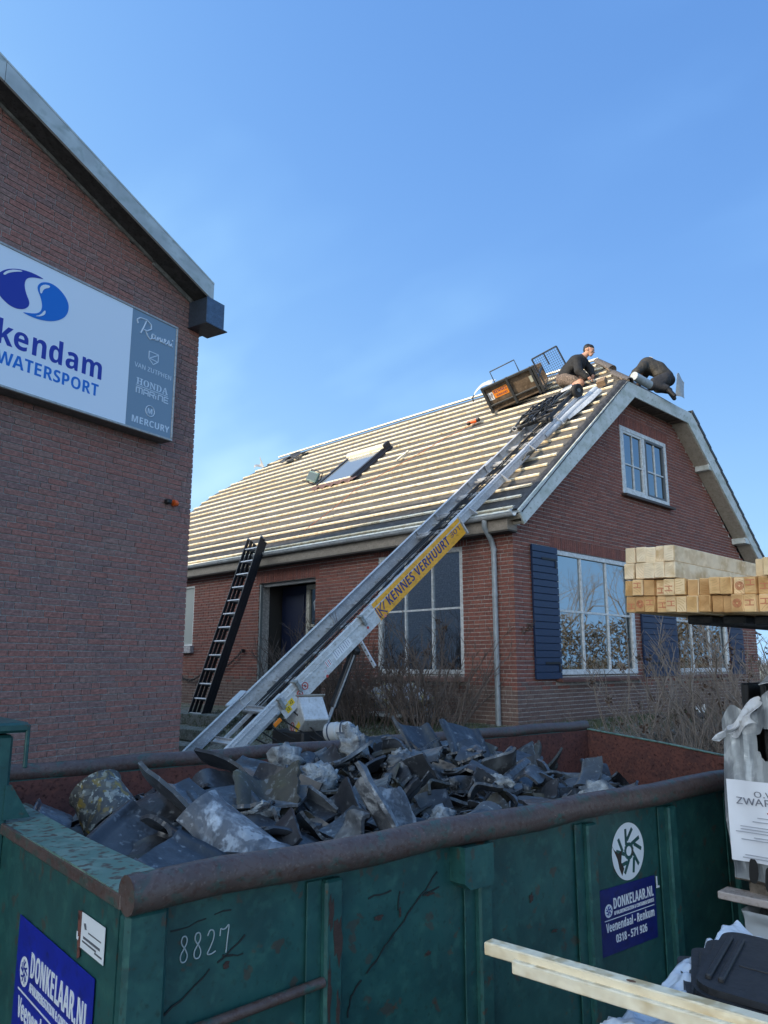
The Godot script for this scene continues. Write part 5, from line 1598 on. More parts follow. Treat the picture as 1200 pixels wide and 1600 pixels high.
func lift() -> void:
	var t := thing("ladder_lift", "aluminium ladder lift with orange banner leaning from the yard to the roof", "lift", LFX)
	var alu: Material = M.alu
	var paint := mat(lin(0.66, 0.68, 0.69), 0.4, grain_soft(), Vector3.ONE * 1.2, 0.1)
	var dark: Material = M.iron
	# section: [u0, u1, depth, half width, material, zbottom]
	var secs := [[-0.75, 1.05, 0.15, 0.452, alu, -0.13], [0.92, 2.84, 0.27, 0.440, paint, -0.27], [2.72, 5.02, 0.27, 0.425, alu, -0.27], [4.85, 7.2, 0.16, 0.392, alu, -0.155], [6.9, 9.35, 0.15, 0.362, alu, -0.15]]
	for s in secs:
		for side in [-1, 1]:
			var g := G.new()
			var x: float = s[3] * side
			var d: float = s[2]
			var zc: float = s[5] + d * 0.5
			g.box(T(x, (s[0] + s[1]) * 0.5, zc), Vector3(0.008, s[1] - s[0], d), 0.002)
			g.box(T(x - side * 0.022, (s[0] + s[1]) * 0.5, s[5] + d - 0.006), Vector3(0.055, s[1] - s[0], 0.012), 0.003)
			g.box(T(x - side * 0.018, (s[0] + s[1]) * 0.5, s[5] + 0.005), Vector3(0.045, s[1] - s[0], 0.010), 0.003)
			g.box(T(x + side * 0.010, (s[0] + s[1]) * 0.5, s[5] + d * 0.72), Vector3(0.012, s[1] - s[0], 0.022), 0.003)
			part("rail", g, s[4], t)
	# cross rungs, channels with open ends
	var u := 0.35
	while u < 9.2:
		var hw := half_w(u) - 0.02
		var g := G.new()
		var z := -0.16 if u < 4.6 else -0.11
		g.box(T(0, u, z), Vector3(hw * 2, 0.09, 0.008), 0.002)
		g.box(T(0, u - 0.042, z + 0.016), Vector3(hw * 2, 0.007, 0.036), 0.002)
		g.box(T(0, u + 0.042, z + 0.016), Vector3(hw * 2, 0.007, 0.036), 0.002)
		part("rung", g, alu, t)
		u += 0.56
	# inner sliding sections and cables between the rails
	for e in [[-0.30, 0.4, 4.9, 0.03, 0.05, alu, -0.20], [0.30, 0.4, 4.9, 0.03, 0.05, alu, -0.20], [-0.22, 1.2, 6.9, 0.022, 0.04, dark, -0.13], [0.22, 1.2, 6.9, 0.022, 0.04, dark, -0.13], [-0.10, 1.0, 8.2, 0.012, 0.02, dark, -0.09], [0.10, 1.0, 8.2, 0.012, 0.02, dark, -0.09]]:
		bx("inner_rail", Vector3(e[0], (e[1] + e[2]) * 0.5, e[6]), Vector3(e[3], e[2] - e[1], e[4]), e[5], t, 0.003)
	for x in [-0.05, -0.015, 0.03, 0.06]:
		var g := G.new()
		var pts := []
		for i in 12: pts.append(Vector3(x + 0.01 * sin(i * 1.7 + x * 40.0), lerpf(0.9, 8.6, i / 11.0), -0.06 + 0.008 * sin(i * 2.1)))
		g.tube(pts, 0.006, 6)
		part("cable", g, M.black, t)
	# fins on the upper right rail
	for fu in [5.35, 6.35, 7.35, 8.35]:
		var hw := 0.392 if fu < 7.0 else 0.362
		var g := G.new()
		g.prism(PackedVector2Array([Vector2(hw + 0.004, 0.0), Vector2(hw + 0.11, -0.15), Vector2(hw + 0.11, -0.16), Vector2(hw + 0.004, -0.16)]), -0.006, 0.006, Transform3D(Basis(Vector3.RIGHT, Vector3.BACK, Vector3.DOWN), Vector3(0, fu, 0)))
		part("fin", g, alu, t)
		for side in [-1]:
			bx("fin", Vector3(side * (hw - 0.03), fu, -0.07), Vector3(0.05, 0.008, 0.12), alu, t)
	# orange banner on the outside of the right rail
	var RXF := Transform3D(Basis(Vector3(0, 1, 0), Vector3(0, 0, 1), Vector3(1, 0, 0)), Vector3(0.4315, 0, 0))     # reading: x up the slope, y out, z to the right
	var bn := G.new()
	bn.box(RXF * T(3.87, -0.138, 0.006), Vector3(2.26, 0.272, 0.006), 0.002)
	var banner := part("banner", bn, mat(lin(0.98, 0.47, 0.03), 0.4, grain_soft(), Vector3.ONE), t)
	var ink := mat(lin(0.035, 0.035, 0.16), 0.45)
	var z := RXF * T(0, 0, 0.0105)
	fit("KENNES VERHUURT", banner, z, Rect2(3.10, -0.205, 1.52, 0.135), ink)
	fit("301", banner, z, Rect2(4.69, -0.165, 0.24, 0.075), ink, false)
	var kg := G.new()
	for e in [[2.86, -0.235, 2.86, -0.075], [2.90, -0.10, 2.90, -0.235], [2.90, -0.16, 2.99, -0.075], [2.92, -0.155, 3.01, -0.245], [2.98, -0.185, 3.04, -0.09], [2.825, -0.11, 2.825, -0.20]]:
		kg.bar(z * Vector3(e[0], e[1], 0), z * Vector3(e[2], e[3], 0), 0.017, 0.0012, z.basis.z)
	part("angular_emblem", kg, ink, banner)
	var pg := G.new()
	pg.prism(disc_outline(0.022, 0.022, 16), 0, 0.001, RXF * T(2.94, -0.262, 0.0105))
	part("round_sticker", pg, mat(lin(0.7, 0.25, 0.18), 0.5), banner)
	bx("banner_clamp", RXF * Vector3(5.03, -0.14, 0.01), Vector3(0.03, 0.03, 0.32), paint, t, 0.004)
	# stickers on the painted section
	var SXF := RXF * T(0, 0, 0.0135)
	var red := mat(lin(0.50, 0.06, 0.05), 0.5)
	var wht := mat(lin(0.78, 0.80, 0.82), 0.5)
	var yel := mat(lin(0.75, 0.50, 0.02), 0.5)
	for e in [[1.25, -0.17], [1.37, -0.14]]:
		var r := G.new()
		var pts := []
		for i in 21: pts.append(SXF * Vector3(e[0] + cos(TAU * i / 20.0) * 0.042, e[1] + sin(TAU * i / 20.0) * 0.042, 0.001))
		r.tube(pts, 0.006, 5, false)
		r.bar(SXF * Vector3(e[0] - 0.03, e[1] + 0.03, 0.001), SXF * Vector3(e[0] + 0.03, e[1] - 0.03, 0.001), 0.009, 0.002, SXF.basis.z)
		var o := part("ban_sign", r, red, t)
		var d := G.new()
		d.box(SXF * T(e[0], e[1], 0.0006), Vector3(0.022, 0.034, 0.0006))
		part("figure", d, M.black, o)
	for e in [[1.02, -0.115], [1.02, -0.20], [1.10, -0.16]]:
		var w := G.new()
		w.box(SXF * T(e[0], e[1], 0.001), Vector3(0.075, 0.075, 0.0012))
		var o := part("warning_sticker", w, yel, t)
		var tr := G.new()
		for q in 3: tr.bar(SXF * Vector3(e[0] + 0.024 * cos(TAU * q / 3.0 + PI), e[1] + 0.024 * sin(TAU * q / 3.0 + PI), 0.002), SXF * Vector3(e[0] + 0.024 * cos(TAU * (q + 1) / 3.0 + PI), e[1] + 0.024 * sin(TAU * (q + 1) / 3.0 + PI), 0.002), 0.006, 0.001, SXF.basis.z)
		part("warning_triangle", tr, M.black, o)
	for e in [[1.82, -0.15, 0.10, 0.10], [1.72, -0.20, 0.04, 0.05]]:
		var w := G.new()
		w.box(SXF * T(e[0], e[1], 0.001), Vector3(e[2], e[3], 0.0012))
		var o := part("instruction_sticker", w, wht, t)
		for q in 4:
			var l := G.new()
			l.box(SXF * T(e[0] - e[2] * 0.36 + e[2] * 0.24 * q, e[1], 0.002), Vector3(e[2] * 0.09, e[3] * 0.8, 0.0006))
			part("print_line", l, red if q % 2 == 0 else mat(lin(0.3, 0.3, 0.34), 0.6), o)
	var big := G.new()
	big.box(SXF * T(2.10, -0.14, 0.001), Vector3(0.34, 0.13, 0.0012))
	var bo := part("instruction_sticker", big, wht, t)
	for q in 9:
		var l := G.new()
		l.box(SXF * T(1.96 + q * 0.034, -0.14, 0.002), Vector3(0.008, 0.10 - 0.02 * (q % 3), 0.0006))
		part("print_line", l, mat(lin(0.25, 0.26, 0.36), 0.6), bo)
	for e in [[1.70, -0.265], [2.60, -0.20]]:
		var d := G.new()
		d.prism(disc_outline(0.020, 0.020, 16), 0, 0.002, SXF * T(e[0], e[1], 0))
		part("red_dot", d, red, t)
	# clamps on the painted rail
	for cu in [0.97, 1.28, 2.58]:
		var g := G.new()
		g.box(T(0.455, cu, 0.0), Vector3(0.10, 0.05, 0.03), 0.006)
		g.box(T(0.475, cu, -0.07), Vector3(0.03, 0.05, 0.15), 0.008)
		g.box(T(0.495, cu - 0.02, -0.10), Vector3(0.02, 0.03, 0.07), 0.005)
		part("clamp", g, mat(lin(0.32, 0.33, 0.32), 0.5, grain_soft(), Vector3.ONE * 3.0, 0.4), t)
	bx("reflector", Vector3(0.462, 0.80, -0.21), Vector3(0.012, 0.12, 0.05), mat(lin(0.80, 0.22, 0.01), 0.3), t, 0.004)
	# grip at the top of the left rail foot
	bx("top_bracket", Vector3(-0.50, 0.92, 0.0), Vector3(0.14, 0.30, 0.05), alu, t, 0.01)
	# ---- chassis: built upright, in house directions
	var up := LFX.affine_inverse() * HX
	var ch := Node3D.new()
	ch.name = "chassis"
	t.add_child(ch, true)
	ch.transform = up
	var c := G.new()
	c.box(T(-0.95, 0.62, 3.05), Vector3(0.95, 0.14, 1.1), 0.01)
	c.box(T(-0.95, 0.80, 3.2), Vector3(0.62, 0.26, 0.6), 0.02)
	part("frame", c, dark, ch)
	for sx in [-1.42, -0.48]:
		var wg := G.new()
		wg.lathe([Vector2(0.0, -0.07), Vector2(0.12, -0.075), Vector2(0.24, -0.08), Vector2(0.28, -0.05), Vector2(0.28, 0.05), Vector2(0.24, 0.08), Vector2(0.12, 0.075), Vector2(0.0, 0.07)], 24, R(Vector3(sx, 0.36, 3.05), Vector3(0, 0, 90)))
		part("wheel", wg, M.rubber, ch)
	# control box with sloping lid
	var KX := Transform3D(Basis.from_euler(Vector3(0, -0.25, 0.66)), Vector3(-0.80, 1.07, 3.30))
	var cbx := G.new()
	cbx.box(KX, Vector3(0.46, 0.34, 0.34), 0.012)
	var ctrl := part("control_box", cbx, paint, ch)
	var lid := G.new()
	lid.box(KX * T(0.0, 0.18, 0.0), Vector3(0.50, 0.02, 0.40), 0.006)
	part("lid", lid, mat(lin(0.36, 0.34, 0.30), 0.5, grain_soft(), Vector3.ONE * 2.0), ctrl)
	var cs := G.new()
	cs.box(KX * T(0.02, -0.125, 0.1715), Vector3(0.15, 0.07, 0.002))
	part("warning_sticker", cs, yel, ctrl)
	var cr := G.new()
	var rp := []
	for i in 21: rp.append(KX * Vector3(-0.10 + cos(TAU * i / 20.0) * 0.05, -0.04 + sin(TAU * i / 20.0) * 0.05, 0.173))
	cr.tube(rp, 0.006, 5, false)
	cr.bar(KX * Vector3(-0.14, -0.04, 0.173), KX * Vector3(-0.06, -0.04, 0.173), 0.008, 0.002, KX.basis.z)
	part("ban_sign", cr, red, ctrl)
	# engine with white casing
	var en := G.new()
	en.lathe([Vector2(0, 0), Vector2(0.10, 0.0), Vector2(0.11, 0.03), Vector2(0.11, 0.15), Vector2(0.098, 0.16), Vector2(0.098, 0.30), Vector2(0.08, 0.33), Vector2(0, 0.33)], 20, R(Vector3(-0.42, 0.93, 3.3), Vector3(0, 20, -82)))
	var eng := part("engine", en, mat(lin(0.55, 0.57, 0.58), 0.4), ch)
	var eb := G.new()
	for q in 2: eb.lathe([Vector2(0.112, 0.0), Vector2(0.115, 0.0), Vector2(0.115, 0.018), Vector2(0.112, 0.018)], 20, R(Vector3(-0.42, 0.93, 3.3), Vector3(0, 20, -82)) * T(0, 0.05 + q * 0.18, 0))
	part("casing_band", eb, mat(lin(0.05, 0.07, 0.12), 0.5), eng)
	bx("battery_cover", Vector3(-1.70, 1.13, 3.40), Vector3(0.34, 0.06, 0.30), mat(lin(0.36, 0.34, 0.31), 0.6, grain_soft(), Vector3.ONE * 2.0), ch, 0.02)
	bx("battery_box", Vector3(-1.70, 0.99, 3.40), Vector3(0.32, 0.20, 0.28), M.black, ch, 0.02)
	# prop strut: black hydraulic tube with bright rod, and the drilled brace beside it
	var top := up.affine_inverse() * Vector3(0.34, 2.35, -0.30)
	var foot := Vector3(-1.02, 0.70, 2.92)
	var mid := top.lerp(foot, 0.62)
	var st := G.new()
	st.bar(top, mid, 0.085, 0.085, Vector3.RIGHT, 0.012)
	part("strut", st, mat(lin(0.018, 0.021, 0.025), 0.4), ch)
	var ro := G.new()
	ro.tube([mid, foot], 0.022, 10)
	part("strut_rod", ro, alu, ch)
	var ed := G.new()
	ed.bar(top + Vector3(0.055, -0.05, 0.03), mid + Vector3(0.055, 0, 0.03), 0.012, 0.02, Vector3.RIGHT)
	part("strut_edge", ed, alu, ch)
	var b0 := up.affine_inverse() * Vector3(0.40, 2.42, -0.25)
	var brc := G.new()
	brc.bar(b0, b0 + Vector3(0.30, -0.36, 0.0), 0.055, 0.02, Vector3(0, 0, 1), 0.004)
	var brace := part("brace", brc, alu, ch)
	for q in 4:
		var hg := G.new()
		var hp0 := b0.lerp(b0 + Vector3(0.30, -0.36, 0.0), 0.2 + q * 0.2)
		hg.lathe([Vector2(0, 0), Vector2(0.011, 0), Vector2(0.011, 0.004), Vector2(0, 0.004)], 10, R(hp0 + Vector3(0, 0, 0.010), Vector3(90, 0, 0)))
		part("hole", hg, M.black, brace)
	var jt := G.new()
	jt.bar(top + Vector3(-0.06, 0.02, 0.05), top + Vector3(0.12, -0.10, 0.06), 0.09, 0.09, Vector3.UP, 0.02)
	jt.bar(top + Vector3(-0.25, -0.06, 0.15), top + Vector3(-0.05, 0.0, 0.08), 0.05, 0.06, Vector3.UP, 0.01)
	part("strut_joint", jt, dark, ch)
	# chain hanging by the foot of the right rail
	var cp := Vector3(-1.88, 0.90, 3.6)
	for q in 7:
		var lk := G.new()
		var rp2 := []
		for i in 9: rp2.append(cp + Vector3(cos(TAU * i / 8.0) * 0.012 * (1.0 if q % 2 else 0.2), -q * 0.036 + sin(TAU * i / 8.0) * 0.022, cos(TAU * i / 8.0) * 0.012 * (0.2 if q % 2 else 1.0)))
		lk.tube(rp2, 0.004, 5, false)
		part("chain_link", lk, M.zinc, ch)
	# flexible hoses and small dark fittings under the rails
	for k in 5:
		var hs := G.new()
		var a := up.affine_inverse() * Vector3(0.2 + 0.05 * k, 0.55 + 0.12 * k, -0.24)
		var b := Vector3(-0.55 + 0.10 * k, 0.72, 2.95)
		var pts := []
		for i in 9:
			var q := i / 8.0
			pts.append(a.lerp(b, q) + Vector3(0.03 * sin(k * 2.0 + q * 5.0), -0.12 * sin(q * PI), 0.05 * sin(q * 4.0 + k)))
		hs.tube(pts, 0.010, 6)
		part("hose", hs, M.black, ch)
# ---------------------------------------------------------------- things lying on the roof
var RXW: Transform3D      # roof frame in the world: x along the eave, y up the slope, z out of the roof

func roof_things() -> void:
	RXW = HX * Transform3D(Basis(Vector3.RIGHT, Vector3(0, sin(PITCH), -cos(PITCH)), Vector3(0, cos(PITCH), sin(PITCH))), Vector3(0, EAVE_Y, EAVE_Z))
	cart()
	platform()
	# roll of membrane with its free end lifting
	var roll := thing("membrane_roll", "long pale grey roll of roofing membrane lying up the battens by the verge", "roll", RXW)
	var a := Vector3(-0.40, 2.50, 0.140)
	var b := Vector3(-0.12, 4.30, 0.140)
	var pale := mat(lin(0.50, 0.55, 0.62), 0.55, grain_soft(), Vector3.ONE * 1.5)
	var g := G.new()
	g.tube([a, b], 0.062, 18, false)
	part("roll", g, pale, roll)
	var sp := G.new()
	var d := (b - a).normalized()
	for k in 2:
		var o := [a + d * 0.004, b - d * 0.004][k] as Vector3
		for r in 5:
			var pts := []
			var x := d.cross(Vector3.BACK).normalized()
			for i in 17: pts.append(o + (x * cos(TAU * i / 16.0) + Vector3.BACK * sin(TAU * i / 16.0)) * (0.012 + 0.011 * r))
			sp.tube(pts, 0.003, 4, false)
	part("roll_end", sp, mat(lin(0.05, 0.05, 0.055), 0.8), roll)
	var fl := G.new()
	fl.sheet(12, 10, func(s: float, v: float) -> Vector3:
		var p := a.lerp(b, lerpf(0.38, 0.99, v)) + Vector3(0.056 + s * (0.02 + 0.075 * sin(v * PI * 0.75)), 0, 0.0)
		return p + Vector3(0, 0, 0.01 - 0.06 * s + 0.015 * sin(s * 3.0) * v), 0.003)
	part("loose_end", fl, pale, roll)
	# small tool, floodlight, scraps
	var tool := thing("cordless_tool", "small orange and black hand tool lying on the battens", "tool", RXW * R(Vector3(-3.19, 4.46, 0.10), Vector3(0, 0, 8)))
	var tg := G.new()
	tg.box(T(0.0, 0, 0.03), Vector3(0.26, 0.075, 0.075), 0.02)
	part("body", tg, mat(lin(0.78, 0.12, 0.02), 0.45), tool)
	bx("grip", Vector3(0.15, -0.01, 0.035), Vector3(0.09, 0.06, 0.08), M.black, tool, 0.02)
	bx("battery", Vector3(-0.07, -0.06, 0.03), Vector3(0.08, 0.05, 0.07), M.black, tool, 0.012)
	var fl2 := thing("floodlight", "green framed work floodlight standing beside the roof window", "floodlight", RXW * R(Vector3(-7.66, 3.30, 0.09), Vector3(40, 15, -10)))
	var fg := G.new()
	fg.box(T(0, 0.18, 0), Vector3(0.34, 0.26, 0.10), 0.02)
	part("housing", fg, mat(lin(0.16, 0.25, 0.23), 0.5), fl2)
	bx("lens", Vector3(0, 0.18, 0.053), Vector3(0.28, 0.20, 0.006), mat(lin(0.02, 0.05, 0.06), 0.15), fl2)
	var hg := G.new()
	hg.tube([Vector3(-0.19, 0.0, 0.1), Vector3(-0.20, 0.02, -0.1), Vector3(-0.20, 0.36, -0.05), Vector3(0.20, 0.36, -0.05), Vector3(0.20, 0.02, -0.1), Vector3(0.19, 0.0, 0.1), Vector3(-0.19, 0.0, 0.1)], 0.016, 6)
	part("stand", hg, M.black, fl2)
	for e in [[-11.15, 5.85, 10.0, "dark loose tile lying left of its neighbour on the far ridge battens"], [-10.75, 5.98, -6.0, "dark loose tile lying right of its neighbour on the far ridge battens"]]:
		var m := part("loose_tile", shard(1, 0.36, 0.42, 0.04, 601), M.tile_dark)
		m.transform = RXW * R(Vector3(e[0], e[1], 0.14), Vector3(80, 0, e[2]))
		tag(m, e[3], "roof tile")
	var pp := G.new()
	pp.sheet(8, 6, func(s: float, v: float) -> Vector3: return Vector3((s - 0.5) * 0.36, (v - 0.5) * 0.24, 0.12 * s * v + 0.08 * sin(s * 5.0 + v * 3.0)), 0.003)
	var pm := part("membrane_scrap", pp, mat(lin(0.30, 0.31, 0.32), 0.7))
	pm.transform = RXW * R(Vector3(-12.75, 6.02, 0.15), Vector3(20, 0, 15))
	tag(pm, "flapping pale membrane scrap at the far left hip of the roof", "membrane scrap")
	var of := part("batten_offcut", box_mesh(Vector3(0.05, 0.34, 0.04), 0.004), M.batten1)
	of.transform = RXW * R(Vector3(-4.62, 3.52, 0.11), Vector3(12, 0, -38))
	tag(of, "short pale batten offcut lying across the battens right of the roof window", "wood offcut")
	var bl := part("wood_block", box_mesh(Vector3(0.17, 0.20, 0.12), 0.008), mat(lin(0.30, 0.20, 0.12), 0.8, M.grain, Vector3.ONE * 4.0))
	bl.transform = RXW * R(Vector3(-0.12, 4.62, 0.14), Vector3(0, 0, 12))
	tag(bl, "brown wood block set on a batten near the gable corner", "wood block")
	var tn := part("loose_tile", shard(2, 0.30, 0.36, 0.08, 611), mat(lin(0.20, 0.20, 0.19), 0.6, M.grain, Vector3.ONE * 3.0))
	tn.transform = RXW * R(Vector3(-0.42, 1.78, 0.13), Vector3(78, 0, 30))
	tag(tn, "single grey tile lying on the lower battens right of the lift rails", "roof tile")
	# orange chalk line running down over the battens
	var cl := G.new()
	var way := [Vector3(-3.05, 4.40, 0.11), Vector3(-3.25, 4.3, 0.09), Vector3(-3.65, 3.98, 0.10), Vector3(-4.0, 3.5, 0.09), Vector3(-4.23, 3.19, 0.10), Vector3(-4.7, 2.7, 0.09), Vector3(-5.06, 2.22, 0.10), Vector3(-5.1, 1.5, 0.09), Vector3(-5.26, 0.62, 0.10)]
	cl.tube(way, 0.006, 5)
	var co := part("chalk_line", cl, mat(lin(0.50, 0.14, 0.05), 0.8))
	co.transform = RXW
	tag(co, "thin orange cord straggling down the battens left of the lift", "cord")

func box_mesh(s: Vector3, bev: float) -> ArrayMesh:
	var g := G.new()
	g.box(Transform3D.IDENTITY, s, bev)
	return g.mesh()

func cart() -> void:
	var t := thing("lift_carriage", "black tangle of lift carriage bars, hoses and rollers at the rail head", "lift carriage", LFX)
	var dark := mat(lin(0.022, 0.023, 0.026), 0.45)
	var grey := mat(lin(0.16, 0.17, 0.175), 0.5, grain_soft(), Vector3.ONE * 2.0, 0.3)
	for x in [-0.30, 0.30]: bx("side_bar", Vector3(x, 8.72, 0.06), Vector3(0.05, 1.20, 0.07), dark, t, 0.006)
	for y in [8.16, 8.55, 8.95, 9.28]: bx("cross_bar", Vector3(0, y, 0.075), Vector3(0.66, 0.05, 0.045), grey if y > 9.0 else dark, t, 0.006)
	for x in [-0.36, 0.36]:
		for y in [8.2, 9.25]:
			var g := G.new()
			g.lathe([Vector2(0, -0.02), Vector2(0.045, -0.02), Vector2(0.045, 0.02), Vector2(0, 0.02)], 14, R(Vector3(x, y, 0.04), Vector3(0, 0, 90)))
			part("roller", g, M.rubber, t)
	for e in [[-0.42, 8.05, 0.10, 0.42, 8.20, 0.14], [-0.40, 8.35, 0.16, 0.10, 8.85, 0.20], [0.05, 8.45, 0.13, 0.34, 9.1, 0.18], [-0.2, 8.3, 0.22, 0.3, 8.62, 0.12], [-0.45, 8.0, 0.08, -0.30, 8.5, 0.20], [-0.1, 8.9, 0.16, 0.36, 9.45, 0.12]]:
		var g := G.new()
		g.bar(Vector3(e[0], e[1], e[2]), Vector3(e[3], e[4], e[5]), 0.035, 0.035, Vector3.BACK, 0.005)
		part("strut", g, [dark, grey][int(e[0] * 100.0) & 1], t)
	var fn := FastNoiseLite.new()
	fn.seed = 33; fn.frequency = 0.9
	for k in 9:
		var g := G.new()
		var pts := []
		for i in 14:
			var q := i / 13.0
			pts.append(Vector3(-0.25 + 0.06 * k + 0.18 * fn.get_noise_2d(q * 3.0, k * 7.0), 8.10 + q * (0.9 + 0.04 * k) + 0.12 * fn.get_noise_2d(q * 4.0, k * 9.0 + 50.0), 0.14 + 0.14 * sin(q * PI) * (0.5 + 0.5 * fn.get_noise_2d(k * 5.0, 3.0)) + 0.06 * fn.get_noise_2d(q * 5.0, k * 3.0 + 20.0)))
		g.tube(pts, 0.013, 6)
		part("hose", g, M.black, t)
	var pu := G.new()
	pu.lathe([Vector2(0.03, -0.03), Vector2(0.10, -0.05), Vector2(0.125, -0.035), Vector2(0.125, 0.035), Vector2(0.10, 0.05), Vector2(0.03, 0.03)], 22, R(Vector3(0.40, 9.22, 0.09), Vector3(0, 0, 78)))
	var wh := part("wheel", pu, M.rubber, t)
	var hb := G.new()
	hb.lathe([Vector2(0, -0.052), Vector2(0.04, -0.052), Vector2(0.04, 0.052), Vector2(0, 0.052)], 12, R(Vector3(0.40, 9.22, 0.09), Vector3(0, 0, 78)))
	part("hub", hb, grey, wh)
	var mo := G.new()
	mo.tube([Vector3(0.10, 9.20, 0.14), Vector3(0.30, 9.30, 0.15)], 0.07, 12)
	part("motor", mo, mat(lin(0.40, 0.42, 0.44), 0.4, grain_soft(), Vector3.ONE * 2.0, 0.3), t)
	var rg := G.new()
	var pts2 := []
	for i in 17: pts2.append(Vector3(-0.32 + cos(TAU * i / 16.0) * 0.05, 8.02, 0.12 + sin(TAU * i / 16.0) * 0.04))
	rg.tube(pts2, 0.010, 6, false)
	part("cable_loop", rg, mat(lin(0.4, 0.41, 0.42), 0.5), t)

func platform() -> void:
	# the tilting bed: its long side faces the yard; x along that side, y out of the roof, z towards the yard
	var p0 := RXW * Vector3(-2.86, 4.80, 0.07)
	var p1 := RXW * Vector3(-1.69, 5.22, 0.10)
	var x := (p1 - p0).normalized()
	var n := RXW.basis.z.normalized()
	n = (n - x * n.dot(x)).normalized()
	var F := Transform3D(Basis(x, n, x.cross(n)), p0)
	var L := (p1 - p0).length()
	var H := 0.62
	var t := thing("lift_platform", "dark framed plywood lift platform tipped on the roof beside the rails", "platform", F)
	var steel := mat(lin(0.050, 0.054, 0.058), 0.5, grain_soft(), Vector3.ONE * 2.0, 0.2)
	var ply := mat(lin(0.21, 0.15, 0.10), 0.7, layered(Color(0.85, 0.85, 0.85), [[Color(0.6, 0.57, 0.52), 181, 0.02, 0.45, 0.75], [Color(1, 1, 1), 182, 0.09, 0.6, 0.8]], 128), Vector3.ONE * 1.5)
	for px in [0.03, L * 0.5 - 0.02, L - 0.10, L - 0.03]: bx("post", Vector3(px, H * 0.5, 0), Vector3(0.055, H, 0.06), steel, t, 0.006)
	for y in [H - 0.03, 0.17]: bx("rail", Vector3(L * 0.5, y, 0.001), Vector3(L - 0.06, 0.05 if y > 0.3 else 0.035, 0.05), steel, t, 0.005)
	for k in 2:
		bx("plywood_panel", Vector3(L * (0.25 + 0.48 * k), H * 0.5 + 0.02, -0.045), Vector3(L * 0.47, H - 0.08, 0.018), ply, t)
	var depth := 0.75
	bx("deck", Vector3(L * 0.5, 0.05, -depth * 0.5), Vector3(L, 0.03, depth), ply, t)
	bx("rear_panel", Vector3(L * 0.5, 0.24, -depth), Vector3(L, 0.40, 0.018), ply, t)
	for e in [[0.03, 0], [L - 0.03, 0]]: bx("end_rail", Vector3(e[0], H * 0.55, -depth * 0.5), Vector3(0.05, 0.05, depth), steel, t, 0.005)
	bx("end_panel", Vector3(0.02, H * 0.35, -depth * 0.5), Vector3(0.018, H * 0.6, depth), ply, t)
	# orange plate
	var orange := mat(lin(0.85, 0.26, 0.02), 0.4)
	var ink := mat(lin(0.035, 0.03, 0.10), 0.5)
	var wht := mat(lin(0.75, 0.76, 0.78), 0.5)
	var pl := G.new()
	pl.box(T(0.37, 0.375, -0.033), Vector3(0.34, 0.19, 0.004), 0.001)
	var plate := part("orange_plate", pl, orange, t)
	fit("KENNES", plate, T(0, 0, -0.0305), Rect2(0.225, 0.385, 0.295, 0.068), ink)
	fit("VERHUURT", plate, T(0, 0, -0.0305), Rect2(0.245, 0.302, 0.265, 0.05), ink)
	var wp := G.new()
	wp.box(T(0.135, 0.355, -0.033), Vector3(0.115, 0.17, 0.004), 0.001)
	var wpl := part("white_plate", wp, wht, t)
	var kg := G.new()
	for e in [[0.105, 0.30, 0.105, 0.41], [0.125, 0.36, 0.165, 0.42], [0.125, 0.36, 0.16, 0.295], [0.15, 0.34, 0.175, 0.40]]: kg.bar(Vector3(e[0], e[1], -0.0305), Vector3(e[2], e[3], -0.0305), 0.014, 0.002, Vector3.BACK)
	part("angular_emblem", kg, ink, wpl)
	bx("paper_label", Vector3(L * 0.88, 0.36, -0.034), Vector3(0.11, 0.14, 0.002), mat(lin(0.42, 0.44, 0.38), 0.7), t)
	# tubular handle behind
	var hd := G.new()
	hd.tube([Vector3(0.15, 0.40, -0.70), Vector3(0.15, 0.72, -0.72), Vector3(0.75, 0.74, -0.72), Vector3(0.75, 0.40, -0.70)], 0.014, 8)
	part("handle", hd, steel, t)
	# wire mesh gate on the right end
	var gx := L + 0.05
	var gw := 0.56
	var gh := 0.72
	var Fg := T(gx, 0.02, -0.02) * Transform3D(Basis.from_euler(Vector3(0, 0.12, 0.05)), Vector3.ZERO)
	var gt := G.new()
	for e in [[0.0, 0.0, 0.0, gh], [gw, 0.0, gw, gh], [0.0, gh, gw, gh], [0.0, 0.02, gw, 0.02], [gw * 0.48, gh * 0.62, gw * 0.48, gh]]: gt.bar(Fg * Vector3(e[0], e[1], 0), Fg * Vector3(e[2], e[3], 0), 0.026, 0.026, Vector3.BACK, 0.003)
	var gate := part("gate_frame", gt, steel, t)
	for i in 13: 
		var w := G.new()
		w.bar(Fg * Vector3(gw * (i + 0.5) / 13.0, 0.02, 0.004), Fg * Vector3(gw * (i + 0.5) / 13.0, gh, 0.004), 0.005, 0.005, Vector3.BACK)
		part("wire", w, steel, gate)
	for i in 15:
		var w := G.new()
		w.bar(Fg * Vector3(0, gh * (i + 0.5) / 15.0, -0.003), Fg * Vector3(gw, gh * (i + 0.5) / 15.0, -0.003), 0.005, 0.005, Vector3.BACK)
		part("wire", w, steel, gate)
	var wr := G.new()
	wr.sheet(12, 6, func(s: float, v: float) -> Vector3: return F * Vector3(-0.30 + s * 0.48, 0.46 + 0.11 * sin(s * 2.6) + 0.03 * sin(v * 5.0), -0.35 - v * 0.45), 0.004)
	var ws := part("membrane_sheet", wr, mat(lin(0.62, 0.65, 0.70), 0.5, grain_soft(), Vector3.ONE * 2.0))
	tag(ws, "curled pale membrane sheet sticking out behind the lift platform", "membrane sheet")
	var hk := G.new()
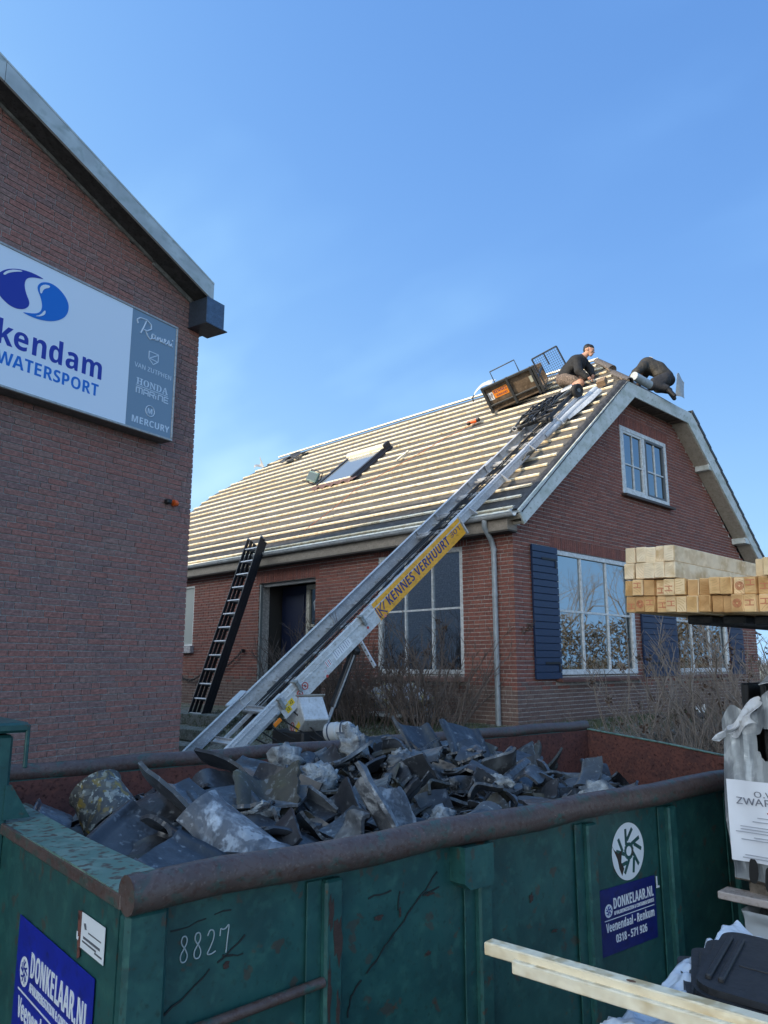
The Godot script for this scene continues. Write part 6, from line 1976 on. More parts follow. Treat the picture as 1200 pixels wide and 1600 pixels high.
	hk.tube([F * Vector3(-0.30, 0.46, -0.38), F * Vector3(-0.36, 0.42, -0.38), F * Vector3(-0.385, 0.33, -0.38)], 0.014, 6)
	part("dark_edge", hk, M.black, ws)
# ---------------------------------------------------------------- the two roofers
func hand(g: G, wrist: Vector3, dir: Vector3, back: Vector3, side: float) -> void:
	dir = dir.normalized()
	back = (back - dir * back.dot(dir)).normalized()
	var across := dir.cross(back) * side
	var palm := wrist + dir * 0.075
	var caps := [[wrist, palm, 0.026, 0.034, Vector3.ONE]]
	caps.append([palm - across * 0.02, palm + across * 0.022, 0.022, 0.022])
	for k in 4:
		var b := palm + across * (0.027 - 0.018 * k) + dir * 0.012
		var l: float = [0.036, 0.042, 0.039, 0.031][k]
		var m := b + dir * l - back * 0.006
		var e := m + (dir * 0.6 - back * 0.8).normalized() * l * 0.85
		caps.append([b, m, 0.0095, 0.009]); caps.append([m, e, 0.009, 0.0078])
	var tb := wrist + dir * 0.035 + across * 0.026
	var tm := tb + (dir * 0.7 + across * 0.7).normalized() * 0.038
	caps.append([tb, tm, 0.013, 0.0105]); caps.append([tm, tm + (dir * 0.9 - back * 0.4).normalized() * 0.03, 0.0105, 0.009])
	limbs(g, caps, 0.0045, 0.008)

func roofer(t: Node3D, j: Dictionary, cloth: Material, legs: Material, skin: Material, shoe: Material, short_legs: bool) -> void:
	var g := G.new()
	limbs(g, [[j.pel, j.waist, 0.150, 0.140], [j.waist, j.chest, 0.140, 0.165], [j.chest, j.neck, 0.150, 0.075], [j.chest, j.shN, 0.13, 0.088], [j.chest, j.shF, 0.13, 0.088],
		[j.shN, j.elN, 0.082, 0.062], [j.elN, j.wrN, 0.060, 0.042], [j.shF, j.elF, 0.082, 0.062], [j.elF, j.wrF, 0.060, 0.042],
		[j.hipN, j.knN, 0.105, 0.078], [j.hipF, j.knF, 0.105, 0.078], [j.pel, j.hipN, 0.13, 0.11], [j.pel, j.hipF, 0.13, 0.11],
		[j.knN, j.anN, 0.068, 0.046], [j.knF, j.anF, 0.068, 0.046]], 0.022, 0.05)
	part("body", g, skin, t)
	# jacket: a slightly larger skin over torso and arms, with folds
	var jk := G.new()
	var caps := [[j.pel.lerp(j.waist, 0.15), j.waist, 0.165, 0.158], [j.waist, j.chest, 0.158, 0.180], [j.chest, j.neck.lerp(j.chest, 0.25), 0.165, 0.092], [j.chest, j.shN, 0.145, 0.102], [j.chest, j.shF, 0.145, 0.102],
		[j.shN, j.elN, 0.098, 0.078], [j.elN, j.wrN, 0.078, 0.055], [j.shF, j.elF, 0.098, 0.078], [j.elF, j.wrF, 0.078, 0.055]]
	for k in 7:      # creases
		var q := 0.12 + k * 0.13
		var c: Vector3 = j.pel.lerp(j.chest, q)
		var w: Vector3 = (j.shN - j.shF).normalized() * 0.11
		caps.append([c - w + Vector3(0, 0.03 * sin(k * 2.3), 0), c + w + Vector3(0, 0.04 * cos(k * 1.7), 0), 0.088, 0.085])
	limbs(jk, caps, 0.020, 0.035)
	part("jacket", jk, cloth, t)
	var hd := G.new()
	var bk: Vector3 = (j.chest - j.neck).normalized()
	limbs(hd, [[j.neck.lerp(j.shN, 0.45), j.neck + bk * 0.10, 0.050, 0.060], [j.neck.lerp(j.shF, 0.45), j.neck + bk * 0.10, 0.050, 0.060], [j.neck.lerp(j.shN, 0.3), j.neck.lerp(j.shF, 0.3), 0.055, 0.055]], 0.014, 0.02)
	part("collar", hd, cloth, t)
	for s in ["N", "F"]:
		var cf := G.new()
		limbs(cf, [[j["el" + s].lerp(j["wr" + s], 0.86), j["wr" + s], 0.062, 0.056]], 0.012, 0.01)
		part("cuff", cf, cloth, t)
	var tr := G.new()
	var kn := 0.72 if short_legs else 1.0
	caps = [[j.pel, j.pel.lerp(j.waist, 0.35), 0.165, 0.158], [j.pel, j.hipN, 0.145, 0.128], [j.pel, j.hipF, 0.145, 0.128], [j.hipN, j.hipN.lerp(j.knN, kn), 0.122, 0.098], [j.hipF, j.hipF.lerp(j.knF, kn), 0.122, 0.098]]
	if not short_legs: caps.append_array([[j.knN, j.anN, 0.092, 0.070], [j.knF, j.anF, 0.092, 0.070]])
	for k in 4:
		var c: Vector3 = j.hipN.lerp(j.knN, 0.2 + 0.18 * k)
		caps.append([c + Vector3(-0.04, 0.05, 0.05), c + Vector3(0.05, -0.03, 0.06), 0.062, 0.055])
	limbs(tr, caps, 0.020, 0.03)
	part("trousers", tr, legs, t)
	for s in ["N", "F"]:
		var sh := G.new()
		var an: Vector3 = j["an" + s]
		var toe: Vector3 = j["toe" + s]
		var d := (toe - an).normalized()
		limbs(sh, [[an - d * 0.03, toe + d * 0.10, 0.055, 0.042], [an, an + (j["kn" + s] - an).normalized() * 0.06, 0.055, 0.052]], 0.012, 0.03)
		part("shoe", sh, shoe, t)

func head_of(t: Node3D, at: Transform3D, skin: Material, hair: Material, neck: Vector3) -> void:
	# own frame: x to the figure's left, y up, z where the face looks
	var h := G.new()
	limbs(h, [[Vector3(0, 0.035, -0.018), Vector3(0, 0.02, 0.012), 0.092, 0.086], [Vector3(0, -0.03, 0.035), Vector3(0, -0.085, 0.055), 0.062, 0.036], [Vector3(0, 0.0, 0.086), Vector3(0, -0.030, 0.108), 0.012, 0.016],
		[Vector3(-0.034, 0.028, 0.084), Vector3(0.034, 0.028, 0.084), 0.017, 0.017], [Vector3(-0.018, -0.062, 0.088), Vector3(0.018, -0.062, 0.088), 0.012, 0.012], [Vector3(-0.04, -0.02, 0.062), Vector3(0.04, -0.02, 0.062), 0.03, 0.03],
		[Vector3(-0.085, 0.012, -0.008), Vector3(-0.092, -0.02, -0.012), 0.018, 0.012], [Vector3(0.085, 0.012, -0.008), Vector3(0.092, -0.02, -0.012), 0.018, 0.012],
		[Vector3(0, -0.05, -0.02), at.affine_inverse() * neck, 0.058, 0.065]], 0.007, 0.016)
	var o := part("head", h, skin, t, at)
	var hr := G.new()
	limbs(hr, [[Vector3(0, 0.052, -0.030), Vector3(0, 0.050, 0.012), 0.093, 0.084], [Vector3(0, 0.0, -0.055), Vector3(0, -0.035, -0.055), 0.066, 0.050], [Vector3(-0.07, 0.03, -0.02), Vector3(-0.072, 0.0, -0.02), 0.028, 0.018], [Vector3(0.07, 0.03, -0.02), Vector3(0.072, 0.0, -0.02), 0.028, 0.018]], 0.008, 0.012)
	part("hair", hr, hair, o)
	for s in [-1, 1]:
		var e := G.new()
		limbs(e, [[Vector3(s * 0.032, 0.008, 0.086), Vector3(s * 0.036, 0.008, 0.085), 0.010, 0.010]], 0.004, 0.004)
		part("eye", e, mat(lin(0.05, 0.04, 0.035), 0.25), o)
	var mo := G.new()
	limbs(mo, [[Vector3(-0.02, -0.060, 0.097), Vector3(0.02, -0.060, 0.097), 0.005, 0.005]], 0.003, 0.003)
	part("mouth", mo, mat(lin(0.30, 0.10, 0.08), 0.5), o)

func workers() -> void:
	var skin := mat(lin(0.46, 0.25, 0.17), 0.55)
	skin.subsurf_scatter_enabled = true
	skin.subsurf_scatter_strength = 0.1
	var black := mat(lin(0.017, 0.017, 0.019), 0.85, grain_soft(), Vector3.ONE * 3.0, 0, bump(25, 0.012), 2.2)
	var hair := mat(lin(0.016, 0.012, 0.010), 0.6, M.grain, Vector3.ONE * 20.0, 0, M.bump, 1.0)
	var camo := mat(Color(1, 1, 1), 0.85, layered(Color(0.42, 0.36, 0.32), [[Color(0.24, 0.21, 0.20), 191, 0.03, 0.50, 0.58], [Color(0.56, 0.50, 0.45), 192, 0.05, 0.58, 0.66]], 256), Vector3.ONE * 3.0, 0, bump(5, 0.03), 0.8)
	var p := thing("person", "person in black hoodie and grey-brown shorts kneeling at the ridge, looking right", "person", T(3.793, 7.12, -14.70))
	var j := {"pel": Vector3(-0.094, 0.366, -0.300), "waist": Vector3(0.010, 0.513, -0.250), "chest": Vector3(0.150, 0.640, -0.150), "neck": Vector3(0.285, 0.765, -0.100), "shN": Vector3(0.110, 0.630, 0.010), "elN": Vector3(0.095, 0.365, 0.150), "wrN": Vector3(0.230, 0.205, 0.220), "shF": Vector3(0.310, 0.730, -0.290), "elF": Vector3(0.440, 0.560, -0.250), "wrF": Vector3(0.440, 0.395, -0.120), "hipN": Vector3(-0.100, 0.310, -0.180), "knN": Vector3(0.130, 0.120, 0.100), "anN": Vector3(-0.135, 0.010, 0.050), "toeN": Vector3(-0.215, -0.030, 0.010), "hipF": Vector3(0.040, 0.405, -0.420), "knF": Vector3(0.280, 0.390, -0.280), "anF": Vector3(0.060, 0.280, -0.330), "toeF": Vector3(-0.01, 0.265, -0.370)}
	roofer(p, j, black, camo, skin, mat(lin(0.02, 0.018, 0.016), 0.6), true)
	var z := Vector3(0.86, -0.22, 0.42).normalized()
	var y := (Vector3(0.16, 1.0, 0.0) - z * z.dot(Vector3(0.16, 1.0, 0.0))).normalized()
	head_of(p, Transform3D(Basis(y.cross(z), y, z), Vector3(0.385, 0.875, -0.060)), skin, hair, j.neck)
	var g := G.new()
	hand(g, j.wrN, Vector3(0.8, -0.5, 0.2), Vector3(0.3, 0.8, 0.5), 1.0)
	part("hand", g, skin, p)
	g = G.new()
	hand(g, j.wrF, Vector3(0.1, -0.8, 0.5), Vector3(0.8, 0.2, 0.4), -1.0)
	part("hand", g, skin, p)

	var brown := mat(lin(0.042, 0.037, 0.030), 0.7, grain_soft(), Vector3.ONE * 3.0, 0, bump(25, 0.012), 2.5)
	var work := mat(lin(0.036, 0.036, 0.042), 0.85, M.grain, Vector3.ONE * 4.0, 0, bump(25, 0.012), 2.2)
	var q := thing("person", "person in dark jacket and trousers bent over the half-hip edge, back turned", "person", T(5.364, 7.075, -14.60))
	var k := {"pel": Vector3(0.330, 0.350, -0.170), "waist": Vector3(0.210, 0.535, -0.210), "chest": Vector3(0.020, 0.630, -0.260), "neck": Vector3(-0.110, 0.590, -0.350), "shN": Vector3(-0.120, 0.565, -0.120), "elN": Vector3(-0.280, 0.420, -0.040), "wrN": Vector3(-0.400, 0.300, -0.010), "shF": Vector3(0.080, 0.620, -0.440), "elF": Vector3(0.000, 0.470, -0.540), "wrF": Vector3(-0.090, 0.340, -0.520), "hipN": Vector3(0.254, 0.260, -0.060), "knN": Vector3(-0.040, 0.090, 0.060), "anN": Vector3(0.252, 0.040, 0.060), "toeN": Vector3(0.320, -0.050, 0.080), "hipF": Vector3(0.430, 0.330, -0.260), "knF": Vector3(0.200, 0.150, -0.240), "anF": Vector3(0.400, 0.080, -0.200), "toeF": Vector3(0.440, -0.01, -0.180)}
	roofer(q, k, brown, work, skin, mat(lin(0.016, 0.016, 0.017), 0.6), false)
	z = Vector3(-0.55, -0.80, -0.25).normalized()
	y = (Vector3(-0.8, 0.4, -0.4) - z * z.dot(Vector3(-0.8, 0.4, -0.4))).normalized()
	head_of(q, Transform3D(Basis(y.cross(z), y, z), Vector3(-0.140, 0.500, -0.440)), skin, hair, k.neck)
	g = G.new()
	hand(g, k.wrN, Vector3(-0.6, -0.7, 0.1), Vector3(-0.4, 0.6, 0.6), 1.0)
	part("hand", g, skin, q)
	g = G.new()
	hand(g, k.wrF, Vector3(-0.5, -0.8, 0.1), Vector3(-0.5, 0.5, -0.5), -1.0)
	part("hand", g, skin, q)
	var lab := G.new()
	lab.box(R(Vector3(0.085, 0.795, -0.20), Vector3(0, -20, -25)), Vector3(0.075, 0.006, 0.03))
	part("back_print", lab, mat(lin(0.6, 0.6, 0.6), 0.7), q)

	# what they work with
	var pale := mat(lin(0.42, 0.47, 0.50), 0.5, grain_soft(), Vector3.ONE * 2.0)
	var tb := G.new()
	var a := Vector3(4.80, 7.16, -14.00)
	var b := Vector3(5.20, 7.10, -14.32)
	tb.tube([a, a.lerp(b, 0.5), b], 0.085, 16)
	var o := part("flashing_roll", tb, pale)
	tag(o, "short pale grey flashing roll lying on the half-hip edge by the bent person", "roll")
	var sh := G.new()
	sh.sheet(8, 8, func(s: float, v: float) -> Vector3: return Vector3(5.86 + 0.24 * s + 0.05 * v, 7.02 + v * (0.52 - 0.22 * absf(s - 0.3)), -14.75 - 0.15 * s + 0.06 * sin(s * 3.0 + v * 2.0)), 0.004)
	o = part("lead_sheet", sh, mat(lin(0.46, 0.48, 0.49), 0.55, grain_soft(), Vector3.ONE * 2.0))
	tag(o, "upright pale sheet of flashing standing behind the bent person", "flashing sheet")
	var rt := G.new()
	rt.sheet(14, 6, func(s: float, v: float) -> Vector3:
		var an := PI * (0.1 + 0.8 * s)
		return Vector3(cos(an) * 0.13, sin(an) * 0.13, (v - 0.5) * 0.44), 0.016)
	var rm := mat(lin(0.15, 0.13, 0.12), 0.7, M.grain, Vector3.ONE * 3.0)
	for e in [[4.52, 7.06, -13.96, "brown-grey ridge tile at the gable corner where the hips begin"], [4.30, 7.42, -14.25, "brown-grey ridge tile laid higher up the bare hip"]]:
		var m := part("ridge_tile", rt, rm)
		var d := (Vector3(3.78, 8.05, -15.0) - Vector3(4.67, 6.98, -13.85)).normalized()
		var xx := d.cross(Vector3.UP).normalized()
		m.transform = Transform3D(Basis(xx, d.cross(xx) * -1.0, d * -1.0).orthonormalized(), Vector3(e[0], e[1], e[2]))
		tag(m, e[3], "ridge tile")
# ---------------------------------------------------------------- bare trees, only seen in the window panes and past the gable
func bare_tree(called: String, label: String, at: Vector3, h: float, sd: int, bark: Material, twig: Material) -> Node3D:
	var t := thing(called, label, "tree", Transform3D(Basis.from_euler(Vector3(0, sd * 1.3, 0)), at), "bare trees round the yard")
	var r := RandomNumberGenerator.new()
	r.seed = sd
	var trunk := G.new()
	var crown := G.new()
	trunk.tube([Vector3.ZERO, Vector3(0.1, h * 0.18, 0.05), Vector3(0.0, h * 0.36, 0.1)], [h * 0.016, h * 0.013, h * 0.010], 9)
	var tips := [[Vector3(0.0, h * 0.36, 0.1), Vector3(0, 1, 0), h * 0.34, h * 0.010]]
	for k in 4: tips.append([Vector3(0.06, h * (0.22 + 0.04 * k), 0.07), Vector3(cos(k * 1.9 + sd), 0.75, sin(k * 1.9 + sd)).normalized(), h * 0.30, h * 0.007])
	for level in 5:
		var next := []
		for e in tips:
			var p: Vector3 = e[0]
			var d: Vector3 = e[1]
			var l: float = e[2]
			var rad: float = e[3]
			var bend := Vector3(r.randf_range(-1, 1), r.randf_range(-0.2, 0.6), r.randf_range(-1, 1)) * 0.22
			var m := p + (d + bend * 0.5).normalized() * l * 0.5
			var q := m + (d + bend).normalized() * l * 0.5
			(trunk if level < 1 else crown).tube([p, m, q], [rad, rad * 0.8, rad * 0.55], 5 if level < 2 else 3, false)
			var n := 4 if level < 3 else (3 if level < 4 else 0)
			for k in n:
				var s := 0.35 + 0.65 * (k + 1.0) / n
				var a := r.randf() * TAU
				var side := d.cross(Vector3(cos(a), 0.3, sin(a))).normalized()
				next.append([p.lerp(m, s * 2.0) if s < 0.5 else m.lerp(q, s * 2.0 - 1.0), (d + side * r.randf_range(0.6, 1.1) + Vector3.UP * 0.12).normalized(), l * r.randf_range(0.5, 0.72), rad * 0.5])
		tips = next
	part("trunk", trunk, bark, t)
	part("crown", crown, twig, t).set_meta("kind", "stuff")
	return t

func trees_behind() -> void:
	var bark := mat(lin(0.17, 0.13, 0.09), 0.9, M.grain, Vector3.ONE * 2.0)
	var twig := mat(lin(0.25, 0.20, 0.155), 0.9)
	var spots := [[Vector3(20, 0, -17), 8.5, 1, "tall bare tree right of the yard, nearest the gable windows"], [Vector3(26, 0, -22), 10.0, 2, "bare spreading tree beyond the nearest one right of the yard"], [Vector3(31, 0, -15), 9.0, 3, "bare tree at the far right of the yard"],
		[Vector3(27, 0, -31), 8.0, 4, "bare tree past the gable, right of the house"], [Vector3(36, 0, -38), 11.0, 5, "large bare tree far behind the gable"], [Vector3(23.5, 0, -40), 7.0, 6, "small bare tree behind the house's right end"], [Vector3(38, 0, -25), 10.0, 7, "wide bare tree furthest right of the yard"]]
	for s in spots: bare_tree("bare_tree", s[3], s[0] * 1.35, s[1] * 1.1, s[2], bark, twig)
	# a hedge row under them
	var r := RandomNumberGenerator.new()
	r.seed = 12
	for e in [[Vector3(22, 0, -13), Vector3(31, 0, -33), 3.4, "tall clipped brown beech hedge under the bare trees"], [Vector3(18.5, 0, -33), Vector3(34, 0, -46), 2.6, "brown hedge beyond the right end of the house"]]:
		var t := thing("hedge", e[3], "hedge", Transform3D.IDENTITY)
		var g := G.new()
		for i in 13000:
			var q := r.randf()
			var p: Vector3 = e[0].lerp(e[1], q) + Vector3(r.randf_range(-0.6, 0.6), 0, r.randf_range(-0.6, 0.6))
			p.y = e[2] * pow(r.randf(), 0.8) * (1.0 + 0.12 * sin(q * 40.0))
			var a := Vector3(r.randf_range(-1, 1), r.randf_range(-1, 1), r.randf_range(-1, 1)).normalized() * 0.14
			var b := a.cross(Vector3(r.randf_range(-1, 1), 1, r.randf_range(-1, 1))).normalized() * 0.08
			g.tri(p - a, p + b, p + a)
		part("foliage", g, mat(lin(0.135, 0.105, 0.072), 0.9), t).set_meta("kind", "stuff")

# ---------------------------------------------------------------- garden round the house
func shrub(label: String, at: Vector3, spread: float, h: float, stems: int, sd: int, heads: int, col: Color) -> void:
	var t := thing("bare_shrub", label, "shrub", T(at.x, at.y, at.z))
	var r := RandomNumberGenerator.new()
	r.seed = sd
	var g := G.new()
	var lf := G.new()
	for i in stems:
		var a := r.randf() * TAU
		var lean := r.randf_range(0.05, 0.85)
		var p := Vector3(cos(a), 0, sin(a)) * r.randf() * spread * 0.85
		var d := Vector3(cos(a) * lean, 1.0, sin(a) * lean * 0.8).normalized()
		var l := h * (0.35 + 0.73 * pow(r.randf(), 1.3))
		var pts := [p]
		var n := 6
		for k in n:
			d = (d + Vector3(r.randf_range(-1, 1), r.randf_range(-0.25, 0.5), r.randf_range(-1, 1)) * 0.30).normalized()
			pts.append(pts[-1] + d * l / n)
		var rad := r.randf_range(0.006, 0.013)
		g.tube(pts, [rad, rad * 0.9, rad * 0.85, rad * 0.75, rad * 0.65, rad * 0.5, rad * 0.35], 4, false)
		for b in r.randi_range(5, 10):
			var k := r.randi_range(1, n - 1)
			var s: Vector3 = pts[k].lerp(pts[k + 1], r.randf())
			var e := (d + Vector3(r.randf_range(-1, 1), r.randf_range(-0.3, 0.8), r.randf_range(-1, 1)) * 0.9).normalized()
			var bl := l * r.randf_range(0.10, 0.32)
			var m := s + e * bl * 0.5 + Vector3(r.randf_range(-1, 1), r.randf_range(-1, 1), r.randf_range(-1, 1)) * 0.02
			var q := m + (e + Vector3(r.randf_range(-1, 1), r.randf_range(-0.2, 0.8), r.randf_range(-1, 1)) * 0.4).normalized() * bl * 0.5
			g.tube([s, m, q], [rad * 0.55, rad * 0.45, rad * 0.28], 3, false)
			for c in 2:
				var ee := (e + Vector3(r.randf_range(-1, 1), r.randf_range(-0.3, 0.8), r.randf_range(-1, 1))).normalized()
				g.tube([m, m + ee * bl * r.randf_range(0.25, 0.6)], [rad * 0.35, rad * 0.2], 3, false)
		if i < heads:
			var c: Vector3 = pts[-1]
			for q in 26:
				var o := Vector3(r.randf_range(-1, 1), r.randf_range(-1, 1), r.randf_range(-1, 1))
				if o.length() > 1.0: continue
				var w := Vector3(r.randf_range(-1, 1), r.randf_range(-1, 1), r.randf_range(-1, 1)).normalized() * 0.022
				var v := w.cross(Vector3(r.randf_range(-1, 1), r.randf_range(-1, 1), 0.3)).normalized() * 0.018
				var pc := c + o * Vector3(0.05, 0.06, 0.05)
				lf.tri(pc - w, pc + v, pc + w); lf.tri(pc - w, pc + w, pc - v)
	part("branches", g, mat(col, 0.9), t).set_meta("kind", "stuff")
	if heads > 0: part("dead_flower_heads", lf, mat(lin(0.085, 0.052, 0.036), 0.9), t).set_meta("kind", "stuff")

func garden() -> void:
	var brown := lin(0.15, 0.11, 0.088)
	var pale := lin(0.30, 0.245, 0.20)
	for e in [[-2.9, 0.80, 1.05, 0.8, 1.6, 56, 41, 4, "leafless shrub left of the white sack below the front window"], [-2.0, 0.72, 1.35, 0.9, 1.5, 76, 42, 6, "leafless shrub in front of the white sack below the front window"], [-1.0, 0.78, 0.95, 0.75, 1.75, 64, 43, 14, "leafless shrub with dead heads right of the white sack"], [-4.3, 0.80, 0.9, 0.5, 1.7, 26, 44, 2, "thin leafless shrub in front of the dark doorway"], [-0.55, 0.72, 1.4, 0.6, 1.1, 36, 47, 3, "low leafless shrub near the downpipe"]]:
		var p := hp(e[0], 0, e[2])
		shrub(e[8], Vector3(p.x, ground_y(p) - 0.03, p.z), e[3], e[4], e[5], e[6], e[7], brown)
	for e in [[4.05, -9.55, 1.0, 2.1, 110, 51, 40, "tall tangled shrub with dead heads below the second gable window"], [4.75, -9.9, 1.1, 1.95, 110, 52, 26, "tangled pale shrub at the right, beside the wrapped tile pallet"], [3.55, -9.1, 0.8, 1.4, 60, 53, 2, "low straggling shrub at the left of the gable shrubs"], [5.4, -10.6, 1.1, 2.1, 90, 54, 24, "shrub behind the wrapped tile pallet"], [6.3, -12.2, 1.2, 2.4, 90, 55, 24, "shrub furthest back along the gable wall"]]:
		var p := Vector3(e[0], 0, e[1])
		shrub(e[7], Vector3(p.x, ground_y(p) - 0.03, p.z), e[2], e[3], e[4], e[5], e[6], pale.lerp(brown, 0.35))
	# grass and moss along the raised edge
	var r := RandomNumberGenerator.new()
	r.seed = 88
	var gg := G.new()
	for i in 14000:
		var q := Vector3(r.randf_range(0.15, 2.4), 0, -r.randf_range(-1.2, 9.0)) if r.randf() < 0.6 else Vector3(-r.randf_range(0.2, 6.0), 0, r.randf_range(0.3, 2.0))
		var p := HX * q
		p.y = ground_y(p) - 0.02
		var hgt := r.randf_range(0.03, 0.10)
		var d := Vector3(r.randf_range(-1, 1), 0, r.randf_range(-1, 1)) * 0.05
		var w := Vector3(r.randf_range(-1, 1), 0, r.randf_range(-1, 1)).normalized() * 0.006
		gg.tri(p - w, p + w, p + d + Vector3.UP * hgt)
	var grass := part("grass", gg, mat(lin(0.075, 0.085, 0.040), 0.9))
	tag(grass, "thin winter grass and moss on the raised garden round the house", "grass", "", "stuff")
	var kb := thing("garden_kerb", "low mossy concrete kerb edging the raised garden below the gable", "kerb", HX)
	var x := -1.0
	for i in 9:
		var g := G.new()
		g.box(R(Vector3(1.55, 0.62 , -x), Vector3(0, 0.4 * (i % 3 - 1), 0)), Vector3(0.10, 0.34, 0.98), 0.012)
		part("kerb_stone", g, M.concrete, kb)
		x += 1.0
	# steps up to the porch, each slab mossy
	var st := thing("garden_steps", "green mossy concrete steps beneath the ladder foot", "steps", HX)
	for i in 4: bx("step", Vector3(-6.3, 0.10 + 0.21 * i, 2.75 - 0.42 * i), Vector3(3.0, 0.20, 0.62), M.concrete, st, 0.012)
	# ladder
	var F := Vector3(-6.16, 0.56, 1.66)
	var top := Vector3(-6.16, 4.19, 0.40)
	var up := (top - F).normalized()
	var right := Vector3.RIGHT
	var LDX := HX * Transform3D(Basis(right, up, right.cross(up)), F)
	var ld := thing("extension_ladder", "black triple extension ladder with bright rungs leaning on the gutter", "ladder", LDX)
	var len := (top - F).length() + 0.06
	var blk := mat(lin(0.014, 0.017, 0.022), 0.4, grain_soft(), Vector3.ONE * 2.0)
	for s in 3:
		var z := 0.05 - s * 0.075
		var hw := 0.235 - s * 0.022
		for sd in [-1, 1]:
			bx("stile", Vector3(sd * hw, len * 0.5 + s * 0.02, z), Vector3(0.024, len - s * 0.10, 0.066), blk, ld, 0.004)
			bx("end_cap", Vector3(sd * hw, len + 0.02 - s * 0.03, z), Vector3(0.03, 0.03, 0.072), M.zinc if s == 0 else blk, ld, 0.004)
		for k in 13:
			var g := G.new()
			g.box(T(0, 0.26 + k * 0.285, z), Vector3(hw * 2 - 0.02, 0.030, 0.032), 0.005)
			part("rung", g, M.alu if s == 0 else blk, ld)
	for sd in [-1, 1]: bx("foot", Vector3(sd * 0.235, 0.0, 0.05), Vector3(0.05, 0.05, 0.08), M.rubber, ld, 0.008)
	# hanging chain handrail on the wall
	var ch := thing("wall_chain", "black iron chain hanging in swags on the front wall behind the ladder", "chain", HX)
	for seg in [[Vector3(-9.6, 1.46, 0.06), Vector3(-8.4, 1.60, 0.06)], [Vector3(-8.4, 1.60, 0.06), Vector3(-7.02, 2.0, 0.06)]]:
		var n := 22
		for i in n:
			var q0 := float(i) / n
			var q1 := (i + 1.0) / n
			var f := func(q: float) -> Vector3: return seg[0].lerp(seg[1], q) - Vector3(0, 0.16 * sin(q * PI), 0)
			var g := G.new()
			var a: Vector3 = f.call(q0)
			var b: Vector3 = f.call(q1)
			var d := (b - a) * 0.62
			var c := (a + b) * 0.5
			var s := Vector3(0, 0, 1) if i % 2 == 0 else (b - a).cross(Vector3(0, 0, 1)).normalized()
			var pts := []
			for k in 9: pts.append(c + d * cos(TAU * k / 8.0) + s * 0.022 * sin(TAU * k / 8.0))
			g.tube(pts, 0.008, 5, false)
			part("link", g, M.iron, ch)
	bx("wall_eye", Vector3(-7.02, 2.0, 0.04), Vector3(0.05, 0.08, 0.08), M.iron, ch, 0.01)
	# white sack on a low table behind the shrubs
	var tb := thing("garden_table", "low white oval garden table behind the shrubs under the front window", "table", HX * T(-1.76, 0.86, 0.62))
	var tg := G.new()
	tg.prism(disc_outline(0.66, 0.34, 28), -0.02, 0.02, R(Vector3(0, 0.10, 0), Vector3(90, 0, 0)))
	part("table_top", tg, M.white, tb)
	for e in [[-0.4, 0.15], [0.4, 0.15], [-0.4, -0.15], [0.4, -0.15]]: bx("leg", Vector3(e[0], 0.03, e[1]), Vector3(0.05, 0.20, 0.05), M.zinc, tb, 0.005)
	var sk := part("white_sack", lump(Vector3(0.66, 0.24, 0.30), 702, 0.30), mat(Color(1, 1, 1), 0.6, layered(Color(0.80, 0.80, 0.82), [[Color(0.62, 0.62, 0.68), 711, 0.02, 0.45, 0.7], [Color(0.75, 0.68, 0.30), 712, 0.016, 0.66, 0.72]], 256), Vector3.ONE * 2.0, 0, bump(5, 0.03), 1.5))
	sk.transform = HX * R(Vector3(-1.76, 1.19, 0.62), Vector3(0, 0, -2))
	tag(sk, "bulging white sack with yellow print on the low garden table", "sack")
	var sc := G.new()
	sc.sheet(8, 6, func(s: float, v: float) -> Vector3:
		var a := TAU * s
		return Vector3(cos(a) * 0.10 * (1.0 - v), v * 0.20, sin(a) * 0.10 * (1.0 - v) * (1.0 + 0.3 * sin(a * 3.0))), 0.003)
	var so := part("white_cone_scrap", sc, M.white_clean)
	so.transform = HX * R(Vector3(-0.1 + 0.9, 0.92, -4.3), Vector3(0, 0, -50))
	tag(so, "small white plastic scrap lying on the grass below the gable", "plastic scrap")
	for e in [[1.25, 0.9, -3.2, 0.05, 0.20, "dark pebble-like lump near the kerb on the grass"], [0.9, 0.9, -2.6, 0.04, 0.14, "small dark clod nearest the house corner on the grass"]]:
		var m := part("earth_clod", lump(Vector3(e[4] * 0.6, e[3], e[4] * 0.5), 721, 0.5), M.tile_dark)
		m.transform = HX * T(e[0], e[1], e[2])
		tag(m, e[5], "clod")

# ---------------------------------------------------------------- timber, pallets and planks in the yard
func yard_things() -> void:
	timber()
	pallets()

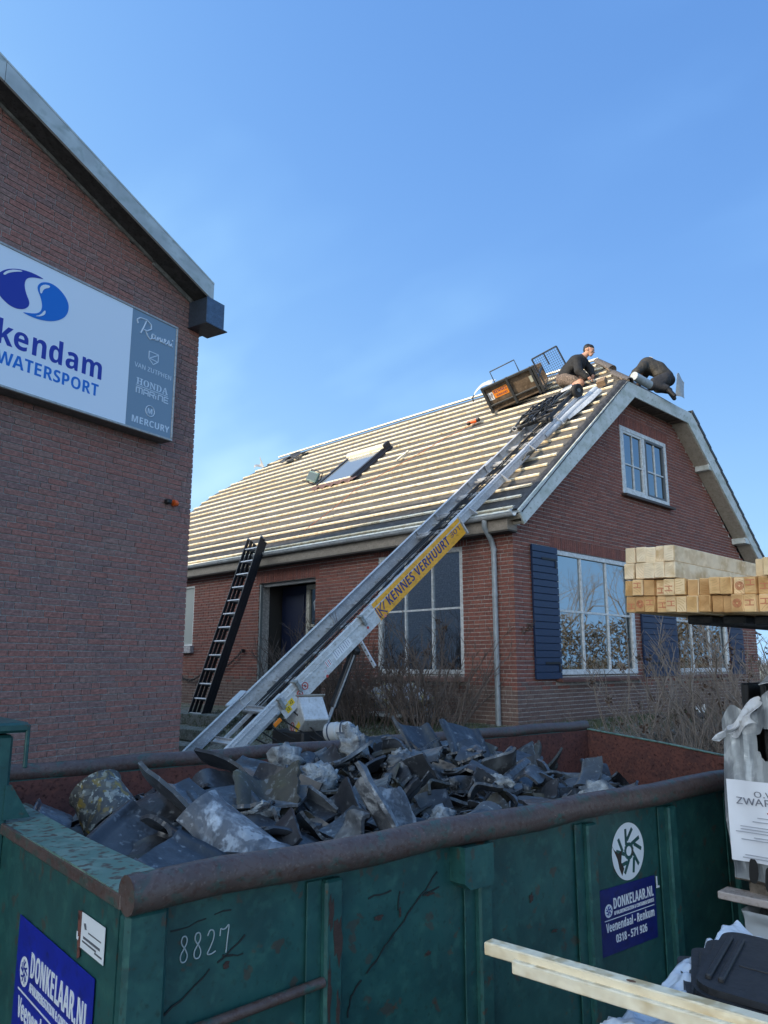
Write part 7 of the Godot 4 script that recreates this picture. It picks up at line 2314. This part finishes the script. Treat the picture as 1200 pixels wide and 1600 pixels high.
func timber() -> void:
	var A := Vector3(0.7017, -0.045, 0.7124).normalized()      # across the stack, to the right
	var Bz := Vector3(-0.7124, 0, 0.7017)                       # out of the batten ends, towards the yard
	var up := Bz.cross(A).normalized()
	var F := Transform3D(Basis(A, up, Bz), Vector3(0.995, 1.955, -3.2))
	var ends := []
	for i in 4: ends.append(wood([0.86, 0.74, 0.90, 0.66][i], [0.56, 0.45, 0.66, 0.38][i], [0.27, 0.19, 0.38, 0.16][i], 801 + i * 3))
	var sides := [wood(0.93, 0.73, 0.49, 821), wood(0.95, 0.78, 0.55, 824)]
	var red := mat(lin(0.56, 0.19, 0.10), 0.85)
	var ring_ink := mat(lin(0.50, 0.29, 0.12), 0.85)
	var ring_pale := mat(lin(0.62, 0.50, 0.33), 0.85)
	var w := 0.0435
	var h := 0.066
	var mark := 0
	for layer in 4:
		var n := 16 if layer < 2 else 5
		for i in n:
			if layer == 1 and i in [6]: pass
			var out := rng.randf_range(-0.018, 0.018) + (0.012 if i > 9 else 0.0)
			var ww := w
			var y := layer * h + h * 0.5
			if i > 5 and i < 9 and layer < 2: y += rng.randf_range(-0.004, 0.010)
			if layer >= 2: y += 0.004
			var c := Vector3(i * (w + 0.0008) + w * 0.5 + (0.004 if layer >= 2 else 0.0), y + rng.randf_range(-0.0015, 0.0015), out - 2.0)
			var o := part("timber_batten", box_mesh(Vector3(w, h - 0.0015, 4.0), 0.0025), sides[rng.randi_range(0, 1)] if layer >= 2 else ends[rng.randi_range(0, 3)])
			o.transform = F * Transform3D(Basis.from_euler(Vector3(0, rng.randf_range(-0.001, 0.001), rng.randf_range(-0.02, 0.02))), c)
			var nth: String = ["first", "second", "third", "fourth", "fifth", "sixth", "seventh", "eighth", "ninth", "tenth", "eleventh", "twelfth", "thirteenth", "fourteenth", "fifteenth", "sixteenth"][i]
			tag(o, "%s timber batten, %s from the left in the %s layer of the stack" % ["clean pale" if layer >= 2 else "orange-brown", nth, ["bottom", "second", "third", "top"][layer]], "timber", "pale battens on top of the timber stack" if layer >= 2 else "battens in the lower layers of the timber stack")
			var fc := G.new()
			fc.box(T(0, 0, 2.0003), Vector3(w - 0.005, h - 0.0065, 0.001))
			part("end_grain", fc, ends[rng.randi_range(0, 3)] if layer < 2 else sides[rng.randi_range(0, 1)], o)
			var gr := G.new()
			var gc := Vector2(rng.randf_range(-0.05, 0.05), rng.randf_range(-0.07, -0.03) * (1.0 if rng.randf() < 0.5 else -1.0))
			for rr in 7:
				var rad := 0.022 + rr * 0.0095
				var prev := Vector3.ZERO
				var had := false
				for q in 25:
					var p := Vector3(gc.x + cos(TAU * q / 24.0) * rad, gc.y + sin(TAU * q / 24.0) * rad, 2.0010)
					var ok := absf(p.x) < w * 0.5 - 0.004 and absf(p.y) < h * 0.5 - 0.005
					if ok and had: gr.bar(prev, p, 0.0013, 0.0006, Vector3.BACK)
					prev = p; had = ok
			if gr.v.size() > 0: part("growth_rings", gr, ring_ink if layer < 2 else ring_pale, o)
			if layer < 2 and (i < 5 or i > 9) and rng.randf() < 0.92:
				var g := G.new()
				mark += 1
				if mark % 4 == 2:
					for rr in 3:
						var pts := []
						for q in 13: pts.append(Vector3(cos(TAU * q / 12.0) * (0.006 + rr * 0.0045), sin(TAU * q / 12.0) * (0.006 + rr * 0.0045), 2.0014))
						g.tube(pts, 0.0014, 4, false)
				else:
					var yy := rng.randf_range(-0.012, 0.012)
					g.bar(Vector3(-0.016, yy + 0.008, 2.0012), Vector3(0.016, yy + 0.008, 2.0012), 0.0036, 0.001, Vector3.BACK)
					g.bar(Vector3(-0.016, yy - 0.010, 2.0012), Vector3(0.016, yy - 0.010, 2.0012), 0.0036, 0.001, Vector3.BACK)
					g.bar(Vector3(0.002, yy - 0.010, 2.0013), Vector3(0.002, yy + 0.008, 2.0013), 0.0036, 0.001, Vector3.BACK)
				part("red_stamp", g, red, o)
	for e in [[10, -0.02, "knotty timber batten lying on the lower layers at the photo's right edge"], [11, 0.03, "timber batten beside the knotty one at the photo's right edge"]]:
		var o := part("timber_batten", box_mesh(Vector3(w, h, 4.0), 0.0025), ends[2])
		o.transform = F * T((e[0] + 2.4) * w, 2 * h + h * 0.5, e[1] - 2.0)
		tag(o, e[2], "timber")
	# strap round the top stack
	var sp := thing("packing_strap", "thin black packing strap round the pale battens", "strap", F)
	var sg := G.new()
	var x1 := 5 * (w + 0.0008) + 0.006
	sg.box(T(x1 * 0.5 + 0.003, 4 * h + 0.006, -1.25), Vector3(x1 + 0.01, 0.002, 0.016))
	sg.box(T(x1 + 0.0075, 3 * h + 0.004, -1.25), Vector3(0.002, 2 * h, 0.016))
	part("band", sg, M.black, sp)
	# the dark carrier below: two long forks and their upright outside the picture
	var fk := thing("fork_carrier", "dark steel fork arms carrying the timber stack from the right", "fork carrier", F)
	var steel := mat(lin(0.055, 0.056, 0.058), 0.6, M.grain, Vector3.ONE * 2.0)
	for e in [[0.20, 0.10], [0.34, 0.09], [0.47, 0.10], [0.60, 0.11]]: bx("fork_arm", Vector3(e[0], -0.020, -1.75), Vector3(e[1], 0.036, 3.0), steel, fk, 0.006)
	bx("cross_beam", Vector3(0.85, -0.10, -2.9), Vector3(1.5, 0.08, 0.16), steel, fk, 0.01)
	bx("upright", Vector3(1.66, -0.98, -2.9), Vector3(0.16, 1.94, 0.5), steel, fk, 0.01)

func crumpled(w: float, l: float, hang: float, amp: float, sd: int, nx := 60, ny := 60) -> G:
	var fn := FastNoiseLite.new()
	fn.seed = sd; fn.frequency = 2.4; fn.fractal_octaves = 3; fn.fractal_type = FastNoiseLite.FRACTAL_RIDGED
	var g := G.new()
	g.sheet(nx, ny, func(s: float, v: float) -> Vector3:
		var x := (s - 0.5) * w
		var z := (0.5 - v) * l
		var y := amp * fn.get_noise_2d(x, z) + amp * 0.35 * fn.get_noise_2d(x * 2.6, z * 2.6)
		if s < 0.22: var q := (0.22 - s) / 0.22; y -= hang * q * q; x += w * 0.10 * q
		return Vector3(x, y, z), 0.0015)
	return g

func pallets() -> void:
	var film := mat(lin(0.50, 0.54, 0.57), 0.22, layered(Color(0.80, 0.80, 0.80), [[Color(0.55, 0.56, 0.58), 901, 0.012, 0.42, 0.62], [Color(1, 1, 1), 902, 0.03, 0.60, 0.72]], 256), Vector3(2.0, 0.5, 2.0), 0, bump(14, 0.012), 1.2)
	var clear := mat(Color(0.80, 0.83, 0.86, 0.62), 0.16, null, Vector3.ONE, 0, bump(14, 0.012), 2.0)
	clear.transparency = BaseMaterial3D.TRANSPARENCY_ALPHA
	var white := mat(lin(0.74, 0.77, 0.82), 0.35, grain_soft(), Vector3.ONE * 1.5, 0, bump(14, 0.02), 0.6)
	var black := mat(lin(0.020, 0.021, 0.023), 0.42, grain_soft(), Vector3.ONE * 3.0, 0, M.bump, 0.3)
	var slate := mat(lin(0.028, 0.028, 0.031), 0.55, grain_soft(), Vector3.ONE * 3.0, 0, bump(5, 0.03), 0.25)
	var drab := mat(lin(0.20, 0.17, 0.14), 0.85, M.grain, Vector3.ONE * 3.0)
	# ---- tall wrapped pack; x to the right along its face, z out of the face
	var P := Transform3D(Basis(Vector3(0.7017, 0, 0.7124), Vector3.UP, Vector3(-0.7124, 0, 0.7017)), Vector3(1.462, 0, -3.41))
	var pal := Vector3(1.05, 0.12, 1.0)
	var lo := thing("tile_pallet", "lower wrapped pallet of black roof tiles at the right edge", "pallet", P)
	for e in [[0.05], [0.5], [0.95]]: bx("pallet_block", Vector3(e[0] + 0.03, 0.05, -0.5), Vector3(0.10, 0.10, 1.0), M.batten2, lo, 0.004)
	for e in 7: bx("pallet_board", Vector3(0.55, 0.112, -0.06 - e * 0.147), Vector3(1.08, 0.022, 0.10), M.batten2, lo, 0.003)
	for r in 2:
		for i in 12: bx("tile", Vector3(0.075 + i * 0.083, 0.33 + r * 0.30, -0.5), Vector3(0.028, 0.28, 0.92), black, lo, 0.006)
	var wrap := G.new()
	var fn := FastNoiseLite.new()
	fn.seed = 55; fn.frequency = 2.0
	wrap.sheet(40, 34, func(s: float, v: float) -> Vector3:
		var y := 0.13 + v * 0.635
		return Vector3(0.02 + s * 1.04, y, 0.02 + 0.018 * fn.get_noise_2d(s * 1.2, y * 9.0 + s * 3.0) + 0.010 * sin(y * 60.0 + s * 4.0)), 0.0)
	wrap.sheet(20, 34, func(s: float, v: float) -> Vector3:
		var y := 0.13 + v * 0.635
		return Vector3(0.018 + 0.008 * sin(y * 55.0), y, -0.96 + s * 0.98), 0.0)
	part("stretch_film", wrap, clear, lo)
	bx("edge_board", Vector3(0.10, 0.585, 0.035), Vector3(0.24, 0.05, 0.03), mat(lin(0.36, 0.21, 0.13), 0.8, M.grain, Vector3.ONE * 4.0), lo, 0.004)
	var hi := thing("tile_pallet", "upper pallet pack of black tiles in torn grey-white film with paper label", "pallet", P * T(0, 0.785, 0))
	for e in [[0.05], [0.5], [0.95]]: bx("pallet_block", Vector3(e[0] + 0.03, 0.045, -0.5), Vector3(0.10, 0.07, 0.94), drab, hi, 0.004)
	bx("pallet_board", Vector3(0.50, 0.025, 0.0), Vector3(1.14, 0.030, 0.10), mat(lin(0.50, 0.44, 0.42), 0.7, grain_soft(), Vector3.ONE * 3.0), hi, 0.004)
	bx("pallet_board", Vector3(0.50, 0.094, -0.5), Vector3(1.04, 0.022, 0.96), drab, hi, 0.003)
	for r in 2:
		for i in 13:
			var g := G.new()
			var y := 0.29 + r * 0.40
			g.box(T(0.07 + i * 0.077, y, -0.5), Vector3(0.026, 0.38, 0.90), 0.006)
			g.box(T(0.07 + i * 0.077 + 0.018, y, -0.05), Vector3(0.014, 0.37, 0.03), 0.004)
			part("tile", g, black, hi)
	# film: a skirt with an oval tear, pulled away at the top so that the tiles show
	var sk := G.new()
	var hole := Vector2(0.165, 0.635)
	var nx := 64
	var ny := 72
	var fp := func(i: int, k: int) -> Vector3:
		var x := -0.012 + 1.08 * i / nx
		var top := 0.745 + 0.04 * sin(x * 19.0) + 0.02 * sin(x * 47.0)
		if x > 0.14: top = minf(top + (x - 0.14) * 2.2, 0.93)
		var y := lerpf(0.10, top, float(k) / ny)
		var d := Vector2((x - hole.x) / 0.034, (y - hole.y) / 0.066)
		var l := d.length()
		if l < 1.25 and l > 0.001:      # gather the sheet round the tear
			var q := maxf(l, 1.0)
			x = hole.x + d.x / l * q * 0.034; y = hole.y + d.y / l * q * 0.066
		var z := 0.022 + 0.006 * sin(x * 52.0 + 2.0 * sin(y * 7.0)) * smoothstep(0.0, 0.1, x) + 0.012 * fn.get_noise_2d(x * 6.0, y * 2.0)
		return Vector3(x + 0.008 * sin(y * 12.0), y, z)
	for k in ny:
		for i in nx:
			var c := Vector2((-0.012 + 1.08 * (i + 0.5) / nx - hole.x) / 0.034, (fp.call(i, k).y - hole.y) / 0.066)
			var a: Vector3 = fp.call(i, k)
			var b: Vector3 = fp.call(i + 1, k)
			var c2: Vector3 = fp.call(i + 1, k + 1)
			var d2: Vector3 = fp.call(i, k + 1)
			var m := (a + b + c2 + d2) * 0.25
			if Vector2((m.x - hole.x) / 0.034, (m.y - hole.y) / 0.066).length() < 0.98: continue
			sk.quad(a, b, c2, d2)
	part("film", sk, film, hi)
	var sd2 := G.new()
	sd2.sheet(24, 30, func(s: float, v: float) -> Vector3:
		var y := 0.10 + v * 0.66
		return Vector3(-0.014 + 0.008 * sin(y * 12.0) + 0.010 * sin(s * 14.0), y, -0.98 + s * 1.0), 0.0)
	part("film_side", sd2, film, hi)
	# torn pieces at the top and the cap
	var tn := G.new()
	tn.sheet(14, 12, func(s: float, v: float) -> Vector3:
		var w := (1.0 - v * 0.75)
		return Vector3(0.150 - v * 0.165 - 0.02 * sin(s * 6.0), 0.775 - v * 0.13 + (s - 0.5) * 0.11 * w + 0.015 * sin(v * 9.0), 0.045 + 0.025 * sin(s * 5.0 + v * 6.0)), 0.002)
	part("torn_flap", tn, white, hi)
	var cp := G.new()
	cp.sheet(20, 12, func(s: float, v: float) -> Vector3: return Vector3(0.17 + s * 0.9, 0.955 + 0.03 * sin(s * 7.0) + 0.02 * sin(v * 5.0 + s * 3.0) - v * v * 0.06, -0.35 + v * 0.40), 0.002)
	part("film_cap", cp, white, hi)
	# paper label under the film
	var lb := G.new()
	lb.sheet(16, 20, func(s: float, v: float) -> Vector3:
		var x := 0.004 + s * 0.62
		var y := 0.175 + v * 0.315
		return Vector3(x, y, 0.047 + 0.005 * sin(x * 40.0 + y * 6.0)), 0.001)
	var label := part("paper_label", lb, mat(lin(0.72, 0.75, 0.82), 0.5), hi)
	var pr := mat(lin(0.16, 0.17, 0.21), 0.7)
	var MX := T(0, 0, 0.055)
	fit("O.V.H. 2", label, MX, Rect2(0.115, 0.430, 0.16, 0.022), pr, false)
	fit("ZWART GLANS", label, MX, Rect2(0.042, 0.398, 0.34, 0.026), pr, false)
	var lines := [[0.12, 0.350, 0.14], [0.10, 0.334, 0.18], [0.05, 0.312, 0.26], [0.05, 0.301, 0.30], [0.03, 0.290, 0.30], [0.10, 0.272, 0.16], [0.05, 0.262, 0.24], [0.06, 0.203, 0.20], [0.05, 0.192, 0.24]]
	for e in lines: bx("print_line", Vector3(e[0] + e[2] * 0.5, e[1], 0.0545), Vector3(e[2], 0.0035, 0.0012), mat(lin(0.36, 0.38, 0.44), 0.7), label)
	bx("red_line", Vector3(0.21, 0.372, 0.0545), Vector3(0.10, 0.006, 0.0012), mat(lin(0.45, 0.12, 0.13), 0.7), label)
	bx("printed_picture", Vector3(0.20, 0.235, 0.0545), Vector3(0.09, 0.040, 0.0012), mat(lin(0.33, 0.22, 0.27), 0.7), label)
	for e in [[0.085, 0.125], [0.145, 0.10]]:
		var g := G.new()
		g.prism(smooth(PackedVector2Array([Vector2(-0.018, -0.045), Vector2(0.012, -0.05), Vector2(0.022, 0.0), Vector2(0.016, 0.045), Vector2(-0.008, 0.05), Vector2(-0.016, 0.01)]), 2), 0, 0.002, T(e[0], e[1] + 0.02, 0.052))
		part("film_tear", g, M.black, hi)

	# ---- low pack at the bottom right, with film, loose tiles and planks on top
	var Q := Transform3D(P.basis, Vector3(0.50, 0, -1.93))
	var lp := thing("tile_pack", "low pack of black roof tiles in white film at the bottom right", "tile pack", Q)
	for i in 11:
		var g := G.new()
		g.box(T(0.09 + i * 0.084, 0.50, -0.45), Vector3(0.030, 0.78, 0.86), 0.006)
		part("tile", g, black, lp)
	for e in 6: bx("pallet_board", Vector3(0.52, 0.10, -0.06 - e * 0.16), Vector3(1.06, 0.022, 0.10), M.batten2, lp, 0.003)
	for e in [0.08, 0.5, 0.95]: bx("pallet_block", Vector3(e, 0.045, -0.45), Vector3(0.10, 0.085, 0.9), M.batten2, lp, 0.004)
	var wl := G.new()
	wl.sheet(10, 26, func(s: float, v: float) -> Vector3: return Vector3(0.03 + 0.012 * sin(v * 30.0), 0.12 + v * 0.78, -0.90 + s * 0.92), 0.0)
	wl.sheet(30, 26, func(s: float, v: float) -> Vector3: return Vector3(0.03 + s * 0.98, 0.12 + v * 0.78, 0.015 + 0.01 * sin(v * 34.0 + s * 5.0)), 0.0)
	part("stretch_film", wl, clear, lp)
	bx("top_boards", Vector3(0.52, 0.905, -0.45), Vector3(0.98, 0.02, 0.90), M.batten2, lp, 0.003)
	var veil := mat(Color(0.84, 0.87, 0.91, 0.86), 0.2, null, Vector3.ONE, 0, bump(14, 0.012), 1.6)
	veil.transparency = BaseMaterial3D.TRANSPARENCY_ALPHA
	var sheet := part("film_sheet", crumpled(0.70, 0.86, 0.34, 0.045, 58, 90, 90), veil)
	sheet.transform = Q * R(Vector3(0.22, 0.962, -0.36), Vector3(0, 4, 0))
	tag(sheet, "crumpled white plastic sheet spread under the loose black tiles", "plastic sheet")
	var cut := PackedVector2Array()
	var tw := 0.16
	var tl := 0.20
	for c in [[tw, tl, 0.0], [-tw, tl, 90.0], [-tw, -tl, 180.0], [tw, -tl, 270.0]]:
		for k in 6:
			var a := deg_to_rad(c[2] + k * 18.0)
			cut.append(Vector2(c[0] - signf(c[0]) * 0.05 + cos(a) * 0.05, c[1] - signf(c[1]) * 0.05 + sin(a) * 0.05))
	for i in 4:
		var o := thing("flat_tile", ["lowest black flat tile of the fanned pile on the plastic sheet", "second black flat tile from below in the fanned pile", "third black flat tile, just under the top one of the fan", "top black flat tile with rounded corners on the plastic sheet"][i], "roof tile", Q * R(Vector3(0.215 + 0.020 * i, 0.970 + 0.021 * i, -0.31 - 0.008 * i), Vector3(-2 + i, 30.0 - 6.0 * i, -9 + 1.6 * i)))
		var g := G.new()
		g.prism(cut, -0.0075, 0.0075, R(Vector3.ZERO, Vector3(-90, 0, 0)))
		part("slab", g, slate, o)
		for x in [-0.135, -0.108]: bx("rib", Vector3(x, 0.0115, 0.01), Vector3(0.013, 0.012, 0.29), slate, o, 0.004)
		for e in [[0.02, -0.10, 0.10], [-0.03, 0.03, 0.12]]: bx("groove_bead", Vector3(e[0], 0.0088, e[1]), Vector3(e[2], 0.003, 0.006), slate, o, 0.001)
	var pale := wood(0.90, 0.78, 0.56, 931)
	var plank := [["pale plank with a knot reaching furthest left across the tile pack", Vector3(0.262, 1.050, -2.112), 0.038, 0.030, 0.0], ["shorter pale plank lying along the front of the first one", Vector3(0.318, 1.032, -2.040), 0.036, 0.030, 0.012]]
	var dx := Vector3(0.745, 0.0, 0.667)
	for e in plank:
		var o := part("plank", box_mesh(Vector3(1.6, e[3], e[2]), 0.003), pale if e[4] == 0.0 else wood(0.92, 0.82, 0.62, 935))
		var t := turned(e[1] + dx.normalized() * 0.8, dx)
		o.transform = t
		tag(o, e[0], "plank")
		if e[4] == 0.0:
			var kn := G.new()
			kn.prism(disc_outline(0.011, 0.006, 14), 0, 0.0006, R(Vector3(-0.42, e[3] * 0.5, 0.004), Vector3(-90, 0, 0)))
			part("knot", kn, mat(lin(0.16, 0.07, 0.03), 0.7), o)
